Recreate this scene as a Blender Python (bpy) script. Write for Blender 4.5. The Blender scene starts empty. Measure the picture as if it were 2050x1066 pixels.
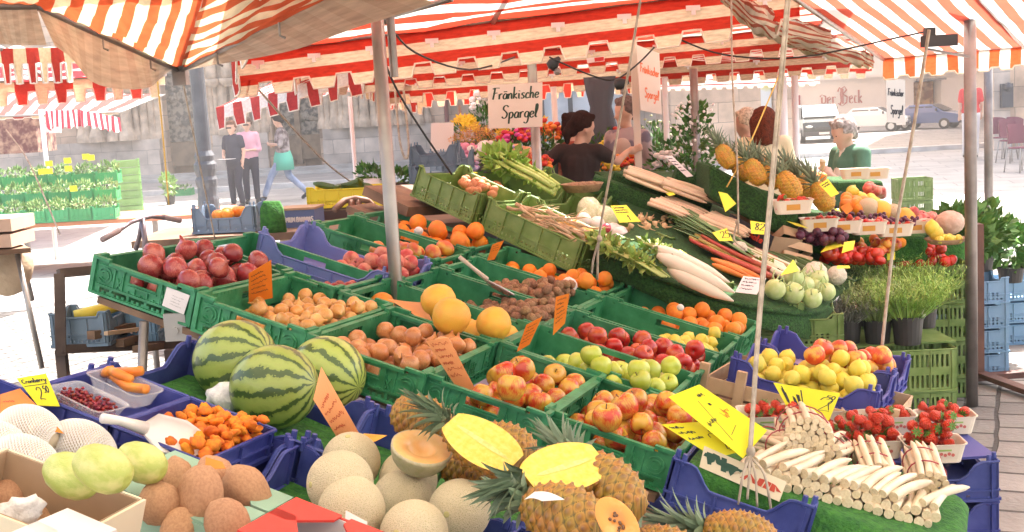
import bpy, bmesh, math, random
import numpy as np
from mathutils import Vector, Matrix, Euler, noise
R=math.radians; PI=math.pi
SC=bpy.context.scene; COL=SC.collection
# ---------------------------------------------------------------- camera
CAMZ=1.9; FPX=2450.0
XR=Vector((0.99834182,-0.00786697,-0.05702392)); YD=Vector((-0.05756403,-0.13643815,-0.98897473)); ZF=Vector((0,0.99061735,-0.13666476))
cam_data=bpy.data.cameras.new('camera'); cam=bpy.data.objects.new('camera',cam_data); COL.objects.link(cam)
cam.matrix_world=Matrix(((XR.x,-YD.x,-ZF.x,0),(XR.y,-YD.y,-ZF.y,0),(XR.z,-YD.z,-ZF.z,CAMZ),(0,0,0,1)))
cam_data.sensor_width=36; cam_data.lens=36*FPX/2050; cam_data.clip_end=2000; cam_data.clip_start=0.05
SC.camera=cam
# ---------------------------------------------------------------- light
SUN_EL=R(58); SUN_AZ=R(38)
w=bpy.data.worlds.new('World'); SC.world=w; w.use_nodes=True
nt=w.node_tree; nt.nodes.clear()
o=nt.nodes.new('ShaderNodeOutputWorld'); b=nt.nodes.new('ShaderNodeBackground'); s=nt.nodes.new('ShaderNodeTexSky')
s.sky_type='NISHITA'; s.sun_disc=False; s.sun_elevation=SUN_EL; s.sun_rotation=SUN_AZ; s.dust_density=6.0; s.ozone_density=0.3; s.air_density=1.0
b.inputs[1].default_value=0.15
nt.links.new(s.outputs[0],b.inputs[0]); nt.links.new(b.outputs[0],o.inputs[0])
sd=bpy.data.lights.new('sun','SUN'); sd.energy=5.0; sd.angle=R(0.5); sd.color=(1,0.97,0.92)
sun=bpy.data.objects.new('sun',sd); COL.objects.link(sun)
sv=Vector((math.sin(SUN_AZ)*math.cos(SUN_EL),math.cos(SUN_AZ)*math.cos(SUN_EL),math.sin(SUN_EL)))
sun.rotation_euler=sv.to_track_quat('Z','Y').to_euler(); sun.location=sv*50
SC.view_settings.view_transform='Standard'; SC.view_settings.look='None'; SC.view_settings.gamma=1; SC.view_settings.exposure=2.15
SC.view_settings.use_curve_mapping=False
SC.render.engine='CYCLES'
SC.cycles.use_denoising=True; SC.cycles.max_bounces=7; SC.cycles.transparent_max_bounces=16; SC.cycles.transmission_bounces=6
SC.cycles.sample_clamp_indirect=6
# ---------------------------------------------------------------- projection helpers (points in the real world, metres)
CAMP=Vector((0,0,CAMZ))
def ray(px,py): return XR*((px-1025)/FPX)+YD*((py-533)/FPX)+ZF
def P(px,py,D): return CAMP+ray(px,py)*D
def gz(px,py,z=0.0):
    r=ray(px,py); return CAMP+r*((z-CAMZ)/r.z)
class Frame:
    def __init__(s,O,u,v,n=None):
        s.O=Vector(O); s.u=Vector(u).normalized(); v=Vector(v); v=(v-s.u*v.dot(s.u)).normalized(); s.v=v; s.n=s.u.cross(v)
    def w(s,a,b,h=0): return s.O+s.u*a+s.v*b+s.n*h
    def D(s,px,py,h=0):
        r=ray(px,py); return (s.O+s.n*h-CAMP).dot(s.n)/r.dot(s.n)
    def at(s,px,py,h=0): return P(px,py,s.D(px,py,h))
    def loc(s,p): q=p-s.O; return q.dot(s.u),q.dot(s.v),q.dot(s.n)
    def st(s,px,py,h=0): a=s.loc(s.at(px,py,h)); return a[0],a[1]
    def M(s,a=0,b=0,h=0,rz=0):
        m=Matrix((s.u,s.v,s.n)).transposed().to_4x4(); m.translation=s.w(a,b,h)
        return m@Matrix.Rotation(rz,4,'Z')
F1=Frame((-1.36395,3.97340,CAMZ-0.44154),(0.89221,-0.34828,-0.28749),(0.35235,0.93504,-0.03927))
F2=Frame((-0.1074,5.9705,1.4254),(0.7627,-0.5367,-0.3608),(0.5495,0.832,-0.0758))
FG=Frame((0,0,0),(1,0,0),(0,1,0))
# ---------------------------------------------------------------- materials
MATS={}
def mat(name,col,rough=0.6,col2=None,nscale=6,mixp=(0.4,0.65),bump=0,bscale=40,spec=0.5,metal=0,rnd=0,trans=0,coat=0,sss=0,alpha=1,emis=None,island=0,transm=0,voro=False,detail=4):
    if name in MATS: return MATS[name]
    m=bpy.data.materials.new(name); m.use_nodes=True; N=m.node_tree.nodes; L=m.node_tree.links
    p=N['Principled BSDF']; out=N['Material Output']
    c=(*col,1)
    src=None
    tc=N.new('ShaderNodeTexCoord')
    if col2 is not None:
        if voro:
            n=N.new('ShaderNodeTexVoronoi'); n.inputs['Scale'].default_value=nscale; n.feature='DISTANCE_TO_EDGE'; fac=n.outputs['Distance']
        else:
            n=N.new('ShaderNodeTexNoise'); n.inputs['Scale'].default_value=nscale; n.inputs['Detail'].default_value=detail; fac=n.outputs['Fac']
        L.new(tc.outputs['Object'],n.inputs['Vector'])
        cr=N.new('ShaderNodeValToRGB'); cr.color_ramp.elements[0].position=mixp[0]; cr.color_ramp.elements[1].position=mixp[1]
        cr.color_ramp.elements[0].color=c; cr.color_ramp.elements[1].color=(*col2,1)
        L.new(fac,cr.inputs[0]); src=cr.outputs[0]
    if rnd or island:
        hs=N.new('ShaderNodeHueSaturation')
        if src: L.new(src,hs.inputs['Color'])
        else: hs.inputs['Color'].default_value=c
        oi=N.new('ShaderNodeObjectInfo') if not island else N.new('ShaderNodeNewGeometry')
        ro=oi.outputs['Random'] if not island else oi.outputs['Random Per Island']
        k=rnd or island
        for inp,lo,hi in (('Value',1-k,1+k),('Hue',0.5-k*0.06,0.5+k*0.06)):
            mr=N.new('ShaderNodeMapRange'); mr.inputs['To Min'].default_value=lo; mr.inputs['To Max'].default_value=hi
            if inp=='Hue':
                mm=N.new('ShaderNodeMath'); mm.operation='FRACT'; mu=N.new('ShaderNodeMath'); mu.operation='MULTIPLY'; mu.inputs[1].default_value=7.31
                L.new(ro,mu.inputs[0]); L.new(mu.outputs[0],mm.inputs[0]); L.new(mm.outputs[0],mr.inputs['Value'])
            else: L.new(ro,mr.inputs['Value'])
            L.new(mr.outputs[0],hs.inputs[inp])
        src=hs.outputs[0]
    if src: L.new(src,p.inputs['Base Color'])
    else: p.inputs['Base Color'].default_value=c
    p.inputs['Roughness'].default_value=rough; p.inputs['Metallic'].default_value=metal
    p.inputs['Specular IOR Level'].default_value=spec; p.inputs['Coat Weight'].default_value=coat; p.inputs['Coat Roughness'].default_value=0.12
    if sss: p.inputs['Subsurface Weight'].default_value=sss; p.inputs['Subsurface Radius'].default_value=(0.012,0.006,0.003); p.inputs['Subsurface Scale'].default_value=1
    if transm: p.inputs['Transmission Weight'].default_value=transm
    if alpha<1: p.inputs['Alpha'].default_value=alpha
    if emis: p.inputs['Emission Color'].default_value=(*emis[0],1); p.inputs['Emission Strength'].default_value=emis[1]
    if bump:
        n2=N.new('ShaderNodeTexNoise'); n2.inputs['Scale'].default_value=bscale; n2.inputs['Detail'].default_value=3
        L.new(tc.outputs['Object'],n2.inputs['Vector']); bp=N.new('ShaderNodeBump'); bp.inputs['Strength'].default_value=bump; bp.inputs['Distance'].default_value=0.01
        L.new(n2.outputs['Fac'],bp.inputs['Height']); L.new(bp.outputs[0],p.inputs['Normal'])
    if trans:
        t=N.new('ShaderNodeBsdfTranslucent'); mx=N.new('ShaderNodeMixShader'); mx.inputs[0].default_value=trans
        if src: L.new(src,t.inputs['Color'])
        else: t.inputs['Color'].default_value=c
        L.new(p.outputs[0],mx.inputs[1]); L.new(t.outputs[0],mx.inputs[2]); L.new(mx.outputs[0],out.inputs['Surface'])
    MATS[name]=m; return m
def cloth_mat(name,c1,c2,count,axis='X',trans=0.5,duty=0.5,dirt=0.25):
    """striped awning cloth; stripes follow the UV of the sewn panel"""
    if name in MATS: return MATS[name]
    m=bpy.data.materials.new(name); m.use_nodes=True; N=m.node_tree.nodes; L=m.node_tree.links
    p=N['Principled BSDF']; out=N['Material Output']
    uv=N.new('ShaderNodeUVMap'); sp=N.new('ShaderNodeSeparateXYZ'); L.new(uv.outputs[0],sp.inputs[0])
    nz=N.new('ShaderNodeTexNoise'); nz.inputs['Scale'].default_value=3; L.new(uv.outputs[0],nz.inputs['Vector'])
    mu=N.new('ShaderNodeMath'); mu.operation='MULTIPLY'; mu.inputs[1].default_value=count; L.new(sp.outputs[axis],mu.inputs[0])
    fr=N.new('ShaderNodeMath'); fr.operation='FRACT'; L.new(mu.outputs[0],fr.inputs[0])
    gt=N.new('ShaderNodeMath'); gt.operation='GREATER_THAN'; gt.inputs[1].default_value=duty; L.new(fr.outputs[0],gt.inputs[0])
    mx=N.new('ShaderNodeMixRGB'); mx.inputs[1].default_value=(*c1,1); mx.inputs[2].default_value=(*c2,1); L.new(gt.outputs[0],mx.inputs[0])
    n2=N.new('ShaderNodeTexNoise'); n2.inputs['Scale'].default_value=9; n2.inputs['Detail'].default_value=6; L.new(uv.outputs[0],n2.inputs['Vector'])
    mr=N.new('ShaderNodeMapRange'); mr.inputs['From Min'].default_value=0.35; mr.inputs['From Max'].default_value=0.7; mr.inputs['To Min'].default_value=1; mr.inputs['To Max'].default_value=1-dirt; L.new(n2.outputs['Fac'],mr.inputs['Value'])
    ml=N.new('ShaderNodeMixRGB'); ml.blend_type='MULTIPLY'; ml.inputs[0].default_value=1; L.new(mx.outputs[0],ml.inputs[1]); L.new(mr.outputs[0],ml.inputs[2])
    L.new(ml.outputs[0],p.inputs['Base Color']); p.inputs['Roughness'].default_value=0.8; p.inputs['Specular IOR Level'].default_value=0.2
    t=N.new('ShaderNodeBsdfTranslucent'); L.new(ml.outputs[0],t.inputs['Color'])
    ms=N.new('ShaderNodeMixShader'); ms.inputs[0].default_value=trans; L.new(p.outputs[0],ms.inputs[1]); L.new(t.outputs[0],ms.inputs[2]); L.new(ms.outputs[0],out.inputs['Surface'])
    bp=N.new('ShaderNodeBump'); bp.inputs['Strength'].default_value=0.25; bp.inputs['Distance'].default_value=0.02; L.new(n2.outputs['Fac'],bp.inputs['Height']); L.new(bp.outputs[0],p.inputs['Normal'])
    MATS[name]=m; return m
# ---------------------------------------------------------------- objects
def T(o,label=None,cat=None,group=None,kind=None):
    if label: o['label']=label
    if cat: o['category']=cat
    if group: o['group']=group
    if kind: o['kind']=kind
    return o
def empty(name,M=None,label=None,cat=None,group=None):
    o=bpy.data.objects.new(name,None); COL.objects.link(o); o.empty_display_size=0.1
    if M is not None: o.matrix_world=M if isinstance(M,Matrix) else Matrix.Translation(Vector(M))
    return T(o,label,cat,group)
class MB:
    def __init__(s): s.v=[]; s.f=[]; s.m=[]; s.uv=[]; s.cur=0; s.hasuv=False
    def add(s,vs,fs,uvs=None):
        k=len(s.v); s.v+= [tuple(q) for q in vs]
        for i,f in enumerate(fs):
            s.f.append(tuple(a+k for a in f)); s.m.append(s.cur)
            if uvs is not None: s.hasuv=True; s.uv.append(uvs[i])
            else: s.uv.append(None)
        return s
    def box(s,c,d,M=None,rz=0):
        hx,hy,hz=d[0]/2,d[1]/2,d[2]/2; vs=[Vector((x,y,z)) for x in(-hx,hx) for y in(-hy,hy) for z in(-hz,hz)]
        if rz: 
            r=Matrix.Rotation(rz,3,'Z'); vs=[r@q for q in vs]
        vs=[q+Vector(c) for q in vs]
        if M is not None: vs=[M@q for q in vs]
        return s.add(vs,[(0,1,3,2),(4,6,7,5),(0,4,5,1),(2,3,7,6),(0,2,6,4),(1,5,7,3)])
    def bar(s,a,b,wd,ht=None,up=(0,0,1)):
        a=Vector(a);b=Vector(b);d=(b-a); l=d.length; d.normalize(); ht=ht or wd
        x=d.cross(Vector(up)); 
        if x.length<1e-4: x=d.cross(Vector((0,1,0)))
        x.normalize(); y=x.cross(d)
        vs=[p+x*(i*wd/2)+y*(j*ht/2) for p in(a,b) for i in(-1,1) for j in(-1,1)]
        return s.add(vs,[(0,1,3,2),(4,6,7,5),(0,4,5,1),(2,3,7,6),(0,2,6,4),(1,5,7,3)])
    def tube(s,pts,rad,n=8,cap=True):
        pts=[Vector(q) for q in pts]; m=len(pts)
        if not hasattr(rad,'__len__'): rad=[rad]*m
        vs=[];prev=None
        for i,q in enumerate(pts):
            d=(pts[min(i+1,m-1)]-pts[max(i-1,0)])
            if d.length<1e-9: d=Vector((0,0,1))
            d.normalize()
            if prev is None: x=d.orthogonal().normalized()
            else:
                x=prev-d*prev.dot(d)
                x=x.normalized() if x.length>1e-6 else d.orthogonal().normalized()
            prev=x; y=d.cross(x)
            for k in range(n):
                a=2*PI*k/n; vs.append(q+(x*math.cos(a)+y*math.sin(a))*rad[i])
        fs=[(i*n+k,i*n+(k+1)%n,(i+1)*n+(k+1)%n,(i+1)*n+k) for i in range(m-1) for k in range(n)]
        if cap: fs.append(tuple(range(n-1,-1,-1))); fs.append(tuple((m-1)*n+k for k in range(n)))
        return s.add(vs,fs)
    def lathe(s,prof,n=20,M=None,sx=1,sy=1,fn=None):
        """prof: (r,z) from bottom to top; r=0 ends closed"""
        vs=[];fs=[];rings=[]
        for r,z in prof:
            if r<1e-6: rings.append([len(vs)]); vs.append(Vector((0,0,z)))
            else:
                rings.append(list(range(len(vs),len(vs)+n)))
                for k in range(n):
                    a=2*PI*k/n; vs.append(Vector((r*math.cos(a)*sx,r*math.sin(a)*sy,z)))
        for A,B in zip(rings[:-1],rings[1:]):
            for k in range(n):
                k2=(k+1)%n
                if len(A)==1 and len(B)==1: continue
                if len(A)==1: fs.append((A[0],B[k2],B[k]))
                elif len(B)==1: fs.append((A[k],A[k2],B[0]))
                else: fs.append((A[k],A[k2],B[k2],B[k]))
        if fn: vs=[fn(q) for q in vs]
        if M is not None: vs=[M@q for q in vs]
        return s.add(vs,fs)
    def ball(s,c,r,n=12,m=8,sc=(1,1,1),rot=None,fn=None):
        M=Matrix.Translation(Vector(c))@(rot.to_matrix().to_4x4() if rot is not None else Matrix())@Matrix.Diagonal((sc[0],sc[1],sc[2],1))
        pr=[(r*math.sin(PI*i/m),-r*math.cos(PI*i/m)) for i in range(m+1)]; pr[0]=(0,-r); pr[-1]=(0,r)
        return s.lathe(pr,n,M,fn=fn)
    def cap(s,a,b,ra,rb,n=12):
        """closed tapered capsule"""
        a=Vector(a);b=Vector(b);d=b-a;l=d.length
        if l<1e-6: return s.ball(a,ra,n,8)
        q=d.to_track_quat('Z','Y').to_matrix().to_4x4(); M=Matrix.Translation(a)@q
        pr=[(0,-ra)]+[(ra*math.sin(t),-ra*math.cos(t)) for t in (PI/8,PI/4,3*PI/8)]+[(ra,0),(rb,l)]+[(rb*math.sin(t),l-rb*math.cos(t)) for t in (5*PI/8,3*PI/4,7*PI/8)]+[(0,l+rb)]
        return s.lathe(pr,n,M)
    def prism(s,poly,h,M=None):
        n=len(poly); vs=[Vector((x,y,0)) for x,y in poly]+[Vector((x,y,h)) for x,y in poly]
        if M is not None: vs=[M@q for q in vs]
        return s.add(vs,[tuple(range(n-1,-1,-1)),tuple(range(n,2*n))]+[(i,(i+1)%n,n+(i+1)%n,n+i) for i in range(n)])
    def mesh(s,name,mats,smooth=False):
        me=bpy.data.meshes.new(name); me.from_pydata(s.v,[],s.f)
        for m in (mats if isinstance(mats,(list,tuple)) else [mats]): me.materials.append(m)
        me.polygons.foreach_set('material_index',s.m)
        if smooth: me.polygons.foreach_set('use_smooth',[True]*len(s.f))
        if s.hasuv:
            ul=me.uv_layers.new(name='UVMap'); i=0
            for fi,f in enumerate(s.f):
                u=s.uv[fi]
                for k in range(len(f)):
                    if u is not None: ul.data[i].uv=u[k]
                    i+=1
        me.update(); return me
    def build(s,name,mats,parent=None,smooth=False,M=None):
        o=bpy.data.objects.new(name,s.mesh(name,mats,smooth)); COL.objects.link(o)
        if parent is not None: o.parent=parent
        if M is not None:
            if parent is None: o.matrix_world=M
            else: o.matrix_local=M
        return o
def proto(name,me,children=()):
    """an unlinked prototype: (name, mesh or None, [(name, mesh, [subchildren])])"""
    return (name,me,list(children))
def inst(pr,M,label=None,cat=None,group=None,parent=None):
    name,me,ch=pr
    o=bpy.data.objects.new(name,me); COL.objects.link(o)
    if parent is not None: o.parent=parent; o.matrix_local=M
    else: o.matrix_world=M
    T(o,label,cat,group)
    for c in ch: inst(c,Matrix(),parent=o)
    return o
def rrot(rng,tilt=PI):
    return Euler((rng.uniform(-tilt,tilt),rng.uniform(-tilt,tilt),rng.uniform(0,2*PI))).to_matrix().to_4x4()
def TRS(p,rot=None,s=1):
    m=Matrix.Translation(Vector(p))
    if rot is not None: m=m@rot
    return m@(Matrix.Scale(s,4) if not hasattr(s,'__len__') else Matrix.Diagonal((*s,1)))
def heap(rng,x0,x1,y0,y1,floor,r,n,tries=30,spread=0.06,profile=None):
    """drop n balls of radius r into a box, each where it comes to lie lowest; returns centres"""
    pts=np.zeros((0,3)); out=[]
    for i in range(n):
        rr=r*rng.uniform(1-spread,1+spread); best=None
        for k in range(tries):
            x=rng.uniform(x0+rr,x1-rr); y=rng.uniform(y0+rr,y1-rr); z=floor+rr
            if len(out):
                d2=(pts[:,0]-x)**2+(pts[:,1]-y)**2; q=(rr+r)**2*0.93-d2; ok=q>0
                if ok.any(): z=max(z,(pts[ok,2]+np.sqrt(q[ok])).max())
            if profile: zz=z-profile(x,y)
            else: zz=z
            if best is None or zz<best[0]: best=(zz,x,y,z,rr)
        out.append((best[1],best[2],best[3],best[4])); pts=np.vstack([pts,[best[1],best[2],best[3]]])
    return out
def remesh(mb,name,mats,vox=0.012,smooth=4):
    """one continuous surface from overlapping closed shapes"""
    me=mb.mesh(name+'_src',mats[0] if isinstance(mats,(list,tuple)) else mats)
    o=bpy.data.objects.new('tmp',me); COL.objects.link(o)
    md=o.modifiers.new('r','REMESH'); md.mode='VOXEL'; md.voxel_size=vox
    if smooth: ms=o.modifiers.new('s','SMOOTH'); ms.iterations=smooth; ms.factor=0.5
    dg=bpy.context.evaluated_depsgraph_get(); ev=o.evaluated_get(dg)
    m2=bpy.data.meshes.new_from_object(ev,depsgraph=dg); m2.name=name
    bpy.data.objects.remove(o); bpy.data.meshes.remove(me)
    m2.polygons.foreach_set('use_smooth',[True]*len(m2.polygons))
    return m2
def link(name,me,parent=None,M=None):
    o=bpy.data.objects.new(name,me); COL.objects.link(o)
    if parent is not None: o.parent=parent
    if M is not None:
        if parent is None: o.matrix_world=M
        else: o.matrix_local=M
    return o
# ---------------------------------------------------------------- stroke lettering
G={ # glyphs: list of polylines, x 0..w, y 0..1 (descender < 0)
'F':(.62,[[(.12,0),(.2,.5),(.25,.95)],[(.02,.88),(.25,.97),(.7,.95)],[(.1,.52),(.52,.55)]]),
'r':(.42,[[(.1,.45),(.12,.0)],[(.12,.3),(.25,.46),(.4,.42)]]),
'a':(.5,[[(.42,.4),(.25,.46),(.1,.3),(.1,.1),(.22,.0),(.38,.12),(.42,.42),(.42,.08),(.52,.02)]]),
'n':(.5,[[(.08,.45),(.1,0)],[(.1,.28),(.25,.46),(.38,.38),(.4,.05),(.5,.02)]]),
'k':(.5,[[(.1,1),(.1,0)],[(.4,.45),(.12,.22),(.3,.12),(.45,0)]]),
'i':(.28,[[(.1,.44),(.12,.04),(.22,.02)],[(.11,.6),(.13,.66)]]),
's':(.42,[[(.38,.42),(.2,.46),(.12,.34),(.3,.2),(.32,.06),(.16,0),(.04,.06)]]),
'c':(.42,[[(.38,.38),(.24,.46),(.1,.3),(.1,.1),(.22,0),(.4,.08)]]),
'h':(.5,[[(.1,1),(.1,0)],[(.1,.28),(.25,.46),(.38,.36),(.38,.04),(.48,.02)]]),
'e':(.45,[[(.1,.22),(.38,.28),(.34,.44),(.2,.46),(.08,.26),(.12,.06),(.26,0),(.42,.1)]]),
'S':(.62,[[(.58,.84),(.42,.98),(.2,.92),(.14,.7),(.34,.52),(.5,.34),(.42,.08),(.2,.0),(.04,.14)]]),
'p':(.5,[[(.1,.44),(.1,-.42)],[(.1,.34),(.28,.46),(.42,.3),(.36,.08),(.22,0),(.1,.08)]]),
'g':(.5,[[(.42,.4),(.25,.46),(.1,.3),(.14,.08),(.3,.04),(.42,.2),(.44,.44),(.42,-.2),(.26,-.42),(.04,-.32)]]),
'l':(.3,[[(.08,.1),(.26,.6),(.26,.95),(.14,.96),(.12,.5),(.16,.06),(.3,.04)]]),
'2':(.6,[[(.1,.75),(.2,.94),(.42,.96),(.52,.76),(.4,.45),(.08,.04),(.3,.08),(.6,.02)]]),
'5':(.5,[[(.48,.95),(.16,.93),(.12,.58),(.34,.6),(.44,.36),(.34,.06),(.06,.04)]]),
'0':(.5,[[(.26,.95),(.1,.7),(.1,.25),(.26,.02),(.42,.25),(.42,.7),(.26,.95)]]),
'1':(.4,[[(.1,.7),(.28,.95),(.26,0)]]),'8':(.5,[[(.26,.5),(.1,.72),(.26,.96),(.42,.74),(.26,.5),(.08,.24),(.26,.0),(.44,.24),(.26,.5)]]),
'B':(.6,[[(.1,0),(.12,.95)],[(.1,.93),(.42,.92),(.46,.66),(.14,.52),(.5,.46),(.52,.12),(.1,.02)]]),
'D':(.62,[[(.12,0),(.12,.94)],[(.08,.93),(.4,.9),(.56,.5),(.4,.06),(.08,.02)]]),
'C':(.6,[[(.54,.8),(.36,.95),(.14,.75),(.1,.3),(.3,.02),(.54,.14)]]),
'b':(.5,[[(.1,1),(.1,0)],[(.1,.34),(.28,.46),(.42,.26),(.32,.02),(.1,.04)]]),
'y':(.5,[[(.08,.44),(.14,.12),(.36,.1)],[(.42,.44),(.34,-.3),(.1,-.36)]]),
't':(.4,[[(.16,.85),(.16,.08),(.32,.02)],[(.02,.46),(.34,.48)]]),'o':(.5,[[(.26,.46),(.08,.26),(.24,.0),(.44,.22),(.26,.46)]]),
'm':(.7,[[(.06,.45),(.08,0)],[(.08,.28),(.2,.46),(.32,.36),(.33,0)],[(.33,.28),(.46,.46),(.58,.36),(.6,.02)]]),
'T':(.6,[[(.3,.95),(.3,0)],[(.02,.92),(.6,.96)]]),'K':(.6,[[(.12,.95),(.12,0)],[(.52,.95),(.14,.45),(.54,0)]]),
'd':(.5,[[(.42,1),(.42,.04)],[(.42,.4),(.24,.46),(.08,.24),(.22,0),(.42,.12)]]),
'u':(.5,[[(.08,.44),(.1,.1),(.26,0),(.4,.12),(.42,.44),(.44,.02)]]),
'.':(.2,[[(.06,0),(.12,.04)]]),',':(.2,[[(.1,.06),(.04,-.12)]]),'-':(.4,[[(.04,.28),(.36,.3)]]),' ':(.3,[]),
'M':(.8,[[(.08,0),(.14,.95),(.38,.3),(.62,.95),(.7,0)]]),'E':(.55,[[(.5,.93),(.12,.93),(.12,.02),(.52,.02)],[(.12,.5),(.44,.5)]]),
'I':(.26,[[(.12,.95),(.12,0)]]),'U':(.62,[[(.1,.95),(.12,.2),(.3,0),(.5,.2),(.52,.95)]]),'A':(.64,[[(.04,0),(.3,.96),(.58,0)],[(.14,.36),(.48,.36)]]),
'N':(.64,[[(.1,0),(.1,.95),(.52,0),(.52,.95)]]),'P':(.55,[[(.1,0),(.1,.95),(.44,.9),(.46,.56),(.1,.46)]]),'R':(.6,[[(.1,0),(.1,.95),(.44,.9),(.46,.58),(.1,.48),(.54,0)]]),
'G':(.62,[[(.54,.8),(.34,.95),(.1,.6),(.12,.2),(.34,.02),(.54,.2),(.54,.45),(.34,.45)]]),'H':(.62,[[(.1,.95),(.1,0)],[(.52,.95),(.52,0)],[(.1,.5),(.52,.5)]]),
'L':(.5,[[(.1,.95),(.1,.02),(.5,.02)]]),'O':(.64,[[(.3,.95),(.08,.6),(.1,.25),(.3,.02),(.52,.25),(.54,.65),(.3,.95)]]),'v':(.5,[[(.06,.44),(.24,0),(.42,.46)]]),'z':(.45,[[(.06,.42),(.38,.42),(.06,.02),(.4,.02)]]),
}
def smoothline(pl,k=4):
    if len(pl)<3: return pl
    out=[]
    for i in range(len(pl)-1):
        p0=pl[max(i-1,0)];p1=pl[i];p2=pl[i+1];p3=pl[min(i+2,len(pl)-1)]
        for j in range(k):
            t=j/k
            out.append(tuple(0.5*((2*p1[a])+(-p0[a]+p2[a])*t+(2*p0[a]-5*p1[a]+4*p2[a]-p3[a])*t*t+(-p0[a]+3*p1[a]-3*p2[a]+p3[a])*t**3) for a in(0,1)))
    out.append(pl[-1]); return out
def text_strokes(txt,x,y,h,slant=0.12,sp=1.0,rot=0,fit=None):
    """list of polylines in card units; h = cap height; fit = wanted total width"""
    tot=sum(G.get(c,G['n'])[0] if c!='\u00e4' else .5 for c in txt)*h*sp
    kx=(fit/tot) if fit else 1
    out=[];cx=0;ca,sa=math.cos(rot),math.sin(rot)
    for ch in txt:
        g='a' if ch=='\u00e4' else ch
        wd,ls=G.get(g,G['n'])
        ls=list(ls)
        if ch=='\u00e4': ls+= [[(.16,.58),(.17,.66)],[(.34,.58),(.35,.66)]]
        for l in ls:
            q=[]
            for a,b in smoothline(l,3):
                X=(cx+(a+b*slant)*h*sp)*kx; Y=b*h; q.append((x+X*ca-Y*sa,y+X*sa+Y*ca))
            out.append(q)
        cx+=wd*h*sp
    return out
def scribble(rng,x0,x1,y,h,n=9):
    l=[];k=n*3
    for i in range(k+1):
        l.append((x0+(x1-x0)*i/k,y+h*rng.uniform(-.5,.5)+h*.25*math.sin(i*2.1)))
    return smoothline(l,2)
def ribbons(strokes,width,mapf,var=0.35):
    """flat ink ribbons; mapf(x,y)->(point, normal-offset point)"""
    mb=MB()
    for k,l in enumerate(strokes):
        if len(l)<2: continue
        vs=[]
        for i,(x,y) in enumerate(l):
            a=l[max(i-1,0)];b=l[min(i+1,len(l)-1)]; dx,dy=b[0]-a[0],b[1]-a[1]; d=math.hypot(dx,dy) or 1
            wv=width*(1+var*(abs(dy)/d-0.5)*2)/2
            vs.append(mapf(x-dy/d*wv,y+dx/d*wv)); vs.append(mapf(x+dy/d*wv,y-dx/d*wv))
        mb.add(vs,[(2*i,2*i+1,2*i+3,2*i+2) for i in range(len(l)-1)])
    return mb
INK=mat('ink_black',(0.02,0.022,0.03),0.6); INKG=mat('ink_green',(0.008,0.06,0.035),0.6); INKR=mat('ink_red',(0.5,0.05,0.02),0.6); INKO=mat('ink_orange',(0.8,0.2,0.08),0.6); INKW=mat('ink_white',(0.75,0.72,0.65),0.7)
def card(name,cs,m,strokes,label,cat,width=0.03,ink=None,curl=0.0,thick=0.001,group=None,wm=None):
    """a card from its four corner points (bottom-left, bottom-right, top-right, top-left as read), with lettering in unit card coords"""
    a,b,c,d=[Vector(q) for q in cs]; n=((b-a).cross(d-a)).normalized(); o=(a+b+c+d)/4
    asp=(d-a).length/(b-a).length
    def S(x,y): return (a*(1-x)+b*x)*(1-y)+(d*(1-x)+c*x)*y+n*(curl*math.sin(PI*x)*(0.6+0.4*math.sin(2.5*y)))-o
    mb=MB();K=8
    for sg in (0,1):
        off=-n*thick*(1-sg)
        vs=[S(i/K,j/K)+off for j in range(K+1) for i in range(K+1)]
        fs=[(j*(K+1)+i,j*(K+1)+i+1,(j+1)*(K+1)+i+1,(j+1)*(K+1)+i) for j in range(K) for i in range(K)]
        if not sg: fs=[f[::-1] for f in fs]
        mb.add(vs,fs)
    # rim
    q=(K+1)*(K+1); edge=[i for i in range(K+1)]+[j*(K+1)+K for j in range(1,K+1)]+[K*(K+1)+i for i in range(K-1,-1,-1)]+[j*(K+1) for j in range(K-1,0,-1)]
    mb.f+=[(edge[i],edge[(i+1)%len(edge)],edge[(i+1)%len(edge)]+q,edge[i]+q) for i in range(len(edge))]; mb.m+=[0]*len(edge); mb.uv+=[None]*len(edge)
    ob=mb.build(name,m,M=Matrix.Translation(o)); T(ob,label,cat,group)
    if strokes:
        inks=strokes if isinstance(strokes,dict) else {ink or INK:strokes}
        for mk,st in inks.items():
            rb=ribbons([[(x,y) for x,y in l] for l in st],width,lambda x,y:S(x,y)+n*0.0012)
            rb.build('lettering',mk,ob)
    return ob
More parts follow.
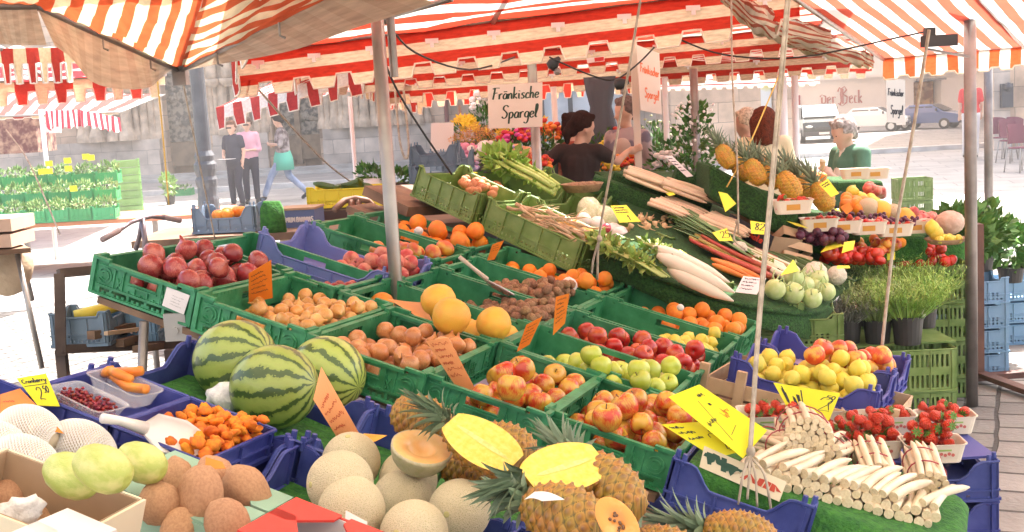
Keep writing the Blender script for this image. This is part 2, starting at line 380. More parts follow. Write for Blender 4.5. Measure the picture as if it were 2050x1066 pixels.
# ================================================================ setting
def brick_mat(name,c1,c2,mort,scale,bw,bh,ms=0.02,rough=0.8,bump=0.5,off=0.5,coords='Object',noise_c=0.35,vert=False,rot=0):
    m=bpy.data.materials.new(name); m.use_nodes=True; N=m.node_tree.nodes; L=m.node_tree.links; p=N['Principled BSDF']
    tc=N.new('ShaderNodeTexCoord'); mp=N.new('ShaderNodeMapping'); L.new(tc.outputs[coords],mp.inputs[0])
    if vert: mp.inputs['Rotation'].default_value=(R(90),0,0)
    mp.inputs['Rotation'].default_value[2]=rot
    dn=N.new('ShaderNodeTexNoise'); dn.inputs['Scale'].default_value=2.5; L.new(mp.outputs[0],dn.inputs['Vector'])
    ad=N.new('ShaderNodeVectorMath'); ad.operation='MULTIPLY_ADD'; ad.inputs[1].default_value=(0.05,0.05,0.05); L.new(dn.outputs['Color'],ad.inputs[0]); L.new(mp.outputs[0],ad.inputs[2])
    b=N.new('ShaderNodeTexBrick'); b.inputs['Color1'].default_value=(*c1,1); b.inputs['Color2'].default_value=(*c2,1); b.inputs['Mortar'].default_value=(*mort,1)
    b.inputs['Scale'].default_value=scale; b.inputs['Brick Width'].default_value=bw; b.inputs['Row Height'].default_value=bh; b.inputs['Mortar Size'].default_value=ms; b.inputs['Mortar Smooth'].default_value=0.3; b.offset=off
    L.new(ad.outputs[0],b.inputs['Vector'])
    n=N.new('ShaderNodeTexNoise'); n.inputs['Scale'].default_value=1.7; n.inputs['Detail'].default_value=8; L.new(tc.outputs[coords],n.inputs['Vector'])
    mr=N.new('ShaderNodeMapRange'); mr.inputs['From Min'].default_value=0.3; mr.inputs['From Max'].default_value=0.7; mr.inputs['To Min'].default_value=1-noise_c; mr.inputs['To Max'].default_value=1.1; L.new(n.outputs['Fac'],mr.inputs['Value'])
    mx=N.new('ShaderNodeMixRGB'); mx.blend_type='MULTIPLY'; mx.inputs[0].default_value=1; L.new(b.outputs['Color'],mx.inputs[1]); L.new(mr.outputs[0],mx.inputs[2]); L.new(mx.outputs[0],p.inputs['Base Color'])
    p.inputs['Roughness'].default_value=rough
    n3=N.new('ShaderNodeTexNoise'); n3.inputs['Scale'].default_value=30; L.new(tc.outputs[coords],n3.inputs['Vector'])
    s=N.new('ShaderNodeMath'); s.operation='MULTIPLY_ADD'; s.inputs[1].default_value=-1.0; L.new(b.outputs['Fac'],s.inputs[0])
    s2=N.new('ShaderNodeMath'); s2.operation='MULTIPLY'; s2.inputs[1].default_value=0.35; L.new(n3.outputs['Fac'],s2.inputs[0]); L.new(s2.outputs[0],s.inputs[2])
    bp=N.new('ShaderNodeBump'); bp.inputs['Strength'].default_value=bump; bp.inputs['Distance'].default_value=0.02; L.new(s.outputs[0],bp.inputs['Height']); L.new(bp.outputs[0],p.inputs['Normal'])
    return m
PAVE=brick_mat('setts',(0.30,0.275,0.245),(0.20,0.185,0.165),(0.06,0.053,0.046),1.0,0.27,0.17,0.013,0.75,0.9,noise_c=0.4,rot=R(-67))
PAVEF=brick_mat('slabs',(0.36,0.335,0.31),(0.31,0.29,0.27),(0.18,0.17,0.16),1.0,0.9,0.6,0.012,0.8,0.3,noise_c=0.2,rot=R(12))
def flat(name,x0,x1,y0,y1,z,m,n=1):
    mb=MB(); vs=[(x0+(x1-x0)*i/n,y0+(y1-y0)*j/n,z) for j in range(n+1) for i in range(n+1)]
    mb.add(vs,[(j*(n+1)+i,j*(n+1)+i+1,(j+1)*(n+1)+i+1,(j+1)*(n+1)+i) for j in range(n) for i in range(n)])
    return T(mb.build(name,m),kind='structure')
flat('ground',-400,400,-200,600,0,PAVE)
flat('pavement',-60,60,12.5,72,0.004,PAVEF)
mb=MB(); mb.box((-20,30.2,0.06),(80,0.3,0.12)); T(mb.build('kerb',mat('kerbstone',(0.6,0.58,0.55),0.8,(0.45,0.43,0.4),3)),kind='structure')
STONE=brick_mat('sandstone',(0.84,0.61,0.43),(0.60,0.42,0.30),(0.42,0.30,0.22),1.0,1.05,0.48,0.01,0.9,0.35,noise_c=0.45,vert=True)
STONE2=brick_mat('sandstone_grey',(0.72,0.60,0.50),(0.56,0.47,0.40),(0.42,0.35,0.3),1.0,0.95,0.45,0.01,0.9,0.35,noise_c=0.45,vert=True)
CARV=mat('carved_stone',(0.72,0.55,0.40),0.9,(0.34,0.25,0.18),3,(0.35,0.7),bump=0.8,bscale=9)
DARKW=mat('carved_bronze_door',(0.05,0.04,0.03),0.5,(0.30,0.24,0.18),7,(0.42,0.58),bump=1.0,bscale=10)
WOODD=mat('door_wood',(0.3,0.2,0.12),0.6,(0.2,0.13,0.08),5)
def XA(px,Y,py=270):
    r=ray(px,py); return r.x*(Y/r.y)
def block(mb,x0,x1,y0,y1,z0,z1): mb.box(((x0+x1)/2,(y0+y1)/2,(z0+z1)/2),(x1-x0,y1-y0,z1-z0))
# ---- church with recessed portals
church=empty('church',(0,38,0),'sandstone church front with carved portals and dark bronze doors behind the market','church')
YC=38.0; HC=21.5
rng=random.Random(5)
def cx(px): return XA(px,YC)
wl=MB(); o0=Vector((0,38,0))
segs=[(-520,330,0),(420,545,0),(640,1290,0)]
for a,b_,_ in segs: block(wl,cx(a),cx(b_),0,1.2,0,HC)
for a,b_ in((330,420),(545,640)): block(wl,cx(a),cx(b_),0,1.2,4.6,HC); block(wl,cx(a),cx(b_),0.9,1.2,0,4.6)
wl.build('wall',STONE,church)
pl=MB()
for a,b_ in((-520,322),(428,538),(648,1290)): block(pl,cx(a),cx(b_),-0.35,-0.003,0.0,0.9); block(pl,cx(a),cx(b_),-0.22,-0.004,0.9,1.25)
pl.build('plinth',STONE2,church)
st=MB(); block(st,cx(-520),cx(1290),-1.3,-0.36,0,0.17); block(st,cx(250),cx(760),-1.75,-1.31,0,0.085); st.build('step',mat('step_stone',(0.5,0.47,0.43),0.85,(0.36,0.33,0.3),2),church)
def column(px,z0,z1,r,yo):
    mb=MB(); x=cx(px)
    mb.lathe([(r*1.6,z0),(r*1.6,z0+.15),(r*1.2,z0+.3),(r,z0+.4),(r,z1-.4),(r*1.2,z1-.3),(r*1.6,z1-.1),(r*1.6,z1)],10,Matrix.Translation((x,yo,0)))
    mb.build('column',CARV,church,smooth=False)
for px,yo,r in [(168,-.1,.13),(180,-.2,.1),(200,-.3,.16),(214,-.15,.09),(232,-.25,.13),(247,-.1,.09),(262,-.3,.17),(278,-.15,.09),(292,-.05,.12),(306,.0,.1),(318,.1,.13),(428,.1,.12),(440,-.05,.09),(455,-.2,.15),(475,-.15,.1),(495,-.2,.15),(515,-.05,.1),(530,.05,.12),(648,.1,.12),(660,-.05,.1),(674,-.15,.13),(688,-.2,.1),(702,-.25,.15),(718,-.2,.1),(734,-.25,.14),(752,-.2,.1),(768,-.25,.14),(786,-.15,.1),(804,-.2,.13),(822,-.15,.1),(840,-.2,.13),(858,-.1,.1)]:
    column(px,1.25,5.6,r,yo)
for px in (220,248,270,300,440,470,500,700,740,790,830):   # statues under canopies on the jambs
    mb=MB(); x=cx(px); z=2.95
    mb.lathe([(.12,z-.25),(.24,z-.1),(.26,z),(0,z+.01)],8,Matrix.Translation((x,-.45,0)))
    mb.cap((x,-.45,z+.12),(x,-.45,z+.9),.17,.13,8); mb.ball((x,-.45,z+1.12),.1,8,6); mb.cap((x-.14,-.5,z+.9),(x-.05,-.62,z+.55),.06,.05,6); mb.cap((x+.14,-.5,z+.9),(x+.1,-.6,z+.5),.06,.05,6)
    mb.lathe([(.24,z+1.4),(.28,z+1.55),(.2,z+1.75),(.06,z+2.2),(0,z+2.3)],6,Matrix.Translation((x,-.45,0)))
    mb.build('statue',CARV,church,smooth=True)
for a,b_ in((330,395),(552,592),(594,640)):
    mb=MB(); block(mb,cx(a),cx(b_),0.55,0.7,1.1,4.55)
    for i in range(4):
        for j in range(3):
            x=cx(a)+(cx(b_)-cx(a))*(j+.5)/3; z=1.7+i*.8; mb.ball((x,.54,z),.2,8,5,(1,.3,1))
    d=mb.build('door',DARKW,church); m2=MB(); block(m2,cx(a),cx(b_),.5,.7,0.35,1.09); m2.build('door_base',WOODD,d)
mb=MB()
for a in (398,545,592.5): block(mb,cx(a)-.08,cx(a)+.08,.35,.72,.2,4.6)
mb.build('door_frame',WOODD,church)
mb=MB(); mb.tube([(cx(897),-.15,0),(cx(897),-.15,14)],.07,8); mb.build('drainpipe',mat('pipe_red',(0.25,0.06,0.05),0.4),church)
# ---- grey chapel with bay window behind the flowers
YB=33.0; b2=empty('chapel',(0,YB,0),'grey stone building with a dark framed shop window behind the flower stall','building')
def bx(px): return XA(px,YB)
mb=MB(); block(mb,bx(985),bx(1085),0,1,0,20); block(mb,bx(1262),bx(1340),0,1,0,20); block(mb,bx(1085),bx(1262),0,1,3.0,20); block(mb,bx(1085),bx(1262),0,1,0,.5); mb.build('wall',STONE2,b2)
mb=MB(); WF=mat('window_frame_dark',(0.05,0.055,0.065),0.5); 
for px in (1088,1145,1200,1259): block(mb,bx(px)-.06,bx(px)+.06,-.04,.1,.5,3.0)
block(mb,bx(1085),bx(1262),-.05,.09,2.85,3.0); wn=mb.build('window_frame',WF,b2)
mb=MB(); block(mb,bx(1085),bx(1262),.3,.32,.5,3.0); mb.build('pane',mat('lit_pane',(0.75,0.8,0.85),0.15,(0.35,0.4,0.42),1.2),b2)  # opaque pane mottled in pale and mid grey
# ---- stone building beyond the pineapples
YS=30.0; b3=empty('stone_house',(0,YS,0),'light brown stone block house with a bright narrow window, left of the bakery','building')
def sx_(px): return XA(px,YS)
mb=MB(); block(mb,sx_(1345),sx_(1525),0,8,0,18); block(mb,sx_(1525),sx_(1552),0,8,2.9,18); block(mb,sx_(1525),sx_(1552),.4,8,0,2.9); block(mb,sx_(1552),sx_(1592),0,8,0,18); mb.build('wall',STONE,b3)
mb=MB(); block(mb,sx_(1527),sx_(1550),.2,.3,.9,2.7); mb.build('window',mat('poster_pane',(0.8,0.82,0.8),0.3,(0.75,0.7,0.25),1.5,(0.5,0.6)),b3)
# ---- bakery
YD_=50.0; b4=empty('bakery',(0,YD_,0),'white bakery front with faded red blackletter sign and open bread display','shop building')
def dx(px): return XA(px,YD_)
PLA=mat('white_plaster',(0.86,0.84,0.82),0.9,(0.8,0.78,0.76),1)
mb=MB(); block(mb,dx(1560),dx(1830),0,4,0,17); block(mb,dx(1830),dx(1885),0,4,1.6,17); block(mb,dx(1830),dx(1885),1.5,4,0,1.6); block(mb,dx(1885),dx(2060),0,4,0,17)
block(mb,dx(1560),dx(2060),-.25,-.003,1.85,1.97); mb.build('wall',PLA,b4)
mb=MB(); block(mb,dx(1832),dx(1883),.8,1.4,0,1.55); mb.build('bread_display',mat('bread',(0.35,0.14,0.04),0.7,(0.7,0.45,0.2),3,(0.45,0.6)),b4)
mb=MB(); block(mb,dx(1596),dx(1603),-.06,-.004,0,1.3); mb.build('door',mat('door_red',(0.35,0.02,0.03),0.4),b4)
mb=MB(); block(mb,dx(1835),dx(1880),-.9,-.003,1.6,1.68); mb.build('awning',mat('awning_dark',(0.2,0.21,0.23),0.6),b4)
# sign: blackletter strokes
SG=[]
def bl(x,pls,s=1): 
    for pl_ in pls: SG.append([(x+a*s,c*s) for a,c in pl_])
bl(0,[[(.05,.05),(.3,0),(.5,.2),(.5,.6),(.2,.75),(.02,.6)],[(.18,.55),(.18,.15),(.35,.1)]])
bl(.62,[[(.05,.5),(.05,.1),(.2,0),(.35,.1)],[(.05,.5),(.25,.55),(.3,.4),(.08,.28)]])
bl(1.06,[[(.05,.55),(.08,.0)],[(.08,.45),(.2,.55),(.3,.48)]])
bl(1.55,[[(.0,.9),(.15,1.2),(.3,1.05),(.25,.7),(.3,.2),(.15,-.1)],[(.3,1.1),(.6,1.25),(.75,1.0),(.45,.7),(.8,.5),(.75,.1),(.4,-.15),(.0,.05)],[(.42,1.1),(.42,.0)]])
bl(2.5,[[(.05,.5),(.05,.1),(.2,0),(.35,.1)],[(.05,.5),(.25,.55),(.3,.4),(.08,.28)]])
bl(2.92,[[(.3,.5),(.1,.52),(.05,.3),(.08,.05),(.3,.03)]])
bl(3.28,[[(.06,.95),(.06,.0)],[(.3,.5),(.08,.28),(.32,.0)]])
sw=ribbons(SG,.085,lambda x,y:Vector((dx(1642)+x*.475,-.05,.86+y*.55)),var=.8)
sw.build('lettering',mat('faded_red',(0.5,0.2,0.18),0.6),b4)
# ---- corner house right
b5=empty('corner_house',(0,0,0),'brown sandstone corner house with a wall telephone beside the cafe chairs','building')
mb=MB(); X5=XA(1990,29); mb.prism([(X5,29),(X5+14,29),(X5+30,49),(X5*49/29+.4,49)],20.5); mb.build('wall',STONE,b5)
mb=MB(); block(mb,X5-.1,X5+.28,28.75,28.997,0,5); mb.build('pilaster',STONE2,b5)
mb=MB(); x=XA(2003,29); block(mb,x-.12,x+.14,28.6,28.74,1.0,1.55); mb.ball((x,28.56,1.48),.1,8,6); mb.build('telephone',mat('phone',(0.05,0.055,0.07),0.4),b5)
# far houses closing the square
for k,(x0,x1,y,h,c,lb) in enumerate([(-75,-34,50,22,(0.6,0.5,0.4),'tall ochre house far left of the church'),(34,70,62,19,(0.62,0.58,0.5),'cream house far behind the corner house')]):
    t=empty('town_house',(0,y,0),lb,'house'); mb=MB(); block(mb,x0,x1,0,8,0,h); mb.build('wall',mat('plaster%d'%k,c,0.9),t)
    mb=MB()
    for i in range(8):
        for j in range(5): xx=x0+(x1-x0)*(i+.5)/8; block(mb,xx-.6,xx+.6,-.05,-.003,1.5+j*3.6,3.6+j*3.6)
    mb.build('window',WF,t)
# ---- cast iron lamp post
LP=gz(415,455,0); LP=Vector((XA(408,14.5,300),14.5,0))
lamp=empty('lamp_post',LP,'dark grey cast iron lamp post with ringed collar left of the two strolling women','lamp post')
IRON=mat('cast_iron',(0.075,0.08,0.09),0.45,(0.11,0.115,0.125),6)
mb=MB(); mb.lathe([(.2,0),(.2,.35),(.14,.45),(.125,.9),(.115,.95),(.115,1.05),(.13,1.1),(.13,1.14),(.11,1.18),(.135,1.26),(.135,1.32),(.11,1.36),(.12,1.42),(.09,1.48),(.085,2.2),(.08,3.0),(.07,4.2)],16); mb.build('post',IRON,lamp)
mb=MB(); mb.lathe([(.05,4.2),(.2,4.5),(.26,4.9),(.1,5.1),(0,5.2)],8); mb.build('lantern',mat('lantern_glass',(0.6,0.6,0.55),0.2),lamp)
# ================================================================ canopies
RED=(0.62,0.05,0.02); WHT=(0.8,0.77,0.7); ORG=(0.72,0.12,0.04); BEI=(0.66,0.55,0.38); PNK=(0.6,0.06,0.07)
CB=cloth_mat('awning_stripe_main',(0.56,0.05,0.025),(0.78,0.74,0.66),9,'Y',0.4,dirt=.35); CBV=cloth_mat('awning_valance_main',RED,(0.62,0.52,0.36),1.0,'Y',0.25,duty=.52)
CB2=cloth_mat('awning_stripe_shade_tint',(0.52,0.06,0.03),(0.72,0.64,0.52),7,'Y',0.3,dirt=.4)  # duskier copy of the main stripes, shade of the rear canopies in the colour
CC=cloth_mat('awning_stripe_right',(0.58,0.10,0.06),(0.85,0.82,0.76),13,'X',0.5)
CA=cloth_mat('awning_stripe_left',(0.78,0.22,0.09),(0.86,0.78,0.52),8,'Y',0.45,dirt=.3)
CAV=cloth_mat('awning_valance_beige',(0.56,0.43,0.32),(0.62,0.50,0.38),9,'X',0.16,dirt=.3)
CS=cloth_mat('valance_stripe',(0.45,0.035,0.02),(0.72,0.55,0.33),1,'X',0.35)
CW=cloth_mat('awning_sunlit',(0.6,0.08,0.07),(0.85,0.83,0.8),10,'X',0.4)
ALU=mat('aluminium',(0.42,0.39,0.36),0.38,(0.3,0.28,0.27),5,metal=0.8); STEEL=mat('dull_steel',(0.3,0.27,0.25),0.4,(0.2,0.18,0.17),7,metal=0.6)
RUST=mat('rusty_steel',(0.16,0.07,0.045),0.6,(0.09,0.04,0.03),6,bump=.2); WHITEP=mat('white_paint',(0.75,0.74,0.72),0.4)
def roof(name,cs,m,sag=0.1,nu=24,nv=14,rip=0.01,seed=1,parent=None,uvs=(1,1)):
    """sewn roof sheet between four corners (far-left, far-right, near-right, near-left): hangs a little, ripples"""
    a,b,c,d=[Vector(q) for q in cs]; mb=MB(); vs=[]
    for j in range(nv+1):
        for i in range(nu+1):
            x=i/nu;y=j/nv; p=(a*(1-x)+b*x)*(1-y)+(d*(1-x)+c*x)*y
            p.z-=sag*math.sin(PI*x)*math.sin(PI*y)*(1+.3*math.sin(3*x*PI+seed)); p.z+=rip*noise.noise(Vector((x*9+seed,y*9,0)))*3
            vs.append(p)
    fs=[];uv=[]
    for j in range(nv):
        for i in range(nu):
            fs.append((j*(nu+1)+i,(j+1)*(nu+1)+i,(j+1)*(nu+1)+i+1,j*(nu+1)+i+1)); X=lambda k:k/nu*uvs[0]; Y=lambda k:k/nv*uvs[1]
            uv.append(((X(i),Y(j)),(X(i),Y(j+1)),(X(i+1),Y(j+1)),(X(i+1),Y(j))))
    mb.add(vs,fs,uv); return mb.build(name,m,parent,smooth=True)
def valance(name,a,b,drop,m,tabs=10,horiz=False,parent=None,seed=0,tabd=0.07,wave=0.02,band=1.0,piping=True,down=None,ratio=0.55):
    """hanging strip whose lower edge is cut into tabs, hemmed with piping"""
    a=Vector(a);b=Vector(b);L=(b-a).length; dr=(b-a).normalized(); out=dr.cross(Vector((0,0,1))).normalized(); dn=Vector(down) if down else Vector((0,0,-1))
    sub=8; n=tabs*sub; mb=MB(); vs=[]; low=[]; rows=5
    def lowd(t):
        ph=(t*tabs)%1.0; k=ratio
        e=0.09
        if ph<e: f=ph/e
        elif ph<k: f=1
        elif ph<k+e: f=1-(ph-k)/e
        else: f=0
        return drop+tabd*f
    xs=[]
    for k in range(tabs):
        for q in (0,.09,.3,ratio,ratio+.09,.85): xs.append((k+q)/tabs)
    xs.append(1.0); n=len(xs)-1
    for r in range(rows+1):
        for t in xs:
            q=lowd(t)*r/rows; wv=wave*math.sin(t*tabs*2.3+seed*3+1.5*math.sin(t*7))*(r/rows)
            vs.append(a+(b-a)*t+dn*q+out*wv)
            if r==rows: low.append(vs[-1])
    fs=[];uv=[]
    for r in range(rows):
        for i in range(n):
            fs.append((r*(n+1)+i,(r+1)*(n+1)+i,(r+1)*(n+1)+i+1,r*(n+1)+i+1))
            def U(i_,r_): return ((xs[i_]*tabs*.5*band),(lowd(xs[i_])*r_/rows/(drop+tabd))*1.0*(2 if horiz else 1))
            uv.append((U(i,r),U(i,r+1),U(i+1,r+1),U(i+1,r)))
    mb.add(vs,fs,uv); o=mb.build(name,m,parent,smooth=True)
    if piping:
        pb=MB(); pb.tube(low,.006,5); pb.build('piping',mat('hem_white',(0.8,0.7,0.58),0.7),o,smooth=True)
    return o
def beams(parent,segs,rad=.018,m=None,name='bar'):
    for s in segs:
        mb=MB(); mb.tube(s,rad,8); mb.build(name,m or ALU,parent,smooth=True)
VH=cloth_mat('valance_two_band',(0.42,0.03,0.015),(0.60,0.47,0.32),1,'Y',0.18,duty=.5,dirt=.35)
# --- A: near-left canopy
A=empty('canopy',P(360,140,5.5),'near left market canopy with orange and cream stripes and a faded beige valance','canopy','market canopies'); iA=A.matrix_world.inverted()
def LA(p): return iA@Vector(p)
c0=P(360,140,5.5); l0=P(72,12,4.3); r0=P(740,-42,4.0); l1=P(-160,8,4.1); apex=P(430,-120,4.0)
def tri_roof(parent,name,cs,m,**k): return roof(name,[iA@Vector(q) for q in cs],m,parent=parent,**k)
tri_roof(A,'roof_panel',[c0,r0,P(900,-330,3.6),P(425,-60,4.0)],cloth_mat('awning_stripe_left2',(0.60,0.13,0.05),(0.80,0.71,0.48),7,'Y',0.36,dirt=.35),sag=.04,rip=.006)
tri_roof(A,'roof_panel',[l0,c0,P(425,-60,4.0),P(150,-200,3.6)],cloth_mat('awning_stripe_left1',(0.60,0.10,0.035),(0.80,0.71,0.46),6.5,'X',0.38,dirt=.3),sag=.04,rip=.008)
tri_roof(A,'roof_panel',[l1,l0,P(150,-200,3.6),P(-250,-150,3.4)],CA,sag=.03)
# tarpaulin-like beige drop along the frame
def drop(parent,a,b,ta,tb,m,seed=0,bulge=0.05):
    a,b,ta,tb=[iA@Vector(q) for q in(a,b,ta,tb)]; mb=MB(); nu,nv=16,6; vs=[]
    for j in range(nv+1):
        for i in range(nu+1):
            x=i/nu;y=j/nv; p=(a*(1-x)+b*x)*(1-y)+(ta*(1-x)+tb*x)*y; p=p+Vector((0,0,-bulge*math.sin(PI*x)*y))+Vector((.02*math.sin(x*11+seed)*y,.03*math.sin(x*9+seed)*y,0)); vs.append(p)
    fs=[];uv=[]
    for j in range(nv):
        for i in range(nu): fs.append((j*(nu+1)+i,(j+1)*(nu+1)+i,(j+1)*(nu+1)+i+1,j*(nu+1)+i+1)); uv.append(((i/nu,j/nv),(i/nu,(j+1)/nv),((i+1)/nu,(j+1)/nv),((i+1)/nu,j/nv)))
    mb.add(vs,fs,uv); return mb.build('valance',m,parent,smooth=True)
drop(A,l0,c0,P(95,92,4.3),P(352,140,5.52),CAV,1,.12); drop(A,l1,l0,P(-160,84,4.1),P(95,92,4.3),CAV,2,.0)
drop(A,c0,r0,P(365,143,5.5),P(860,8,4.3),CAV,3,.03)
beams(A,[[LA(c0),LA(l0)],[LA(l0),LA(l1)],[LA(c0),LA(P(770,-62,4.0))],[LA(c0),LA(P(414,-10,4.6)),LA(P(432,-70,4.2))],[LA(c0),LA(P(352,136,5.6))]],.016,STEEL)
mb=MB(); mb.box(tuple(LA(c0+Vector((0,0,-.02)))),(.06,.06,.1)); mb.build('corner_joint',STEEL,A)
for t in (.25,.6):
    for e_ in(l0,r0): q=LA(c0*(1-t)+e_*t); mb=MB(); mb.tube([q,q+Vector((0,0,-.05)),q+Vector((.02,0,-.06))],.005,6); mb.build('hook',STEEL,A)
# generic far canopy
def canopy(label,fl,fr,nr,nl,m,vm,drop_=.16,tabs=12,horiz=True,band=1,sides=True,bars=True,sag=.1,seed=1,tabd=.07,nearv=False,clips=0,group='market canopies',rip=.01,uvs=(1,1),ratio=.55):
    t=empty('canopy',fl,label,'canopy',group); iT=t.matrix_world.inverted(); fl,fr,nr,nl=[iT@Vector(q) for q in(fl,fr,nr,nl)]
    roof('roof_panel',[fl,fr,nr,nl],m,parent=t,sag=sag,seed=seed,rip=rip,uvs=uvs)
    valance('valance',fl,fr,drop_,vm,tabs,horiz,t,seed,tabd,band=band,ratio=ratio)
    if sides: valance('valance',fl,nl,drop_,CS,int(tabs*.6),False,t,seed,tabd,band=1.6)
    if nearv: valance('valance',nl,nr,drop_,vm,tabs,horiz,t,seed,tabd,band=band)
    if bars: beams(t,[[fl+Vector((0,0,.012)),fr+Vector((0,0,.012))],[fl,nl],[fr,nr],[(fl+fr)/2,(nl+nr)/2]],.016)
    if clips:
        for k in range(clips):
            mb=MB(); q=fl+(fr-fl)*((k+.5)/clips)+Vector((0,-.03,-.06)); mb.box(tuple(q),(.07,.015,.025)); mb.box(tuple(q+Vector((0,-.01,-.02))),(.02,.02,.03))
            mb.build('clip',WHITEP,t)
    return t
canopy('broad red and white canopy directly above the fruit crates',P(462,112,7.0),P(1600,-35,6.0),P(1850,-420,3.4),P(560,-330,3.4),CB,VH,.17,13,True,sag=.05,seed=1,tabd=.07,clips=9)
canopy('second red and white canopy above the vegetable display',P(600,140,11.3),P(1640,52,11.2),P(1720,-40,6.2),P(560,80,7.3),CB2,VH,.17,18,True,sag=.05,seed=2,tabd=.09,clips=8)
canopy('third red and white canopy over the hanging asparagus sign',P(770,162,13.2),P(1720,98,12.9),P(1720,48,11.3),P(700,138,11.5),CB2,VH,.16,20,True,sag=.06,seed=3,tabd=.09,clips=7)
canopy('canopy of the flower stall with orange and white tabs',P(770,172,15.2),P(1330,134,15.2),P(1330,112,13.4),P(790,150,13.4),CW,CS,.22,22,False,band=1.3,sag=.04,seed=4,tabd=.08)
canopy('low canopy behind the pineapples with a drooping red hem',P(1240,128,14.0),P(1745,118,13.4),P(1760,60,11.0),P(1300,80,11.5),CB,VH,.14,16,True,sag=.08,seed=5,tabd=.07,clips=6)
canopy('right hand canopy of wide orange and white stripes',P(1768,118,8.2),P(2330,70,8.2),P(2300,-260,3.6),P(1380,-150,4.4),CC,cloth_mat('valance_right',(0.72,0.12,0.04),(0.85,0.82,0.76),2.2,'X',0.4),.12,12,False,band=1,sides=False,sag=.03,seed=6,tabd=.02,rip=.004)
canopy('sunlit white and pink canopy above the two women',P(760,165,15.0),P(850,180,14.0),P(760,150,11.5),P(600,200,13.0),CW,CS,.2,6,False,sag=.02,seed=7,sides=False,bars=False,nearv=False,tabd=.09)
t=[o for o in COL.objects if o.get('label','').startswith('sunlit')][0]; iT=t.matrix_world.inverted()
roof('roof_panel',[iT@P(432,216,11),iT@P(740,132,9.5),iT@P(760,118,12.5),iT@P(560,160,13.5)],CW,parent=t,sag=.0,rip=.004)
valance('valance',iT@P(432,216,11.0),iT@P(740,132,9.5),.11,cloth_mat('valance_pink',(0.5,0.06,0.06),(0.85,0.83,0.8),1,'X',.4),8,False,t,2,.09,band=2)
canopy('white sunlit umbrella above the herb stall, far left',P(-120,240,19),P(238,226,19.5),P(330,190,23),P(-60,180,23),CW,CS,.02,10,False,sag=-.1,seed=8,sides=False,tabd=.02)
t=[o for o in COL.objects if o.get('label','').startswith('white sunlit umb')][0]; iT=t.matrix_world.inverted()
valance('valance',iT@P(90,222,19.0),iT@P(160,220,18.4),.25,cloth_mat('valance_narrow',(0.42,0.03,0.06),(0.85,0.83,0.8),1.3,'X',.3),5,False,t,1,.03,band=2,piping=False)
valance('valance',iT@P(160,220,18.4),iT@P(240,236,19.5),.22,MATS['valance_narrow'],5,False,t,1,.03,band=2,piping=False)
canopy('big sunlit canopy with red trim behind the near left canopy',P(-140,172,9),P(330,150,10),P(150,95,6.4),P(-160,100,6),cloth_mat('awning_pinkwhite',(0.55,0.05,0.06),(0.85,0.83,0.8),4,'Y',.45),CS,.08,12,False,sag=.02,seed=9,sides=False,nearv=True,tabd=.1)
canopy('white canopy with scalloped pink hem beside the bakery',P(1225,165,17),P(1640,150,17),P(1640,135,14.5),P(1225,150,14.5),cloth_mat('awning_cream',(0.8,0.45,0.42),(0.85,0.82,0.78),3,'Y',.4),cloth_mat('valance_cream',(0.6,0.12,0.12),(0.85,0.82,0.78),1,'Y',.4,duty=.25),.12,20,True,sag=.02,seed=10,sides=False,tabd=.03)
canopy('unseen canopy added overhead to shade the near end of the fruit crates',Vector((-2.6,4.7,3.05)),Vector((3.8,4.7,3.05)),Vector((3.8,-2.2,2.95)),Vector((-2.6,-2.2,2.95)),cloth_mat('awning_added_shade',(0.75,0.5,0.3),(0.8,0.77,0.68),9,'Y',0.3,duty=.22),CS,.15,16,True,sag=.02,seed=15,tabd=.05)  # out of view, added to keep direct sun off the near crates
# crumpled cloth rolled at the right ends of the main canopies
CR=cloth_mat('crumpled_cloth',(0.5,0.12,0.07),(0.74,0.66,0.5),14,'Y',.3,duty=.4,dirt=.45)
def crumple(pts,rad,seed,lb):
    pts=[Vector(p) for p in pts]; mb=MB(); n=14;m=40; vs=[];uv=[];fs=[]
    for i in range(m+1):
        t=i/m*(len(pts)-1);k=min(int(t),len(pts)-2);q=pts[k].lerp(pts[k+1],t-k)
        for j in range(n):
            a=2*PI*j/n; rr=rad*(1+.5*noise.noise(Vector((i*.25,j*.8,seed)))+.35*math.sin(j*2.7+i*.35))*(1-.35*abs(2*i/m-1))
            vs.append(q+Vector((0,math.cos(a)*rr,math.sin(a)*rr*.8)))
    for i in range(m):
        for j in range(n):
            fs.append((i*n+j,i*n+(j+1)%n,(i+1)*n+(j+1)%n,(i+1)*n+j)); uv.append(((i/m,j/n),(i/m,(j+1)/n),((i+1)/m,(j+1)/n),((i+1)/m,j/n)))
    mb.add(vs,fs,uv); o=mb.build('gathered_awning',CR,smooth=True); T(o,lb,'awning','gathered awning cloths')
crumple([P(1440,-20,5.8),P(1500,30,5.8),P(1560,55,6.2),P(1660,78,6.6)],.085,1,'gathered striped cloth bunched at the right end of the overhead canopy')
crumple([P(1570,75,7.4),P(1640,90,7.4),P(1720,110,7.9),P(1745,125,8.0)],.085,2,'gathered striped cloth bunched beside the orange striped canopy')
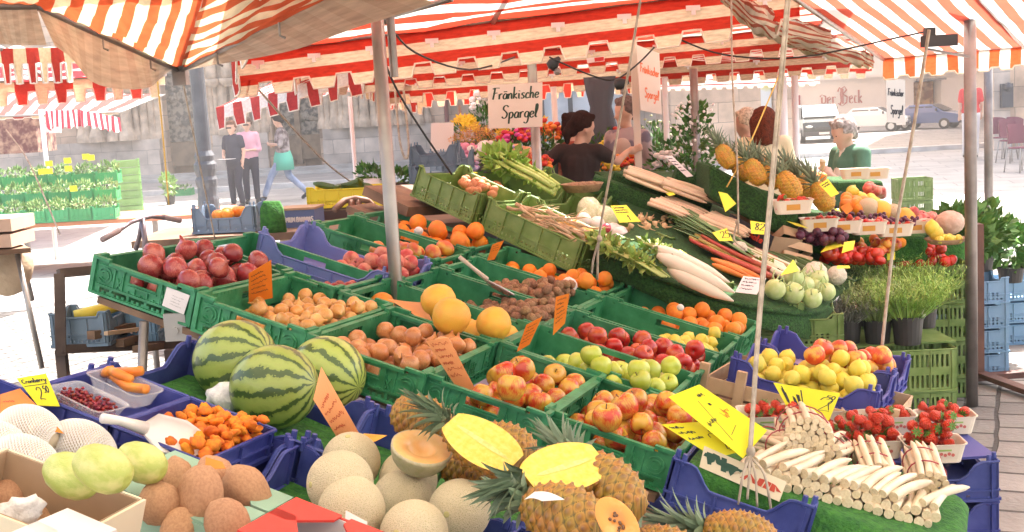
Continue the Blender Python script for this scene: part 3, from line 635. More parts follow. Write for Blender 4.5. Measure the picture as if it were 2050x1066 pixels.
# poles, ropes and lights
def pole(name,p,z0,z1,r,m,label,cat='pole',square=False,group=None):
    mb=MB(); 
    if square: mb.bar((0,0,z0),(0,0,z1),r*2,r*2,up=(0,1,0))
    else: mb.tube([(0,0,z0),(0,0,z1)],r,14)
    o=mb.build(name,m,M=Matrix.Translation((p.x,p.y,0)),smooth=not square); return T(o,label,cat,group)
p1=F1.at(792,560,0); pole('canopy_pole',p1,0,2.75,.026,ALU,'steel canopy pole standing among the fruit crates')
mb=MB(); mb.tube([(0,0,2.0),(0,0,2.36)],.016,10); T(mb.build('pole_sleeve',STEEL,M=Matrix.Translation((p1.x+.045,p1.y+.05,0))),'slim grey tube clamped beside the steel canopy pole','tube')
jt=P(766,38,5.35)
st=empty('canopy_strut',jt,'fan of thin struts spreading from the joint on the steel pole','struts')
for q in ((800,5,5.2),(860,-12,5.0),(905,0,4.8),(940,-15,4.6)): beams(st,[[Vector((0,0,0)),P(*q)-jt]],.009,ALU,'strut')
mb=MB(); mb.ball((0,0,0),.03,10,8); mb.build('joint',STEEL,st)
pole('canopy_pole',P(1076,340,9.0),0,2.26,.035,ALU,'grey pole holding the upright asparagus sign')
pole('canopy_pole',P(1943,300,6.8),0,2.9,.034,STEEL,'tall steel pole in front of the man in red')
pole('canopy_pole',P(1979,300,9.2),0,2.6,.032,STEEL,'thin steel pole left of the wine red cafe chairs')
pb=gz(1952,765,0); o=pole('post_foot',pb,0,0.0,.04,RUST,'x') if False else None
rp=empty('rusty_post',(pb.x,pb.y,0),'square rusty brown steel post with a flat cross foot on the paving','post')
mb=MB(); mb.bar((0,0,0.03),(0,0,.98),.085,.085,up=(0,1,0)); mb.build('post',RUST,rp); mb=MB(); mb.bar((-.5,-.02,.018),(.62,.1,.018),.07,.035); mb.build('foot_bar',RUST,rp); mb=MB(); mb.bar((.02,.0,.055),(.2,-.62,.03),.07,.03); mb.build('foot_bar',RUST,rp)
pole('canopy_pole',P(90,300,17),0,2.1,.03,WHITEP,'white umbrella pole in the herb stall, left one'); pole('canopy_pole',P(42,300,17.5),0,2.1,.03,ALU,'grey umbrella pole in the herb stall, right by the woman at the edge') if False else None
pole('canopy_pole',P(708,300,13),0,2.0,.022,WHITEP,'thin white pole of the sunlit canopy behind the steel pole')
pole('canopy_pole',P(1394,300,10.5),0,2.05,.035,STEEL,'wooden brown pole beside the climbing plant')
pole('canopy_pole',P(1567,250,12),0,1.95,.05,WHITEP,'white pole left of the bakery'); pole('canopy_pole',P(1593,250,12.6),0,1.95,.035,WHITEP,'thinner white pole nearest the parked van')
pole('canopy_pole',P(1112,250,12.5),0,1.98,.03,WHITEP,'white pole left of the flower seller'); pole('canopy_pole',P(1335,280,12),0,2.0,.028,WHITEP,'white pole right of the leaning asparagus sign')
pole('canopy_pole',P(919,200,12.5),0,1.85,.018,ALU,'thin pole above the yellow blooms')
ROPE=mat('rope',(0.5,0.42,0.33),0.9,(0.32,0.26,0.2),30); CABLE=mat('black_cable',(0.02,0.02,0.02),0.5); YROPE=mat('rope_yellow',(0.75,0.5,0.12),0.8)
def rope(pts,r,m,label,name='rope',cat='rope',knots=()):
    pts=[Vector(q) for q in pts]; sm=[]
    for i in range(len(pts)-1):
        p0=pts[max(i-1,0)];p1_=pts[i];p2=pts[i+1];p3=pts[min(i+2,len(pts)-1)]
        for j in range(5):
            t=j/5; sm.append(0.5*((2*p1_)+(-p0+p2)*t+(2*p0-5*p1_+4*p2-p3)*t*t+(-p0+3*p1_-3*p2+p3)*t**3))
    sm.append(pts[-1]); o=sm[0].copy(); mb=MB(); mb.tube([q-o for q in sm],r,6)
    for k in knots: mb.ball(Vector(k)-o,r*2.3,8,6,(1,1,1.4))
    return T(mb.build(name,m,M=Matrix.Translation(o),smooth=True),label,cat)
rope([P(1576,-10,3.7),P(1545,350,3.6),P(1520,620,3.5),P(1500,920,3.35)],.0056,ROPE,'thick rope hanging in front of the lemons, tied above the pineapples',knots=[P(1503,905,3.35),P(1500,925,3.35)])
rope([P(1582,-10,3.72),P(1550,350,3.62),P(1524,620,3.52),P(1503,915,3.36)],.004,ROPE,'thin cord running down beside the thick rope')
for k,(x2,x3,y3) in enumerate([(1488,1478,1040),(1500,1496,1030),(1512,1516,1045),(1530,1545,1060)]):
    rope([P(1501,915,3.34),P(x2,950,3.3),P(x3,y3-30,3.3)],.0036,ROPE,'loose rope end dangling from the big knot, %s'%('leftmost','second from left','third from left','the curled rightmost one')[k],cat='rope')
rope([P(1860,60,4.6),P(1830,250,4.7),P(1790,480,4.8),P(1764,712,4.85)],.0065,ROPE,'taut rope slanting down in front of the herb pots')
rope([P(1284,-10,4.6),P(1262,120,4.7),P(1225,330,4.9),P(1200,470,5.1),P(1196,560,5.2)],.005,ROPE,'rope tied above the parsnip crate',knots=[P(1200,478,5.1)])
rope([P(1200,478,5.1),P(1188,520,5.12),P(1185,548,5.15)],.0045,ROPE,'loose rope tail over the olive crate edge')
rope([P(1464,-10,5.6),P(1466,150,5.7),P(1476,330,5.8),P(1478,470,5.9)],.0045,ROPE,'thin rope hanging beside the tomato carton',knots=[P(1476,445,5.9)])
rope([P(1476,445,5.9),P(1470,480,5.9),P(1492,500,5.88)],.004,ROPE,'loose rope tail over the tomato carton')
rope([P(1560,150,6.6),P(1500,290,6.6),P(1455,375,6.6)],.004,YROPE,'yellowish cord slanting behind the thick rope')
rope([P(362,145,5.5),P(385,260,5.7),P(410,380,6),P(430,478,6.2)],.004,ROPE,'brown cord dropping from the canopy corner past the lamp post')
rope([P(315,160,7),P(325,260,7.5),P(338,410,8)],.005,YROPE,'yellow cord hanging over the church portal')
rope([P(12,260,9),P(60,330,9),P(120,470,9)],.006,ROPE,'cord running down at the far left stall')
rope([P(500,160,7),P(640,315,9),P(710,370,11)],.007,ROPE,'brown cord slanting across the striding man')
rope([P(765,45,5.3),P(770,120,5.4),P(800,190,5.5),P(850,270,5.6),P(905,350,5.7)],.0055,CABLE,'black cable sagging from the pole joint to the flower stall','cable','cable')
rope([P(775,45,5.3),P(830,105,5.6),P(940,140,6.2),P(1030,115,7.0)],.005,CABLE,'black cable looping under the overhead canopy','cable','cable')
rope([P(1100,115,7),P(1180,150,7.2),P(1230,160,7.2),P(1275,130,7.2),P(1310,95,7.2)],.005,CABLE,'black cable joining the two lamp sockets','cable','cable')
rope([P(1350,75,7),P(1450,110,7),P(1600,115,6.8),P(1800,75,6.6),P(1870,60,6.5)],.005,CABLE,'black cable crossing to the floodlight','cable','cable')
rope([P(790,170,8),P(800,280,8),P(812,318,8),P(818,290,8),P(808,180,8)],.008,ROPE,'looped rope hanging behind the steel pole')
for k,(px,py) in enumerate(((1108,128),(1242,168))):
    q=P(px,py,7.1); t=empty('bulb_socket',q,'black lamp socket on the cable, %s'%('the left one above the upright sign','the right one left of the leaning sign')[k],'lamp socket'); mb=MB(); mb.lathe([(0,-.04),(.03,-.03),(.035,0),(.02,.03),(.012,.05),(0,.051)],10,Matrix.Rotation(R(50+30*k),4,'Y')); mb.build('socket',CABLE,t,smooth=True); mb=MB(); mb.ball((.02,0,-.045),.022,8,6); mb.build('bulb',mat('bulb_glass',(0.25,0.2,0.17),.2),t,smooth=True)
fq=P(1880,82,6.4); fl=empty('floodlight',fq,'black floodlight hanging under the right hand canopy','floodlight')
mb=MB(); mb.box((0,0,0),(.17,.08,.06),rz=.2); mb.box((-.05,0,.05),(.05,.05,.04)); mb.build('housing',CABLE,fl); mb=MB(); mb.bar((-.06,0,-.04),(.16,.02,-.09),.03,.012); mb.build('bracket',STEEL,fl)
# ================================================================ crates
GREEN=mat('crate_green',(0.018,0.175,0.062),0.5,(0.06,0.30,0.14),16,(.35,.72),detail=9,bump=.15,bscale=60,rnd=.1)
OLIVE=mat('crate_olive',(0.13,0.225,0.045),0.5,(0.22,0.32,0.10),14,(.35,.72),detail=9,bump=.15,bscale=60,rnd=.12)
BLUE=mat('crate_blue',(0.028,0.040,0.21),0.45,(0.08,0.10,0.34),12,(.35,.75),detail=9,bump=.1,bscale=60,rnd=.08)
BLUEL=mat('crate_lilac',(0.16,0.19,0.48),0.55,(0.2,0.22,0.5),5,bump=.15,rnd=.05)
BLUEG=mat('crate_greyblue',(0.13,0.19,0.25),0.5,(0.16,0.22,0.28),5,rnd=.1)
BLUES=mat('crate_skyblue',(0.16,0.30,0.44),0.5,(0.2,0.34,0.48),5,rnd=.06)
YEL=mat('crate_yellow',(0.75,0.62,0.03),0.5,rnd=.05)
LGREEN=mat('crate_lightgreen',(0.20,0.42,0.10),0.5,(0.25,0.48,0.14),5,rnd=.1)
BWOOD=mat('board_wood',(0.22,0.13,0.075),0.75,(0.13,0.075,0.045),7,bump=.3,bscale=20)
PWOOD=mat('pale_wood',(0.62,0.43,0.26),0.7,(0.5,0.33,0.19),9,bump=.2,bscale=25)
TURF=mat('turf_mat',(0.025,0.115,0.018),0.9,(0.012,0.062,0.012),60,(0.35,0.65),bump=1.0,bscale=320)
TURFD=mat('turf_dark',(0.035,0.115,0.02),0.95,(0.008,0.04,0.009),85,(0.35,0.65),bump=1.0,bscale=120,detail=8)
TURFL=mat('turf_light',(0.05,0.20,0.025),0.9,(0.02,0.11,0.018),50,(0.35,0.65),bump=1.0,bscale=110,detail=8)
def wall(mb,L_,H,th,nx,nz,solid,top,M):
    """upright wall built of cells; solid(i,j) says whether a cell is there, top(x) is the height of the upper edge"""
    xs=[L_*i/nx for i in range(nx+1)]; vid={}
    def z(i,j): return H*j/nz if j<nz else max(top(xs[i]),H*(nz-1)/nz+.001)
    def vtx(i,j,s):
        k=(i,j,s)
        if k not in vid: vid[k]=len(vs); vs.append(M@Vector((xs[i],th*s,z(i,j))))
        return vid[k]
    vs=[];fs=[]
    S=lambda i,j: 0<=i<nx and 0<=j<nz and solid(i,j)
    for i in range(nx):
        for j in range(nz):
            if not S(i,j): continue
            q=[(i,j),(i+1,j),(i+1,j+1),(i,j+1)]
            fs.append([vtx(a,b,0) for a,b in q]); fs.append([vtx(a,b,1) for a,b in reversed(q)])
            for di,dj,e in((0,-1,(q[1],q[0])),(1,0,(q[2],q[1])),(0,1,(q[3],q[2])),(-1,0,(q[0],q[3]))):
                if not S(i+di,j+dj): fs.append([vtx(*e[0],0),vtx(*e[1],0),vtx(*e[1],1),vtx(*e[0],1)])
    mb.add(vs,fs)
def crate_mesh(name,L_,W_,H,m,style='green',th=.006,floor=True):
    mb=MB()
    walls=[(L_,Matrix.Translation((-L_/2,-W_/2,0))),(L_,Matrix.Translation((L_/2,W_/2,0))@Matrix.Rotation(PI,4,'Z')),(W_,Matrix.Translation((L_/2,-W_/2,0))@Matrix.Rotation(PI/2,4,'Z')),(W_,Matrix.Translation((-L_/2,W_/2,0))@Matrix.Rotation(-PI/2,4,'Z'))]
    for l,M in walls:
        c=.01
        if style=='green':
            nx=int(l/c);nz=14
            def solid(i,j):
                x=(i+.5)/nx; mid=abs(x-.5)*l
                if j==1 or j==2: 
                    return j==1 and i%2==0 or i%7==0 or mid>l/2-.03
                if j==12: return i%2==0 or mid>l/2-.04 or mid<.09
                if 8<=j<=10 and mid<.052: return False
                return True
            def top(x): return H if abs(x-l/2)>l*.27 else H+.007 if l<.5 else H
            def top(x):
                d=min(x,l-x)
                return H if d<.06 else H-.010
            wall(mb,l,H,th,nx,nz,solid,top,M)
            def rb(x0,z0,x1,z1,w_=.004): mb.bar(M@Vector((x0,-.0032,z0)),M@Vector((x1,-.0032,z1)),.007,w_,up=M.to_3x3()@Vector((0,0,1)))
            mb.bar(M@Vector((-.004,-.003,H-.002)),M@Vector((.06,-.003,H-.002)),.016,.01); mb.bar(M@Vector((l-.06,-.003,H-.002)),M@Vector((l+.004,-.003,H-.002)),.016,.01); mb.bar(M@Vector((.06,-.003,H-.013)),M@Vector((l-.06,-.003,H-.013)),.016,.01)
            mb.bar(M@Vector((0,-.003,.004)),M@Vector((l,-.003,.004)),.014,.008)
            mb.bar(M@Vector((.0,0,0)),M@Vector((.0,0,H)),.016,.016,up=M.to_3x3()@Vector((0,1,0)))
            rb(.02,.036,l-.02,.036); rb(.02,H*.82,l/2-.07,H*.82)
            for x in (.085,l/2-.075,l/2+.075,l-.085): rb(x,.036,x,H-.012)
            for s_ in (-1,1):
                cxp=l/2+s_*(l/2-.047); zz=H*.56
                for rr in (.026,.015):
                    pts=[M@Vector((cxp+rr*math.cos(a),-.003,zz+rr*math.sin(a))) for a in [R(q) for q in range(-150,151,25)]]; mb.tube(pts,.0024,4)
                # embossed lattice of struts
                x0=l/2+s_*.08
                for k in range(3):
                    a=x0+s_*k*.018; 
                    if abs(a+s_*.018-l/2)<l/2-.08: rb(a,.04,a+s_*.018,.075,.003); rb(a+s_*.018,.04,a,.075,.003); rb(a,.04,a,.085,.003)
            rb(l/2-.06,H*.5,l/2+.06,H*.5); 
            for k in range(5): rb(l/2-.05+.025*k,.04,l/2-.05+.025*k,H*.5 if k%2 else H*.36,.004)
            mb.tube([M@Vector((l/2-.054,-.002,H*.56)),M@Vector((l/2+.054,-.002,H*.56)),M@Vector((l/2+.054,-.002,H*.79)),M@Vector((l/2-.054,-.002,H*.79)),M@Vector((l/2-.054,-.002,H*.56))],.0022,4)
        elif style in('blue','olive','solid','grid'):
            nx=max(12,int(l/.0125));nz=10
            cw={'blue':.12,'olive':.07,'solid':0,'grid':0}[style]; lowf={'blue':.56,'olive':.72,'solid':1,'grid':1}[style]
            longw=l>max(L_,W_)-.01
            def top(x):
                d=min(x,l-x)
                if style=='solid' or style=='grid': return H
                if style=='olive' and longw: return H*.86 if d>.05 else H
                if d<cw*.45: return H
                if d<cw: f=(d-cw*.45)/(cw*.55); f=f*f*(3-2*f); return H*(1-(1-lowf)*f)
                return H*lowf
            def solid(i,j):
                x=(i+.5)/nx*l; d=min(x,l-x); z_=(j+.5)/nz
                if style=='olive':
                    if .2<z_<.32 and i%2==0 and d>.04: return False
                    if .42<z_<.62 and i%2==0 and (.06<d<.13): return False
                if style=='blue': 
                    if j==2 and i%6==3: return False
                if style=='grid':
                    if d>.03 and i%2==0 and z_>.12 and z_<.88 and j not in(4,5) and not(abs(x-l/2)<.03): return False
                return True
            hh=H
            wall(mb,l,H*(lowf if style!='grid' else 1)*.98 if style!='solid' else H,th,nx,nz,solid,top,M)
            def vb(x,z0,z1,w_=.006): mb.bar(M@Vector((x,-.004,z0)),M@Vector((x,-.004,z1)),w_,.008,up=M.to_3x3()@Vector((0,1,0)))
            for k in range(int(l/.1)+1):
                x=.02+(l-.04)*k/int(l/.1); vb(x,.003,top(x)-.006)
            mb.bar(M@Vector((0,-.004,.006)),M@Vector((l,-.004,.006)),.012,.01); 
            if style!='grid' : mb.bar(M@Vector((.0,-.003,H*lowf*.5)),M@Vector((l,-.003,H*lowf*.5)),.008,.005)
            pts=[M@Vector((x,-.002,top(x))) for x in [l*q/24 for q in range(25)]]; mb.tube(pts,.0045,5)
            if style=='blue':
                for x in (.028,l-.028): mb.tube([M@Vector((x,.004,H-.01)),M@Vector((x,.004,H+.022))],[.009,.007],8)
    if floor: mb.box((0,0,.004),(L_-.002,W_-.002,.006))
    return mb.mesh(name,m)
H1=.125
ME_G=crate_mesh('crate_green',.59,.39,H1,GREEN,'green')
ME_O=crate_mesh('crate_olive',.58,.39,.16,OLIVE,'olive')
ME_B=crate_mesh('crate_blue',.59,.39,.13,BLUE,'blue',floor=True)
ME_BL=crate_mesh('crate_lilac',.59,.39,.14,BLUEL,'blue')
ME_BG=crate_mesh('crate_greyblue',.5,.3,.13,BLUEG,'blue')
ME_T=crate_mesh('tray_blue',.243,.29,.07,BLUE,'solid')
ME_GR=crate_mesh('crate_grid',.58,.39,.22,OLIVE,'grid')
ME_SKY=crate_mesh('crate_sky',.36,.30,.16,BLUES,'olive')
ME_Y=crate_mesh('crate_yellow',.55,.36,.13,YEL,'olive')
ME_SM=crate_mesh('crate_small',.34,.24,.12,BLUEG,'olive')
ME_LG=crate_mesh('crate_lightgreen',.58,.39,.15,LGREEN,'olive')
def crate(me,name,M,label,group=None,cat='crate'):
    return T(link(name,me,None,M),label,cat,group)
def crate_edge(F,a,b,back,long_=True,D_=.39,L_=.59,me=ME_G,h=-H1,label='',group='green fruit crates',name='fruit_crate',nudge=0):
    """crate whose front (or back) rim runs between two observed rim corners"""
    A=F.loc(F.at(*a)); B=F.loc(F.at(*b)); sx=(A[0]+B[0])/2; sy=(A[1]+B[1])/2
    dep=D_ if long_ else L_
    t=sy+(-dep/2 if back else dep/2)+nudge
    M=F.M(sx,t,h,0 if long_ else PI/2); crate(me,name,M,label,group); return (sx,t,(L_ if long_ else D_),dep)
CR1={}
rowF=[('redonion',(191,512),(394,580),'leftmost green crate of the near row, full of red onions, torn white label'),('whiteonion',(394,582),(622,668),'green crate of small yellow onions, second from left in the near row'),('shallot',(625,668),(847,751),'green crate of brown onions in the near row, behind the right watermelon'),('appleA',(850,752),(1094,822),'green crate of red apples with an orange card, left neighbour of the nearest crate'),('appleB',(1097,822),(1353,902),'nearest green crate, red and yellow apples under the yellow cards')]
for k,a,b_,lb in rowF: CR1[k]=crate_edge(F1,a,b_,False,False,label=lb)
rest=[('shade2',(507,461),(770,557),'green crate with small red onions behind the orange card'),('grape',(773,557),(1075,652),'green crate holding yellow grapefruit'),('greenapple',(1078,655),(1386,744),'green crate of green apples'),
('walnutA',(877,535),(1144,622),'green crate of walnuts, near one of two'),('redapple',(1144,625),(1437,706),'green crate of dark red apples'),('mango',(704,427),(947,508),'green crate of mangoes left of the steel pole'),('walnutB',(953,511),(1203,595),'green crate of walnuts with the metal scoop, far one of two'),('lemon',(1208,597),(1478,671),'green crate of small lemons'),
('orangeA',(789,416),(997,484),'green crate of big oranges right of the steel pole'),('orangeB',(1016,491),(1255,570),'green crate of oranges with one white wrapped fruit, in the middle of the back row'),('orangeC',(1260,577),(1519,638),'green crate of oranges, right end of the back row')]
for k,a,b_,lb in rest: CR1[k]=crate_edge(F1,a,b_,True,True,label=lb)
CR1['peach']=crate_edge(F1,(612,452),(868,540),True,True,me=ME_BL,label='lilac blue crate of pink peaches between the green crates',name='peach_crate',group='lilac crate')
# support under the first bank
def board(F,s0,s1,t0,t1,h,th,m,name,label,cat,wob=0):
    mb=MB(); mb.box(((s0+s1)/2,(t0+t1)/2,h-th/2),(s1-s0,t1-t0,th)); o=mb.build(name,m,M=F.M()); return T(o,label,cat)
board(F1,.02,1.97,.03,2.2,-H1-.006,.022,BWOOD,'display_board','sloping brown board that carries the green crates','board')
tr=empty('trestle',F1.w(.1,.1,-.3),'metal trestle legs under the left end of the fruit display','trestle'); iT=tr.matrix_world.inverted()
for a,b_ in (((.22,.02),(-.12,.0)),((.5,.02),(.5,0)),((1.3,.5),(1.3,.5)),((1.9,.9),(1.9,.9)),((.4,1.9),(.4,1.9))):
    p=F1.w(a[0],a[1],-H1-.03); q=Vector((p.x+(b_[0]-a[0])*.5,p.y,0)); beams(tr,[[iT@p,iT@q]],.016,STEEL,'leg')
bk=F1.at(352,655,-.14); mb=MB(); mb.box((0,0,0),(.07,.02,.09)); mb.tube([(0,-.02,-.01),(0,.0,-.01)],.012,8); T(mb.build('bolted_bracket',mat('galvanised',(.45,.43,.4),.4,metal=.6),M=Matrix.Translation(bk)),'galvanised bracket with a bolt under the red onion crate','bracket')
# torn label
def onface(px,py,sx,sy,lb): pass
# ---- olive crates and vegetable bank
def px_crate(F,px,py,me,h0,hrim,off,rz,label,group,name='fruit_crate'):
    s_,t_=F.st(px,py,hrim); M=F.M(s_+off[0],t_+off[1],h0,rz); return crate(me,name,M,label,group),(s_+off[0],t_+off[1])
OL=[]
for (s_,t_,lb) in [(.30,.2,'long olive green crate of tangled roots, front left of the vegetable bank'),(.33,.60,'olive green crate with onions and white turnips, middle of the three'),(.36,1.00,'olive green crate with wrapped cabbages and a yellow card')]:
    crate(ME_O,'vegetable_crate',F2.M(s_,t_,-.16),lb,'olive vegetable crates'); OL.append((s_,t_))
for (s_,t_,lb) in [(-.21,.16,'olive green crate holding a white sheet, left end of the vegetable bank'),(-.2,.56,'olive green crate with orange roots and a yellow card'),(-.18,.97,'olive green crate holding the celery')]:
    crate(ME_O,'vegetable_crate',F2.M(s_,t_,-.15)@Matrix.Diagonal((.69,1,1,1)),lb,'olive vegetable crates')
T((lambda mb:mb.build('plank',BWOOD,M=F1.M()))(MB().box((.7,2.36,-.055),(1.9,.26,.03))),'long weathered plank sloping under the olive crates','plank')
T((lambda mb:mb.build('plank_end',BWOOD,M=F2.M()))(MB().box((-.47,.45,-.20),(.3,1.2,.05))),'brown board end sticking out left of the olive crates','board')
board(F2,-.33,1.1,.5,2.6,-.22,.02,BWOOD,'display_board','sloping board that carries the vegetables','board')
# ================================================================ fruit and vegetable prototypes (unit radius unless noted)
def nodes_mat(name):
    m=bpy.data.materials.new(name); m.use_nodes=True; return m,m.node_tree.nodes,m.node_tree.links,m.node_tree.nodes['Principled BSDF']
def apple_mat(name,ca,cb,lo=.4,hi=.6,streak=.35,rough=.25):
    m,N,L,p=nodes_mat(name); tc=N.new('ShaderNodeTexCoord'); oi=N.new('ShaderNodeObjectInfo')
    ad=N.new('ShaderNodeVectorMath'); ad.operation='MULTIPLY_ADD'; ad.inputs[1].default_value=(1,1,1); cx_=N.new('ShaderNodeCombineXYZ'); mu=N.new('ShaderNodeMath'); mu.operation='MULTIPLY'; mu.inputs[1].default_value=40; L.new(oi.outputs['Random'],mu.inputs[0]); L.new(mu.outputs[0],cx_.inputs[0]); L.new(mu.outputs[0],cx_.inputs[1])
    L.new(tc.outputs['Object'],ad.inputs[0]); L.new(cx_.outputs[0],ad.inputs[2])
    n=N.new('ShaderNodeTexNoise'); n.inputs['Scale'].default_value=.8; n.inputs['Detail'].default_value=2; L.new(ad.outputs[0],n.inputs['Vector'])
    mp=N.new('ShaderNodeMapping'); mp.inputs['Scale'].default_value=(7,7,.8); L.new(ad.outputs[0],mp.inputs[0])
    n2=N.new('ShaderNodeTexNoise'); n2.inputs['Scale'].default_value=2; n2.inputs['Detail'].default_value=4; L.new(mp.outputs[0],n2.inputs['Vector'])
    a=N.new('ShaderNodeMath'); a.operation='MULTIPLY_ADD'; a.inputs[1].default_value=streak; L.new(n2.outputs['Fac'],a.inputs[0]); L.new(n.outputs['Fac'],a.inputs[2])
    s_=N.new('ShaderNodeMath'); s_.operation='SUBTRACT'; s_.inputs[1].default_value=streak*.5; L.new(a.outputs[0],s_.inputs[0])
    cr=N.new('ShaderNodeValToRGB'); e=cr.color_ramp.elements; e[0].position=lo; e[1].position=hi; e[0].color=(*ca,1); e[1].color=(*cb,1); L.new(s_.outputs[0],cr.inputs[0])
    hs=N.new('ShaderNodeHueSaturation'); mr=N.new('ShaderNodeMapRange'); mr.inputs['To Min'].default_value=.8; mr.inputs['To Max'].default_value=1.15; L.new(oi.outputs['Random'],mr.inputs['Value']); L.new(mr.outputs[0],hs.inputs['Value']); L.new(cr.outputs[0],hs.inputs['Color'])
    L.new(hs.outputs[0],p.inputs['Base Color']); p.inputs['Roughness'].default_value=rough; p.inputs['Coat Weight'].default_value=.25; p.inputs['Coat Roughness'].default_value=.12
    p.inputs['Subsurface Weight'].default_value=0
    return m
def lobed(prof,n,name,m,stem=None,lob=0,k=5,sm=True):
    mb=MB(); mb.lathe(prof,n,fn=(lambda q:Vector((q.x*(1+lob*math.cos(k*math.atan2(q.y,q.x))),q.y*(1+lob*math.cos(k*math.atan2(q.y,q.x))),q.z))) if lob else None)
    ms=[m]
    if stem: mb.cur=1; mb.tube(stem[0],stem[1],5); ms.append(stem[2])
    return mb.mesh(name,ms,sm)
STEM=mat('stem_brown',(0.12,0.07,0.03),.8); LEAFG=mat('leaf_green',(0.05,0.16,0.02),.6,(0.09,0.22,0.03),5,island=.3); CALYX=mat('calyx_green',(0.10,0.20,0.03),.6,island=.2)
aprof=[(0,-.72),(.18,-.8),(.42,-.82),(.68,-.65),(.87,-.35),(.98,0),(1,.2),(.93,.5),(.75,.75),(.5,.87),(.28,.85),(.12,.72),(0,.6)]
def apple_proto(name,m): return proto(name,lobed(aprof,18,name,m,([(0,0,.6),(.03,0,.9),(.08,0,1.08)],[.04,.035,.05],STEM),.025,5))
APA=apple_proto('apple',apple_mat('apple_redyellow',(0.52,0.04,0.012),(0.60,0.33,0.04),.38,.57))
APR=apple_proto('apple',apple_mat('apple_red',(0.42,0.018,0.014),(0.62,0.14,0.03),.45,.72,.25,.22))
APG=apple_proto('apple',apple_mat('apple_green',(0.42,0.50,0.045),(0.55,0.60,0.10),.35,.65,.2))
APP=apple_proto('peach',apple_mat('nectarine',(0.62,0.07,0.02),(0.74,0.42,0.06),.44,.6,.3,.3))
PCH=apple_proto('peach',apple_mat('peach_pink',(0.50,0.06,0.055),(0.66,0.26,0.17),.38,.6,.4,.6))
MNG=proto('mango',lobed([(0,-1),(.5,-.85),(.8,-.5),(.95,0),(.9,.4),(.65,.8),(.3,1.0),(0,1.06)],14,'mango',apple_mat('mango_skin',(0.55,0.10,0.03),(0.62,0.36,0.04),.42,.6,.15,.35)))
orprof=[(0,-.93),(.3,-.93),(.6,-.78),(.85,-.5),(.98,-.12),(1,.15),(.9,.5),(.65,.78),(.35,.92),(.12,.94),(0,.9)]
def citrus(name,nm,c,c2,b=.35,r=.4): return proto(name,lobed(orprof,18,nm,mat(nm,c,r,c2,1.3,bump=b,bscale=26,rnd=.1,spec=.5)))
ORG_=citrus('orange','orange_peel',(0.80,0.22,0.01),(0.82,0.29,0.015)); GRP=citrus('grapefruit','grapefruit_peel',(0.80,0.46,0.05),(0.84,0.40,0.05),.25,.38)
lprof=[(0,-1.3),(.1,-1.27),(.16,-1.12),(.45,-.95),(.78,-.6),(.96,-.2),(1,.1),(.9,.5),(.65,.85),(.35,1.08),(.16,1.2),(.08,1.32),(0,1.34)]
LEM=proto('lemon',lobed(lprof,16,'lemon',mat('lemon_peel',(0.76,0.60,0.06),.4,(0.70,0.62,0.10),1.2,bump=.3,bscale=22,rnd=.08)))
onprof=[(0,-.84),(.12,-.86),(.35,-.78),(.7,-.55),(.95,-.15),(1,.1),(.88,.42),(.55,.7),(.28,.88),(.16,1.06),(.12,1.3),(.05,1.42),(0,1.44)]
def onion(nm,a,b,r=.32): return proto('onion',lobed(onprof,16,nm,apple_mat(nm,a,b,.42,.62,.6,r),lob=.015,k=7))
ONB=onion('onion_brown',(0.48,0.17,0.05),(0.64,0.29,0.11)); ONY=onion('onion_yellow',(0.62,0.27,0.06),(0.74,0.43,0.15)); ONR=onion('onion_red',(0.30,0.03,0.035),(0.46,0.12,0.09),.25)
def walnut_me():
    mb=MB(); mb.ball((0,0,0),1,16,11,(1,.92,1.12),fn=lambda q:q*(1+.09*noise.noise(q*3.2)+.05*math.sin(9*q.z+3*q.x)) if q.length>0 else q); return mb.mesh('walnut',mat('walnut_shell',(0.36,0.20,0.10),.75,(0.24,0.12,0.06),2.4,bump=.6,bscale=6,rnd=.2),True)
WAL=proto('walnut',walnut_me())
TOM=proto('tomato',lobed([(0,-.8),(.4,-.78),(.78,-.5),(.98,-.1),(1,.15),(.85,.5),(.5,.74),(.2,.72),(0,.62)],16,'tomato',mat('tomato_skin',(0.56,0.025,0.01),.2,(0.62,0.05,0.015),1,rnd=.1,coat=.3),([(0,0,.6),(0,0,.8)],[.07,.03],CALYX),.03,5))
PLM=proto('plum',lobed(orprof,12,'plum',mat('plum_skin',(0.07,0.015,0.035),.3,(0.14,0.03,0.06),1.5,rnd=.2)))
APC=proto('dried_apricot',(lambda mb:mb.mesh('dried_apricot',mat('apricot_dried',(0.80,0.24,0.008),.7,(0.62,0.14,0.006),1.6,rnd=.2),True))(MB().ball((0,0,0),1,14,9,(1.1,.9,.6),fn=lambda q:Vector((q.x,q.y,q.z+.15*q.x*q.x-.1))*(1+.35*noise.noise(q*1.9)))))
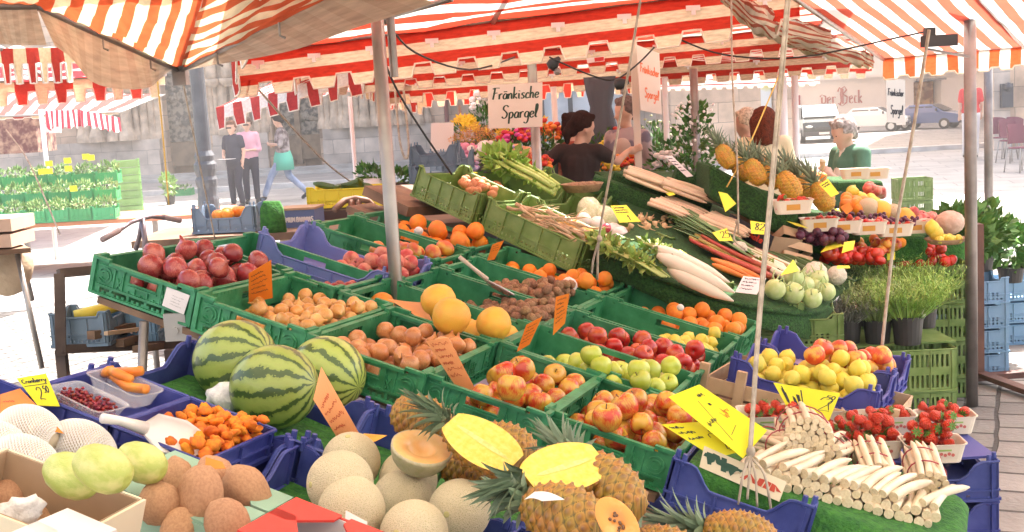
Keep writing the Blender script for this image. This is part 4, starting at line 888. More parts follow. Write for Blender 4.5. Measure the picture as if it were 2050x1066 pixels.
def straw():
    m,N,L,p=nodes_mat('strawberry_skin'); tc=N.new('ShaderNodeTexCoord'); v=N.new('ShaderNodeTexVoronoi'); v.inputs['Scale'].default_value=5; L.new(tc.outputs['Object'],v.inputs['Vector'])
    cr=N.new('ShaderNodeValToRGB'); e=cr.color_ramp.elements; e[0].position=.1; e[1].position=.2; e[0].color=(.6,.25,.05,1); e[1].color=(.66,.045,.014,1); L.new(v.outputs['Distance'],cr.inputs[0]); L.new(cr.outputs[0],p.inputs['Base Color']); p.inputs['Roughness'].default_value=.28
    bp=N.new('ShaderNodeBump'); bp.inputs['Strength'].default_value=.5; bp.inputs['Distance'].default_value=.1; L.new(v.outputs['Distance'],bp.inputs['Height']); L.new(bp.outputs[0],p.inputs['Normal'])
    me=lobed([(0,-1.25),(.25,-1.12),(.55,-.75),(.85,-.2),(.95,.2),(.85,.55),(.5,.78),(.15,.8),(0,.76)],14,'strawberry',m)
    mb=MB()
    for k in range(8):
        a=2*PI*k/8; d=Vector((math.cos(a),math.sin(a),0)); s_=Vector((-d.y,d.x,0)); mb.add([d*.1+s_*.1+Vector((0,0,.82)),d*.1-s_*.1+Vector((0,0,.82)),d*.5-s_*.16+Vector((0,0,.9)),d*.95+Vector((0,0,.78+.15*(k%2))),d*.5+s_*.16+Vector((0,0,.9))],[(0,1,2,3,4)])
    mb.tube([(0,0,.8),(.05,0,1.15),(.2,.05,1.35)],[.06,.05,.05],5)
    return proto('strawberry',me,[proto('calyx',mb.mesh('calyx',CALYX))])
STR=straw()
def spear(L_=.2,r=.012,seed=0,nm='spear'):
    rng=random.Random(seed); mb=MB(); b=rng.uniform(-.012,.012); pts=[];rad=[]
    for i in range(9): t=i/8; pts.append((b*math.sin(PI*t),b*.6*math.sin(2*t),L_*t)); rad.append(r*(1,1.02,1,.98,.96,.93,.9,.72,.22)[i])
    mb.tube(pts[:],rad,12,cap=False); n=12; k=len(mb.v); mb.cur=1; mb.add([Vector(q) for q in mb.v[:n]],[tuple(range(n-1,-1,-1))]); mb.cur=0; mb.add([Vector(q) for q in mb.v[8*n:9*n]],[tuple(range(n))]); return mb
CUTM=mat('asparagus_cut',(0.72,0.60,0.40),.5,(0.62,0.49,0.30),150)
ASPM=mat('asparagus_white',(0.74,0.62,0.45),.38,(0.62,0.48,0.31),14,bump=.15,bscale=40,rnd=.08)
ASP=[proto('asparagus_spear',spear(.2,.0138,k).mesh('asparagus_spear',[ASPM,CUTM],True)) for k in range(4)]
# ---- pineapple
def eye_mat(nm,base,tip,groove):
    m,N,L,p=nodes_mat(nm); a=N.new('ShaderNodeAttribute'); a.attribute_name='eye'; cr=N.new('ShaderNodeValToRGB'); e=cr.color_ramp.elements
    e[0].position=.0; e[0].color=(*groove,1); e[1].position=1; e[1].color=(*tip,1); x=e.new(.42); x.color=(*base,1); y=e.new(.22); y.color=(base[0]*.55,base[1]*.6,base[2]*.6,1); z=e.new(.8); z.color=(base[0]*.75,base[1]*.7,base[2]*.7,1)
    L.new(a.outputs['Fac'],cr.inputs[0]); tc=N.new('ShaderNodeTexCoord'); n=N.new('ShaderNodeTexNoise'); n.inputs['Scale'].default_value=30; L.new(tc.outputs['Object'],n.inputs['Vector'])
    mx=N.new('ShaderNodeMixRGB'); mx.blend_type='MULTIPLY'; mx.inputs[0].default_value=.6; L.new(cr.outputs[0],mx.inputs[1]); L.new(n.outputs['Color'],mx.inputs[2])
    hs=N.new('ShaderNodeHueSaturation'); hs.inputs['Value'].default_value=1.5; L.new(mx.outputs[0],hs.inputs['Color']); L.new(hs.outputs[0],p.inputs['Base Color']); p.inputs['Roughness'].default_value=.5; return m
PIN1=eye_mat('pineapple_skin',(0.40,0.20,0.03),(0.26,0.13,0.06),(0.035,0.035,0.012)); PIN2=eye_mat('pineapple_ripe',(0.52,0.28,0.025),(0.42,0.20,0.04),(0.13,0.12,0.025)); PFL=mat('pineapple_flesh',(0.80,0.50,0.05),.4,(0.84,0.60,0.13),70,(.35,.65),bump=.2,bscale=50)
PCRN=mat('pineapple_leaf',(0.14,0.20,0.11),.55,(0.24,0.30,0.19),10,island=.3)
def pine_body(R_=.064,H_=.17,m=PIN1,half=False,nu=104,nv=66,dir_=0,hi=True):
    if not hi: nu,nv=56,36
    vs=[];at=[]; a0,a1=(0,2*PI) if not half else (PI*1.0,PI*2.0); A=9;B=8
    def rad(t): return R_*(math.sin(PI*min(max(.06+t*.88,0),1))**.42)*(1-.10*t)
    U=nu if not half else nu//2
    for j in range(nv+1):
        t=j/nv
        for i in range(U+(1 if half else 0)):
            u=(a0+(a1-a0)*i/U)/(2*PI)
            p1=u*A+t*B*.9; p2=u*A-t*B*.9
            h=abs(math.cos(PI*p1))*abs(math.cos(PI*p2)); h=h**.6
            r=rad(t)*(.925+.10*h)+ (.004 if h>.95 else 0)
            if half and i in(0,U): r=rad(t)*.965
            an=u*2*PI; vs.append(Vector((r*math.cos(an),r*math.sin(an),H_*(t-.5)))); at.append(h)
    W_=U+(1 if half else 0); fs=[]
    for j in range(nv):
        for i in range(U): i2=(i+1) if half else (i+1)%U; fs.append((j*W_+i,j*W_+i2,(j+1)*W_+i2,(j+1)*W_+i))
    me=bpy.data.meshes.new('pineapple_body'); n0=len(vs)
    if half:
        loop=[j*W_ for j in range(nv+1)]+[j*W_+U for j in range(nv,-1,-1)]; loop2=[]
        for k in loop: vs.append(Vector((vs[k].x,0,vs[k].z))); at.append(.2); loop2.append(len(vs)-1)
        fs.append(tuple(loop2)); fs.append(tuple(reversed([j for j in range(W_)]))); fs.append(tuple(nv*W_+j for j in range(W_)))
    else: fs.append(tuple(range(U-1,-1,-1))); fs.append(tuple(nv*W_+j for j in range(U)))
    me.from_pydata(vs,[],fs); me.materials.append(m); me.materials.append(PFL)
    a=me.attributes.new('eye','FLOAT','POINT'); a.data.foreach_set('value',at); me.polygons.foreach_set('use_smooth',[True]*len(fs))
    if half:
        for f in me.polygons:
            if len(f.vertices)==2*(nv+1): f.material_index=1; f.use_smooth=False
    me.update(); return me
def crown_mb(n=46,L0=.11,seed=0,half=False,spread=1.0):
    rng=random.Random(seed); mb=MB()
    for k in range(n):
        t=k/n; a=k*2.39996+rng.uniform(-.2,.2)
        if half and math.sin(a)>.15: a=-a
        l=L0*(.55+.75*t)*rng.uniform(.85,1.1); el=(.15+1.25*t)/spread; w_=.011*(1-.25*t)
        d=Vector((math.cos(a),math.sin(a),0)); s_=Vector((-d.y,d.x,0)); vs=[];q=d*.018*(1-t)+Vector((0,0,.045*t)); e=el+.35
        for i in range(6):
            f=i/5; ww=w_*(1,1.05,.9,.7,.42,.03)[i]; vs+= [q+s_*ww,q-Vector((0,0,1))*ww*.35*math.cos(e)+d*ww*.3,q-s_*ww]; q=q+(d*math.cos(e)+Vector((0,0,1))*math.sin(e))*l/5; e-=.16/spread if t<.7 else .06
        mb.add(vs,[(3*i+j,3*i+j+1,3*i+j+4,3*i+j+3) for i in range(5) for j in(0,1)])
    return mb
def crown_me(**k): return crown_mb(**k).mesh('crown',PCRN,False)
CR_=[crown_me(seed=1,L0=.095),crown_me(seed=2,n=40,L0=.10,spread=1.1)]; CRh=crown_me(seed=3,n=40,half=True,L0=.085)
def pineapple(name,M,label,H_=.17,R_=.064,m=PIN1,half=False,crown=True,group=None,me=None,cr=None):
    o=link(name,me or pine_body(R_,H_,m,half),None,M); T(o,label,'pineapple',group)
    if crown: link('crown',cr or (CRh if half else CR_[0]),o,Matrix.Translation((0,0,H_*.47)))
    return o
def axisM(p,axis,up=Vector((0,0,1)),roll=0):
    """local z along axis, local y towards 'up' as near as possible"""
    z=Vector(axis).normalized(); y=(Vector(up)-z*Vector(up).dot(z)).normalized(); x=y.cross(z); m=Matrix((x,y,z)).transposed().to_4x4(); m.translation=p; return m@Matrix.Rotation(roll,4,'Z')
def dirpx(a,b): return (P(*b)-P(*a)).normalized()
# ---- melons
def melon_net_mat():
    m,N,L,p=nodes_mat('cantaloupe_rind'); tc=N.new('ShaderNodeTexCoord'); n=N.new('ShaderNodeTexNoise'); n.inputs['Scale'].default_value=5; L.new(tc.outputs['Object'],n.inputs['Vector'])
    ad=N.new('ShaderNodeVectorMath'); ad.operation='MULTIPLY_ADD'; ad.inputs[1].default_value=(.12,.12,.12); L.new(n.outputs['Color'],ad.inputs[0]); L.new(tc.outputs['Object'],ad.inputs[2])
    v=N.new('ShaderNodeTexVoronoi'); v.feature='DISTANCE_TO_EDGE'; v.inputs['Scale'].default_value=17; L.new(ad.outputs[0],v.inputs['Vector'])
    cr=N.new('ShaderNodeValToRGB'); e=cr.color_ramp.elements; e[0].position=.05; e[0].color=(.73,.62,.43,1); e[1].position=.35; e[1].color=(.44,.38,.20,1); L.new(v.outputs['Distance'],cr.inputs[0])
    n3=N.new('ShaderNodeTexNoise'); n3.inputs['Scale'].default_value=1.3; L.new(tc.outputs['Object'],n3.inputs['Vector']); mx=N.new('ShaderNodeMixRGB'); mx.inputs[2].default_value=(.62,.51,.32,1); L.new(n3.outputs['Fac'],mx.inputs[0]); L.new(cr.outputs[0],mx.inputs[1]); L.new(mx.outputs[0],p.inputs['Base Color'])
    bp=N.new('ShaderNodeBump'); bp.invert=True; bp.inputs['Strength'].default_value=.5; bp.inputs['Distance'].default_value=.03; mp=N.new('ShaderNodeMath'); mp.operation='MINIMUM'; mp.inputs[1].default_value=.2; L.new(v.outputs['Distance'],mp.inputs[0]); L.new(mp.outputs[0],bp.inputs['Height']); L.new(bp.outputs[0],p.inputs['Normal']); p.inputs['Roughness'].default_value=.75; return m
NET=melon_net_mat()
def cantme():
    mb=MB(); mb.ball((0,0,0),1,36,22,(1,1,1.02)); mb.cur=1; mb.lathe([(.1,-.0),(.1,.015),(.06,.02),(0,.012)],12,Matrix.Translation((0,0,1.012))); return mb.mesh('cantaloupe',[NET,mat('melon_scar',(.55,.48,.2),.7)],True)
CAN=proto('cantaloupe',cantme())
def wm_mat():
    m,N,L,p=nodes_mat('watermelon_rind'); tc=N.new('ShaderNodeTexCoord'); sp=N.new('ShaderNodeSeparateXYZ'); L.new(tc.outputs['Object'],sp.inputs[0])
    at=N.new('ShaderNodeMath'); at.operation='ARCTAN2'; L.new(sp.outputs['Y'],at.inputs[0]); L.new(sp.outputs['X'],at.inputs[1])
    n=N.new('ShaderNodeTexNoise'); n.inputs['Scale'].default_value=3.2; n.inputs['Detail'].default_value=5; n.inputs['Roughness'].default_value=.65; L.new(tc.outputs['Object'],n.inputs['Vector'])
    a=N.new('ShaderNodeMath'); a.operation='MULTIPLY_ADD'; a.inputs[1].default_value=.6; L.new(n.outputs['Fac'],a.inputs[0]); L.new(at.outputs[0],a.inputs[2])
    b=N.new('ShaderNodeMath'); b.operation='MULTIPLY'; b.inputs[1].default_value=12; L.new(a.outputs[0],b.inputs[0]); s_=N.new('ShaderNodeMath'); s_.operation='SINE'; L.new(b.outputs[0],s_.inputs[0])
    n2=N.new('ShaderNodeTexNoise'); n2.inputs['Scale'].default_value=14; n2.inputs['Detail'].default_value=4; L.new(tc.outputs['Object'],n2.inputs['Vector'])
    c=N.new('ShaderNodeMath'); c.operation='MULTIPLY_ADD'; c.inputs[1].default_value=.8; L.new(n2.outputs['Fac'],c.inputs[0]); L.new(s_.outputs[0],c.inputs[2])
    cr=N.new('ShaderNodeValToRGB'); e=cr.color_ramp.elements; e[0].position=.98; e[0].color=(.27,.34,.065,1); e[1].position=1.0; e[1].color=(.055,.10,.022,1); 
    mr=N.new('ShaderNodeMapRange'); mr.inputs['From Min'].default_value=-1; mr.inputs['From Max'].default_value=1.25; L.new(c.outputs[0],mr.inputs['Value']); e[0].position=.84; e[1].position=.89; L.new(mr.outputs[0],cr.inputs[0])
    x=e.new(.3); x.color=(.34,.42,.09,1); y=e.new(.0); y.color=(.34,.38,.09,1)
    hs=N.new('ShaderNodeHueSaturation'); oi=N.new('ShaderNodeObjectInfo'); m2=N.new('ShaderNodeMapRange'); m2.inputs['To Min'].default_value=.8; m2.inputs['To Max'].default_value=1.25; L.new(oi.outputs['Random'],m2.inputs['Value']); L.new(m2.outputs[0],hs.inputs['Value']); L.new(cr.outputs[0],hs.inputs['Color']); L.new(hs.outputs[0],p.inputs['Base Color']); p.inputs['Roughness'].default_value=.32; p.inputs['Coat Weight'].default_value=.15; return m
WM=proto('watermelon',(lambda mb:mb.mesh('watermelon',wm_mat(),True))(MB().ball((0,0,0),1,40,26,(1,1,1.06))))
# ================================================================ fill the green crates
rng=random.Random(11)
def fill(k,pr,r,n,label,cat,group,s0=0,s1=1,t0=0,t1=1,slope=.29,sc=None,lift=0,tries=26,maxh=None,tilt=PI):
    sx,t,lx,ly=CR1[k]; x0=sx-lx/2+.013+(lx-.026)*s0; x1=sx-lx/2+.013+(lx-.026)*s1; y0=t-ly/2+.013+(ly-.026)*t0; y1=t-ly/2+.013+(ly-.026)*t1
    out=[]
    for x,y,z,rr in heap(rng,x0,x1,y0,y1,-H1+.008+lift,r,n,tries,profile=lambda x,y:slope*x):
        M=F1.M(x,y,z)@rrot(rng,tilt)@(Matrix.Scale(rr,4) if sc is None else Matrix.Diagonal((rr*sc[0],rr*sc[1],rr*sc[2],1)))
        out.append(inst(pr,M,label,cat,group))
    return out
fill('redonion',ONR,.041,38,'red onion in the leftmost green crate','onion','red onions in the leftmost crate',.1,1,0,1,.16)
fill('whiteonion',ONY,.0265,92,'small yellow onion in the crate behind the watermelons','onion','small yellow onions',.05,1,0,.95,.2)
fill('shallot',ONB,.032,64,'brown onion in the crate between the watermelon and the red apples','onion','brown onions',.0,1,0,.95,.2)
fill('appleA',APA,.036,34,'red and yellow apple in the crate with the leaning orange card','apple','apples in the crate with the orange card',.2,1,0,.95,.25)
fill('appleB',APA,.037,44,'red and yellow apple in the nearest green crate','apple','apples in the nearest green crate',.0,1,.0,.95,.2)
fill('shade2',ONR,.026,22,'small reddish onion in the half empty crate behind the small yellow onions','onion','small reddish onions',.5,1,0,.9,.3)
fill('greenapple',APG,.0355,38,'green apple in the green apple crate','apple','green apples',.12,1,0,1,.24)
fill('walnutA',WAL,.0195,120,'walnut in the near walnut crate','walnut','walnuts in the near crate',.3,1,0,1,.32,lift=.03,tries=20)
fill('walnutB',WAL,.0195,120,'walnut in the far walnut crate under the metal scoop','walnut','walnuts in the far crate',.22,.85,0,1,.30,lift=.035,tries=20)
fill('redapple',APR,.0365,46,'dark red apple in the crate between the green apples and lemons','apple','dark red apples',.0,1,0,1,.18)
fill('mango',MNG,.042,16,'red and yellow mango in the crate left of the steel pole','mango','mangoes',.3,1,0,1,.3,sc=(.85,.9,1.05))
fill('lemon',LEM,.0285,34,'small lemon in the back crate right of the walnuts','lemon','lemons in the green crate',.45,.95,0,1,.3,sc=(1,1,.85))
fill('orangeA',ORG_,.042,26,'large orange in the crate right of the steel pole','orange','large oranges',.05,1,0,1,.2)
fill('orangeB',ORG_,.035,40,'orange in the middle crate of the back row','orange','oranges in the middle back crate',.0,1,0,1,.2)
fill('orangeC',ORG_,.035,40,'orange in the rightmost crate of the back row','orange','oranges in the right back crate',.1,1,0,1,.2)
CR1['peach']=CR1['peach']
fill('peach',PCH,.033,36,'pink peach in the lilac crate','peach','pink peaches',.5,1,0,1,.3)
def one(pr,px,py,dia,dpx,label,cat,group=None,sc=(1,1,1),tilt=PI,F=None,rot=None,D=None,name=None):
    D=D or FPX*dia/dpx; p=P(px,py,D); r=dia/2
    o=inst(pr,Matrix.Translation(p)@(rot if rot is not None else rrot(rng,tilt))@Matrix.Diagonal((r*sc[0],r*sc[1],r*sc[2],1)),label,cat,group)
    return o
def onp(pr,px,py,r,h,label,cat,group=None,sc=(1,1,1),tilt=PI,F=F1,rot=None):
    """rests with its centre h above the rim plane of frame F"""
    return inst(pr,Matrix.Translation(F.at(px,py,h))@(rot if rot is not None else rrot(rng,tilt))@Matrix.Diagonal((r*sc[0],r*sc[1],r*sc[2],1)),label,cat,group)
for px,py,r,h,lb in [(878,604,.064,.035,'yellow grapefruit, left one of the touching pair'),(903,634,.066,.055,'yellow grapefruit, front one of the touching pair'),(989,650,.062,.03,'yellow grapefruit resting alone on top at the right'),(955,672,.058,-.055,'low grapefruit behind the single top one'),(1010,680,.058,-.06,'low grapefruit under the single top one, at the right'),(765,610,.045,-.06,'orange fruit at the left end of the grapefruit crate'),(935,665,.05,-.055,'low grapefruit between the pair and the single one'),(985,690,.055,-.07,'lowest grapefruit at the near rim')]:
    onp(GRP if px>800 else ORG_,px,py,r,h,lb,'grapefruit' if px>800 else 'orange',tilt=.5)
for px,py,r,h,lb in [(1009,750,.041,.01,'red and yellow apple topmost at the left of its heap'),(1047,742,.041,.03,'red apple topmost at the back of the heap beside the orange card'),(1023,778,.043,.04,'shiny red apple on top of its heap with a yellow flank'),]: onp(APA,px,py,r,h,lb,'apple',tilt=.6)
for px,py,r,h,lb in [(1252,815,.043,.04,'bright red apple topmost in the nearest crate'),(1272,805,.041,.035,'orange red apple behind the bright red topmost one'),(1216,838,.044,.035,'yellow orange apple on top at the left of the nearest crate'),(1362,838,.043,.02,'dark red apple half hidden by the yellow cards')]: onp(APA,px,py,r,h,lb,'apple',tilt=.6)
for px,py,r,h,lb in [(1184,712,.037,.03,'green apple topmost at the left of the heap'),(1278,742,.039,.03,'green apple topmost at the right of the heap'),(1204,735,.037,.01,'green apple just below the left topmost one')]: onp(APG,px,py,r,h,lb,'apple',tilt=.5)
onp(ORG_,1173,563,.039,.03,'orange topmost in the middle back crate','orange'); 
WRAPM=mat('tissue_paper',(0.8,0.74,0.68),.7,(0.7,0.64,0.6),5,bump=.5,bscale=8); WRP=proto('wrapped_orange',(lambda mb:mb.mesh('wrapped_orange',WRAPM,True))(MB().ball((0,0,0),1,16,10,(1,1,.9),fn=lambda q:q*(1+.12*noise.noise(q*2.5)))))
onp(WRP,1138,572,.038,.0,'orange wrapped in white tissue paper','wrapped orange'); onp(WRP,1362,616,.016,.035,'crumple of white tissue on the right oranges','tissue'); onp(WRP,838,463,.022,.0,'bit of white tissue beside the large oranges','tissue') 
# metal scoop
SCM=mat('scoop_metal',(0.62,0.58,0.55),.25,metal=.7)
a=F1.at(920,515,.13); b_=F1.at(975,560,.06); c=F1.at(1018,585,.0); sc_=empty('metal_scoop',b_,'metal scoop with a long pale handle stuck in the walnuts','scoop')
mb=MB(); mb.tube([a-b_,(a-b_)*.5,Vector((0,0,0))],[.009,.008,.011],8); mb.build('handle',mat('scoop_handle',(.62,.5,.4),.5),sc_,smooth=True)
def scoop_bowl(ax,up,L_,w_,m,par,nm='blade',dep=.5):
    mb=MB(); M=axisM(Vector((0,0,0)),ax,up); vs=[];K=10
    for th in (0,.002):
        for j in range(9):
            t=j/8; ww=w_*(.35+.65*min(1,t*4))*(1 if t<.75 else 1-(t-.75)*1.6)
            for i in range(K+1):
                an=PI*(i/K); vs.append(M@Vector((-ww*math.cos(an),-(ww*dep-th)*math.sin(an),L_*t)))
    n=9*(K+1); fs=[(j*(K+1)+i,j*(K+1)+i+1,(j+1)*(K+1)+i+1,(j+1)*(K+1)+i) for j in range(8) for i in range(K)]; fs+=[tuple(x+n for x in reversed(f)) for f in list(fs)]
    for j in range(8): fs+=[(j*(K+1),(j+1)*(K+1),(j+1)*(K+1)+n,j*(K+1)+n),(j*(K+1)+K,j*(K+1)+K+n,(j+1)*(K+1)+K+n,(j+1)*(K+1)+K)]
    fs+=[(8*(K+1)+i,8*(K+1)+i+1,8*(K+1)+i+1+n,8*(K+1)+i+n) for i in range(K)]+[tuple(range(K,-1,-1)),]
    mb.add(vs,fs); return mb.build(nm,m,par,smooth=True)
scoop_bowl(c-b_,F1.n,(c-b_).length*1.15,.036,SCM,sc_)
# ================================================================ foreground on the F1 slope
def trayM(px,py,h,rz=0): s_,t_=F1.st(px,py,h); return F1.M(s_,t_,h,rz)
def turfpad(name,F,s0,s1,t0,t1,h,m,label,th=.008,wob=.004,nx=24,ny=18,cat='turf mat',edge=0):
    mb=MB(); vs=[]
    for sgn in(0,1):
        for j in range(ny+1):
            for i in range(nx+1):
                x=s0+(s1-s0)*i/nx;y=t0+(t1-t0)*j/ny; z=h+th*sgn+(wob*noise.noise(Vector((x*14,y*14,3))) if sgn else 0); vs.append((x,y,z))
    q=(nx+1)*(ny+1); f=[(j*(nx+1)+i,j*(nx+1)+i+1,(j+1)*(nx+1)+i+1,(j+1)*(nx+1)+i) for j in range(ny) for i in range(nx)]
    fs=[x[::-1] for x in f]+[tuple(a+q for a in x) for x in f]; e=[i for i in range(nx+1)]+[j*(nx+1)+nx for j in range(1,ny+1)]+[ny*(nx+1)+i for i in range(nx-1,-1,-1)]+[j*(nx+1) for j in range(ny-1,0,-1)]
    fs+=[(e[k],e[(k+1)%len(e)],e[(k+1)%len(e)]+q,e[k]+q) for k in range(len(e))]
    mb.add(vs,fs); return T(mb.build(name,m,M=F.M(),smooth=False),label,cat)
# melon crate
def crate_c(me,px,py,h,rz,label,name,group,pad=None,padm=TURFL):
    s_,t_=F1.st(px,py,h); crate(me,name,F1.M(s_,t_,h,rz),label,group); 
    if pad: turfpad('turf_mat',F1,s_-pad[0]/2,s_+pad[0]/2,t_-pad[1]/2,t_+pad[1]/2,h+.03,padm,pad[2])
    return s_,t_
def crate_s(s0,s1,t0,t1,h,label,name='fruit_crate',pad=None,me=ME_B):
    crate(me,name,F1.M((s0+s1)/2,(t0+t1)/2,h),label,'dark blue crates')
    if pad: turfpad('turf_mat',F1,s0+.012,s1-.012,t0+.012,t1-.012,h+.03,TURFL,pad)
crate_s(.67,1.25,-.77,-.385,-.14,'dark blue crate lined with turf under the watermelons','melon_crate','green turf mat in the blue crate under the watermelons')
crate_s(.66,1.24,-1.165,-.775,-.15,'dark blue crate carrying the two shallow trays','fruit_crate')
crate_s(1.23,1.81,-1.15,-.765,-.15,'dark blue crate lined with turf, holding the cantaloupes','melon_crate','green turf mat beside the cantaloupes')
crate_s(1.26,1.84,-.75,-.365,-.15,'dark blue crate under the piled pineapples','fruit_crate','turf mat under the pineapples')
crate_s(1.86,2.44,-.77,-.385,-.17,'dark blue crate at the bottom edge below the pineapples','fruit_crate')
crate_s(.07,.65,-1.2,-.815,-.2,'dark blue crate under the netted melons at the left edge','fruit_crate')
board(F1,.6,2.5,-1.2,.03,-.17,.022,BWOOD,'display_board','sloping brown board that carries the melons and pineapples','board')
for px,py,d,lb,ax in [(471,722,163,'pale striped watermelon at the back left',(1,-.5,.25)),(549,775,170,'dark striped watermelon in front of the other two',(1,-.3,.1)),(655,748,150,'bright green watermelon at the right, behind the orange card',(1,-.6,-.35))]:
    one(WM,px,py,.222,d,lb,'watermelon',rot=axisM(Vector((0,0,0)),ax,roll={471:1,549:2.2,655:0.3}[px]).to_3x3().to_4x4())
mb=MB(); mb.ball((0,0,0),.05,20,12,(1,.8,.8),fn=lambda q:q*(1+.35*noise.noise(q*38)+.12*noise.noise(q*95))); T(mb.build('paper_crumple',mat('paper_white',(0.82,0.8,0.78),.8,(0.7,0.67,0.66),40,bump=.6,bscale=60),M=Matrix.Translation(F1.at(452,795,-.06)),smooth=True),'crumpled white paper between the two left watermelons','paper')
# shallow blue trays
TRAYS=[]
for s_,t_,lb in [(.81,-.925,'shallow dark blue tray holding two clear punnets'),(1.06,-.925,'shallow dark blue tray full of dried apricots')]:
    crate(ME_T,'tray',F1.M(s_,t_,-.07),lb,'shallow blue trays',cat='tray'); TRAYS.append((s_,t_))
for x,y,z,rr in heap(rng,s_-.10,s_+.12,t_-.14,t_+.14,-.062,.0145,150,14,.12,profile=lambda x,y:.25*x+.03*y):
    inst(APC,F1.M(x,y,z)@rrot(rng,.9)@Matrix.Scale(rr*1.1,4),'dried apricot in the shallow blue tray','dried apricot','dried apricots')
# white scoop
WPL=mat('plastic_white',(0.8,0.74,0.7),.3,coat=.2)
a=F1.at(205,838,.075); b_=F1.at(290,858,.04); c=F1.at(405,885,.012); ws=empty('plastic_scoop',b_,'white plastic scoop lying on the dried apricots','scoop')
mb=MB(); mb.tube([a-b_,(a-b_)*.6+Vector((0,0,.004)),Vector((.0,0,0))],[.011,.0095,.015],10); mb.build('handle',WPL,ws,smooth=True); scoop_bowl(c-b_,F1.n+Vector((.35,-.5,.0)),(c-b_).length,.052,WPL,ws,'bowl',.62)
# clear punnets
CLEAR=mat('clear_plastic',(0.9,0.9,0.92),.08,alpha=.22,spec=.9)
def tub(px,py,h,L_,W_,H_,rz,m,label,name='clear_punnet',cat='punnet',F=F1,M=None,group=None,th=.0015,base=.82):
    if M is None: s_,t_=F.st(px,py,h); M=F.M(s_,t_,h,rz)
    mb=MB(); 
    def ring(l,w_,z,r=.02):
        o=[]
        for sx,sy,a0 in((1,1,0),(-1,1,90),(-1,-1,180),(1,-1,270)):
            for q in(0,30,60,90): a=R(a0+q); o.append(Vector((sx*(l/2-r)+r*math.cos(a),sy*(w_/2-r)+r*math.sin(a),z)))
        return o
    rs=[ring(L_*base,W_*base,0),ring(L_,W_,H_),ring(L_+.008,W_+.008,H_+.001),ring(L_+.008,W_+.008,H_-.002),ring(L_-th*2,W_-th*2,H_-.002),ring(L_*base-th*2,W_*base-th*2,th)]
    vs=[q for r_ in rs for q in r_]; n=16; fs=[(k*n+i,k*n+(i+1)%n,(k+1)*n+(i+1)%n,(k+1)*n+i) for k in range(5) for i in range(n)]; fs+=[tuple(reversed(range(n))),tuple(5*n+i for i in range(n))]
    mb.add(vs,fs); return T(mb.build(name,m,M=M),label,cat,group),M
_,Mt=tub(245,795,-.03,.17,.095,.04,R(-8),CLEAR,'clear punnet holding orange candied peel')
PEEL=mat('candied_peel',(0.75,0.20,0.02),.4,(0.85,0.33,0.04),20)
for k,pts in enumerate([[(-.07,.02,.03),(-.03,.0,.04),(.02,-.01,.035),(.07,.0,.045),(.085,-.02,.05)],[(-.06,.03,.04),(-.02,.045,.05),(.0,.05,.06)],[(-.05,-.0,.05),(-.02,-.01,.055),(.02,-.0,.05)],[(-.08,.01,.03),(-.06,.0,.045),(-.05,.01,.05)]]):
    mb=MB(); mb.tube([Vector(q) for q in pts],[.010,.013,.012,.012,.008][:len(pts)],8); T(mb.build('candied_peel',PEEL,M=Mt,smooth=True),['long curved strip of candied peel in the clear punnet','short strip of candied peel pointing up in the clear punnet','forked strip of candied peel in the middle of the clear punnet','stubby strip of candied peel at the left end of the clear punnet'][k],'candied peel')
_,Mt=tub(172,826,-.025,.17,.095,.04,R(-8),CLEAR,'clear punnet holding dark red cranberries')
mb=MB()
for x,y,z,rr in heap(rng,-.07,.065,-.036,.036,.004,.005,230,8,.1): mb.ball((x,y,z),rr,6,4,(1,1,.8))
T(mb.build('cranberries',mat('cranberry',(0.22,0.008,0.015),.35,island=.3),M=Mt,smooth=True),'loose dark red dried cranberries','cranberries',kind='stuff')
# cantaloupes
for k,(px,py,d,lb) in enumerate([(703,925,118,'cantaloupe at the back left beside the orange card'),(681,968,132,'cantaloupe at the left edge of its pile'),(817,960,118,'cantaloupe at the back right of its pile'),(805,1002,122,'cantaloupe in the middle of its pile, tan patch on its flank'),(704,1022,135,'cantaloupe at the front left, behind the red carton'),(920,1022,126,'cantaloupe with a round sticker at the right of its pile'),(829,1070,138,'cantaloupe with a big pale scar at the bottom edge')]):
    one(CAN,px,py,.137,d,lb,'cantaloupe',rot=axisM(Vector((0,0,0)),[(0,-.3,1),(-.8,-.6,.2),(.2,.4,1),(.9,.3,.2),(-.3,.5,1),(-.35,-.9,.2),(-.4,-.8,.35)][k]).to_3x3().to_4x4())
st=P(868,1000,2.53); 
# halved cantaloupe
hc=empty('halved_cantaloupe',P(845,895,2.72),'halved cantaloupe wrapped in film, orange flesh upwards','halved melon'); fn_=(F1.n+Vector((.05,-.25,.1))).normalized(); Mh=axisM(Vector((0,0,0)),fn_)
mb=MB(); mb.lathe([(0,-.068)]+[(.068*math.sin(a),-.068*math.cos(a)) for a in [R(q) for q in range(12,90,12)]]+[(.068,0),(.064,.0005)],28,Mh@Matrix.Diagonal((1.05,1,1,1))); mb.build('rind',mat('rind_half',(0.52,0.44,0.27),.45,(0.44,0.38,0.2),60,bump=.3,bscale=200,coat=.6),hc,smooth=True)
mb=MB(); mb.lathe([(.064,.0008),(.058,.001),(.034,-.002),(.03,-.012),(.02,-.022),(0,-.026)],28,Mh@Matrix.Diagonal((1.05,1,1,1))); mb.build('flesh',mat('melon_flesh',(0.82,0.42,0.14),.3,(0.85,0.52,0.22),30,coat=.5),hc,smooth=True)
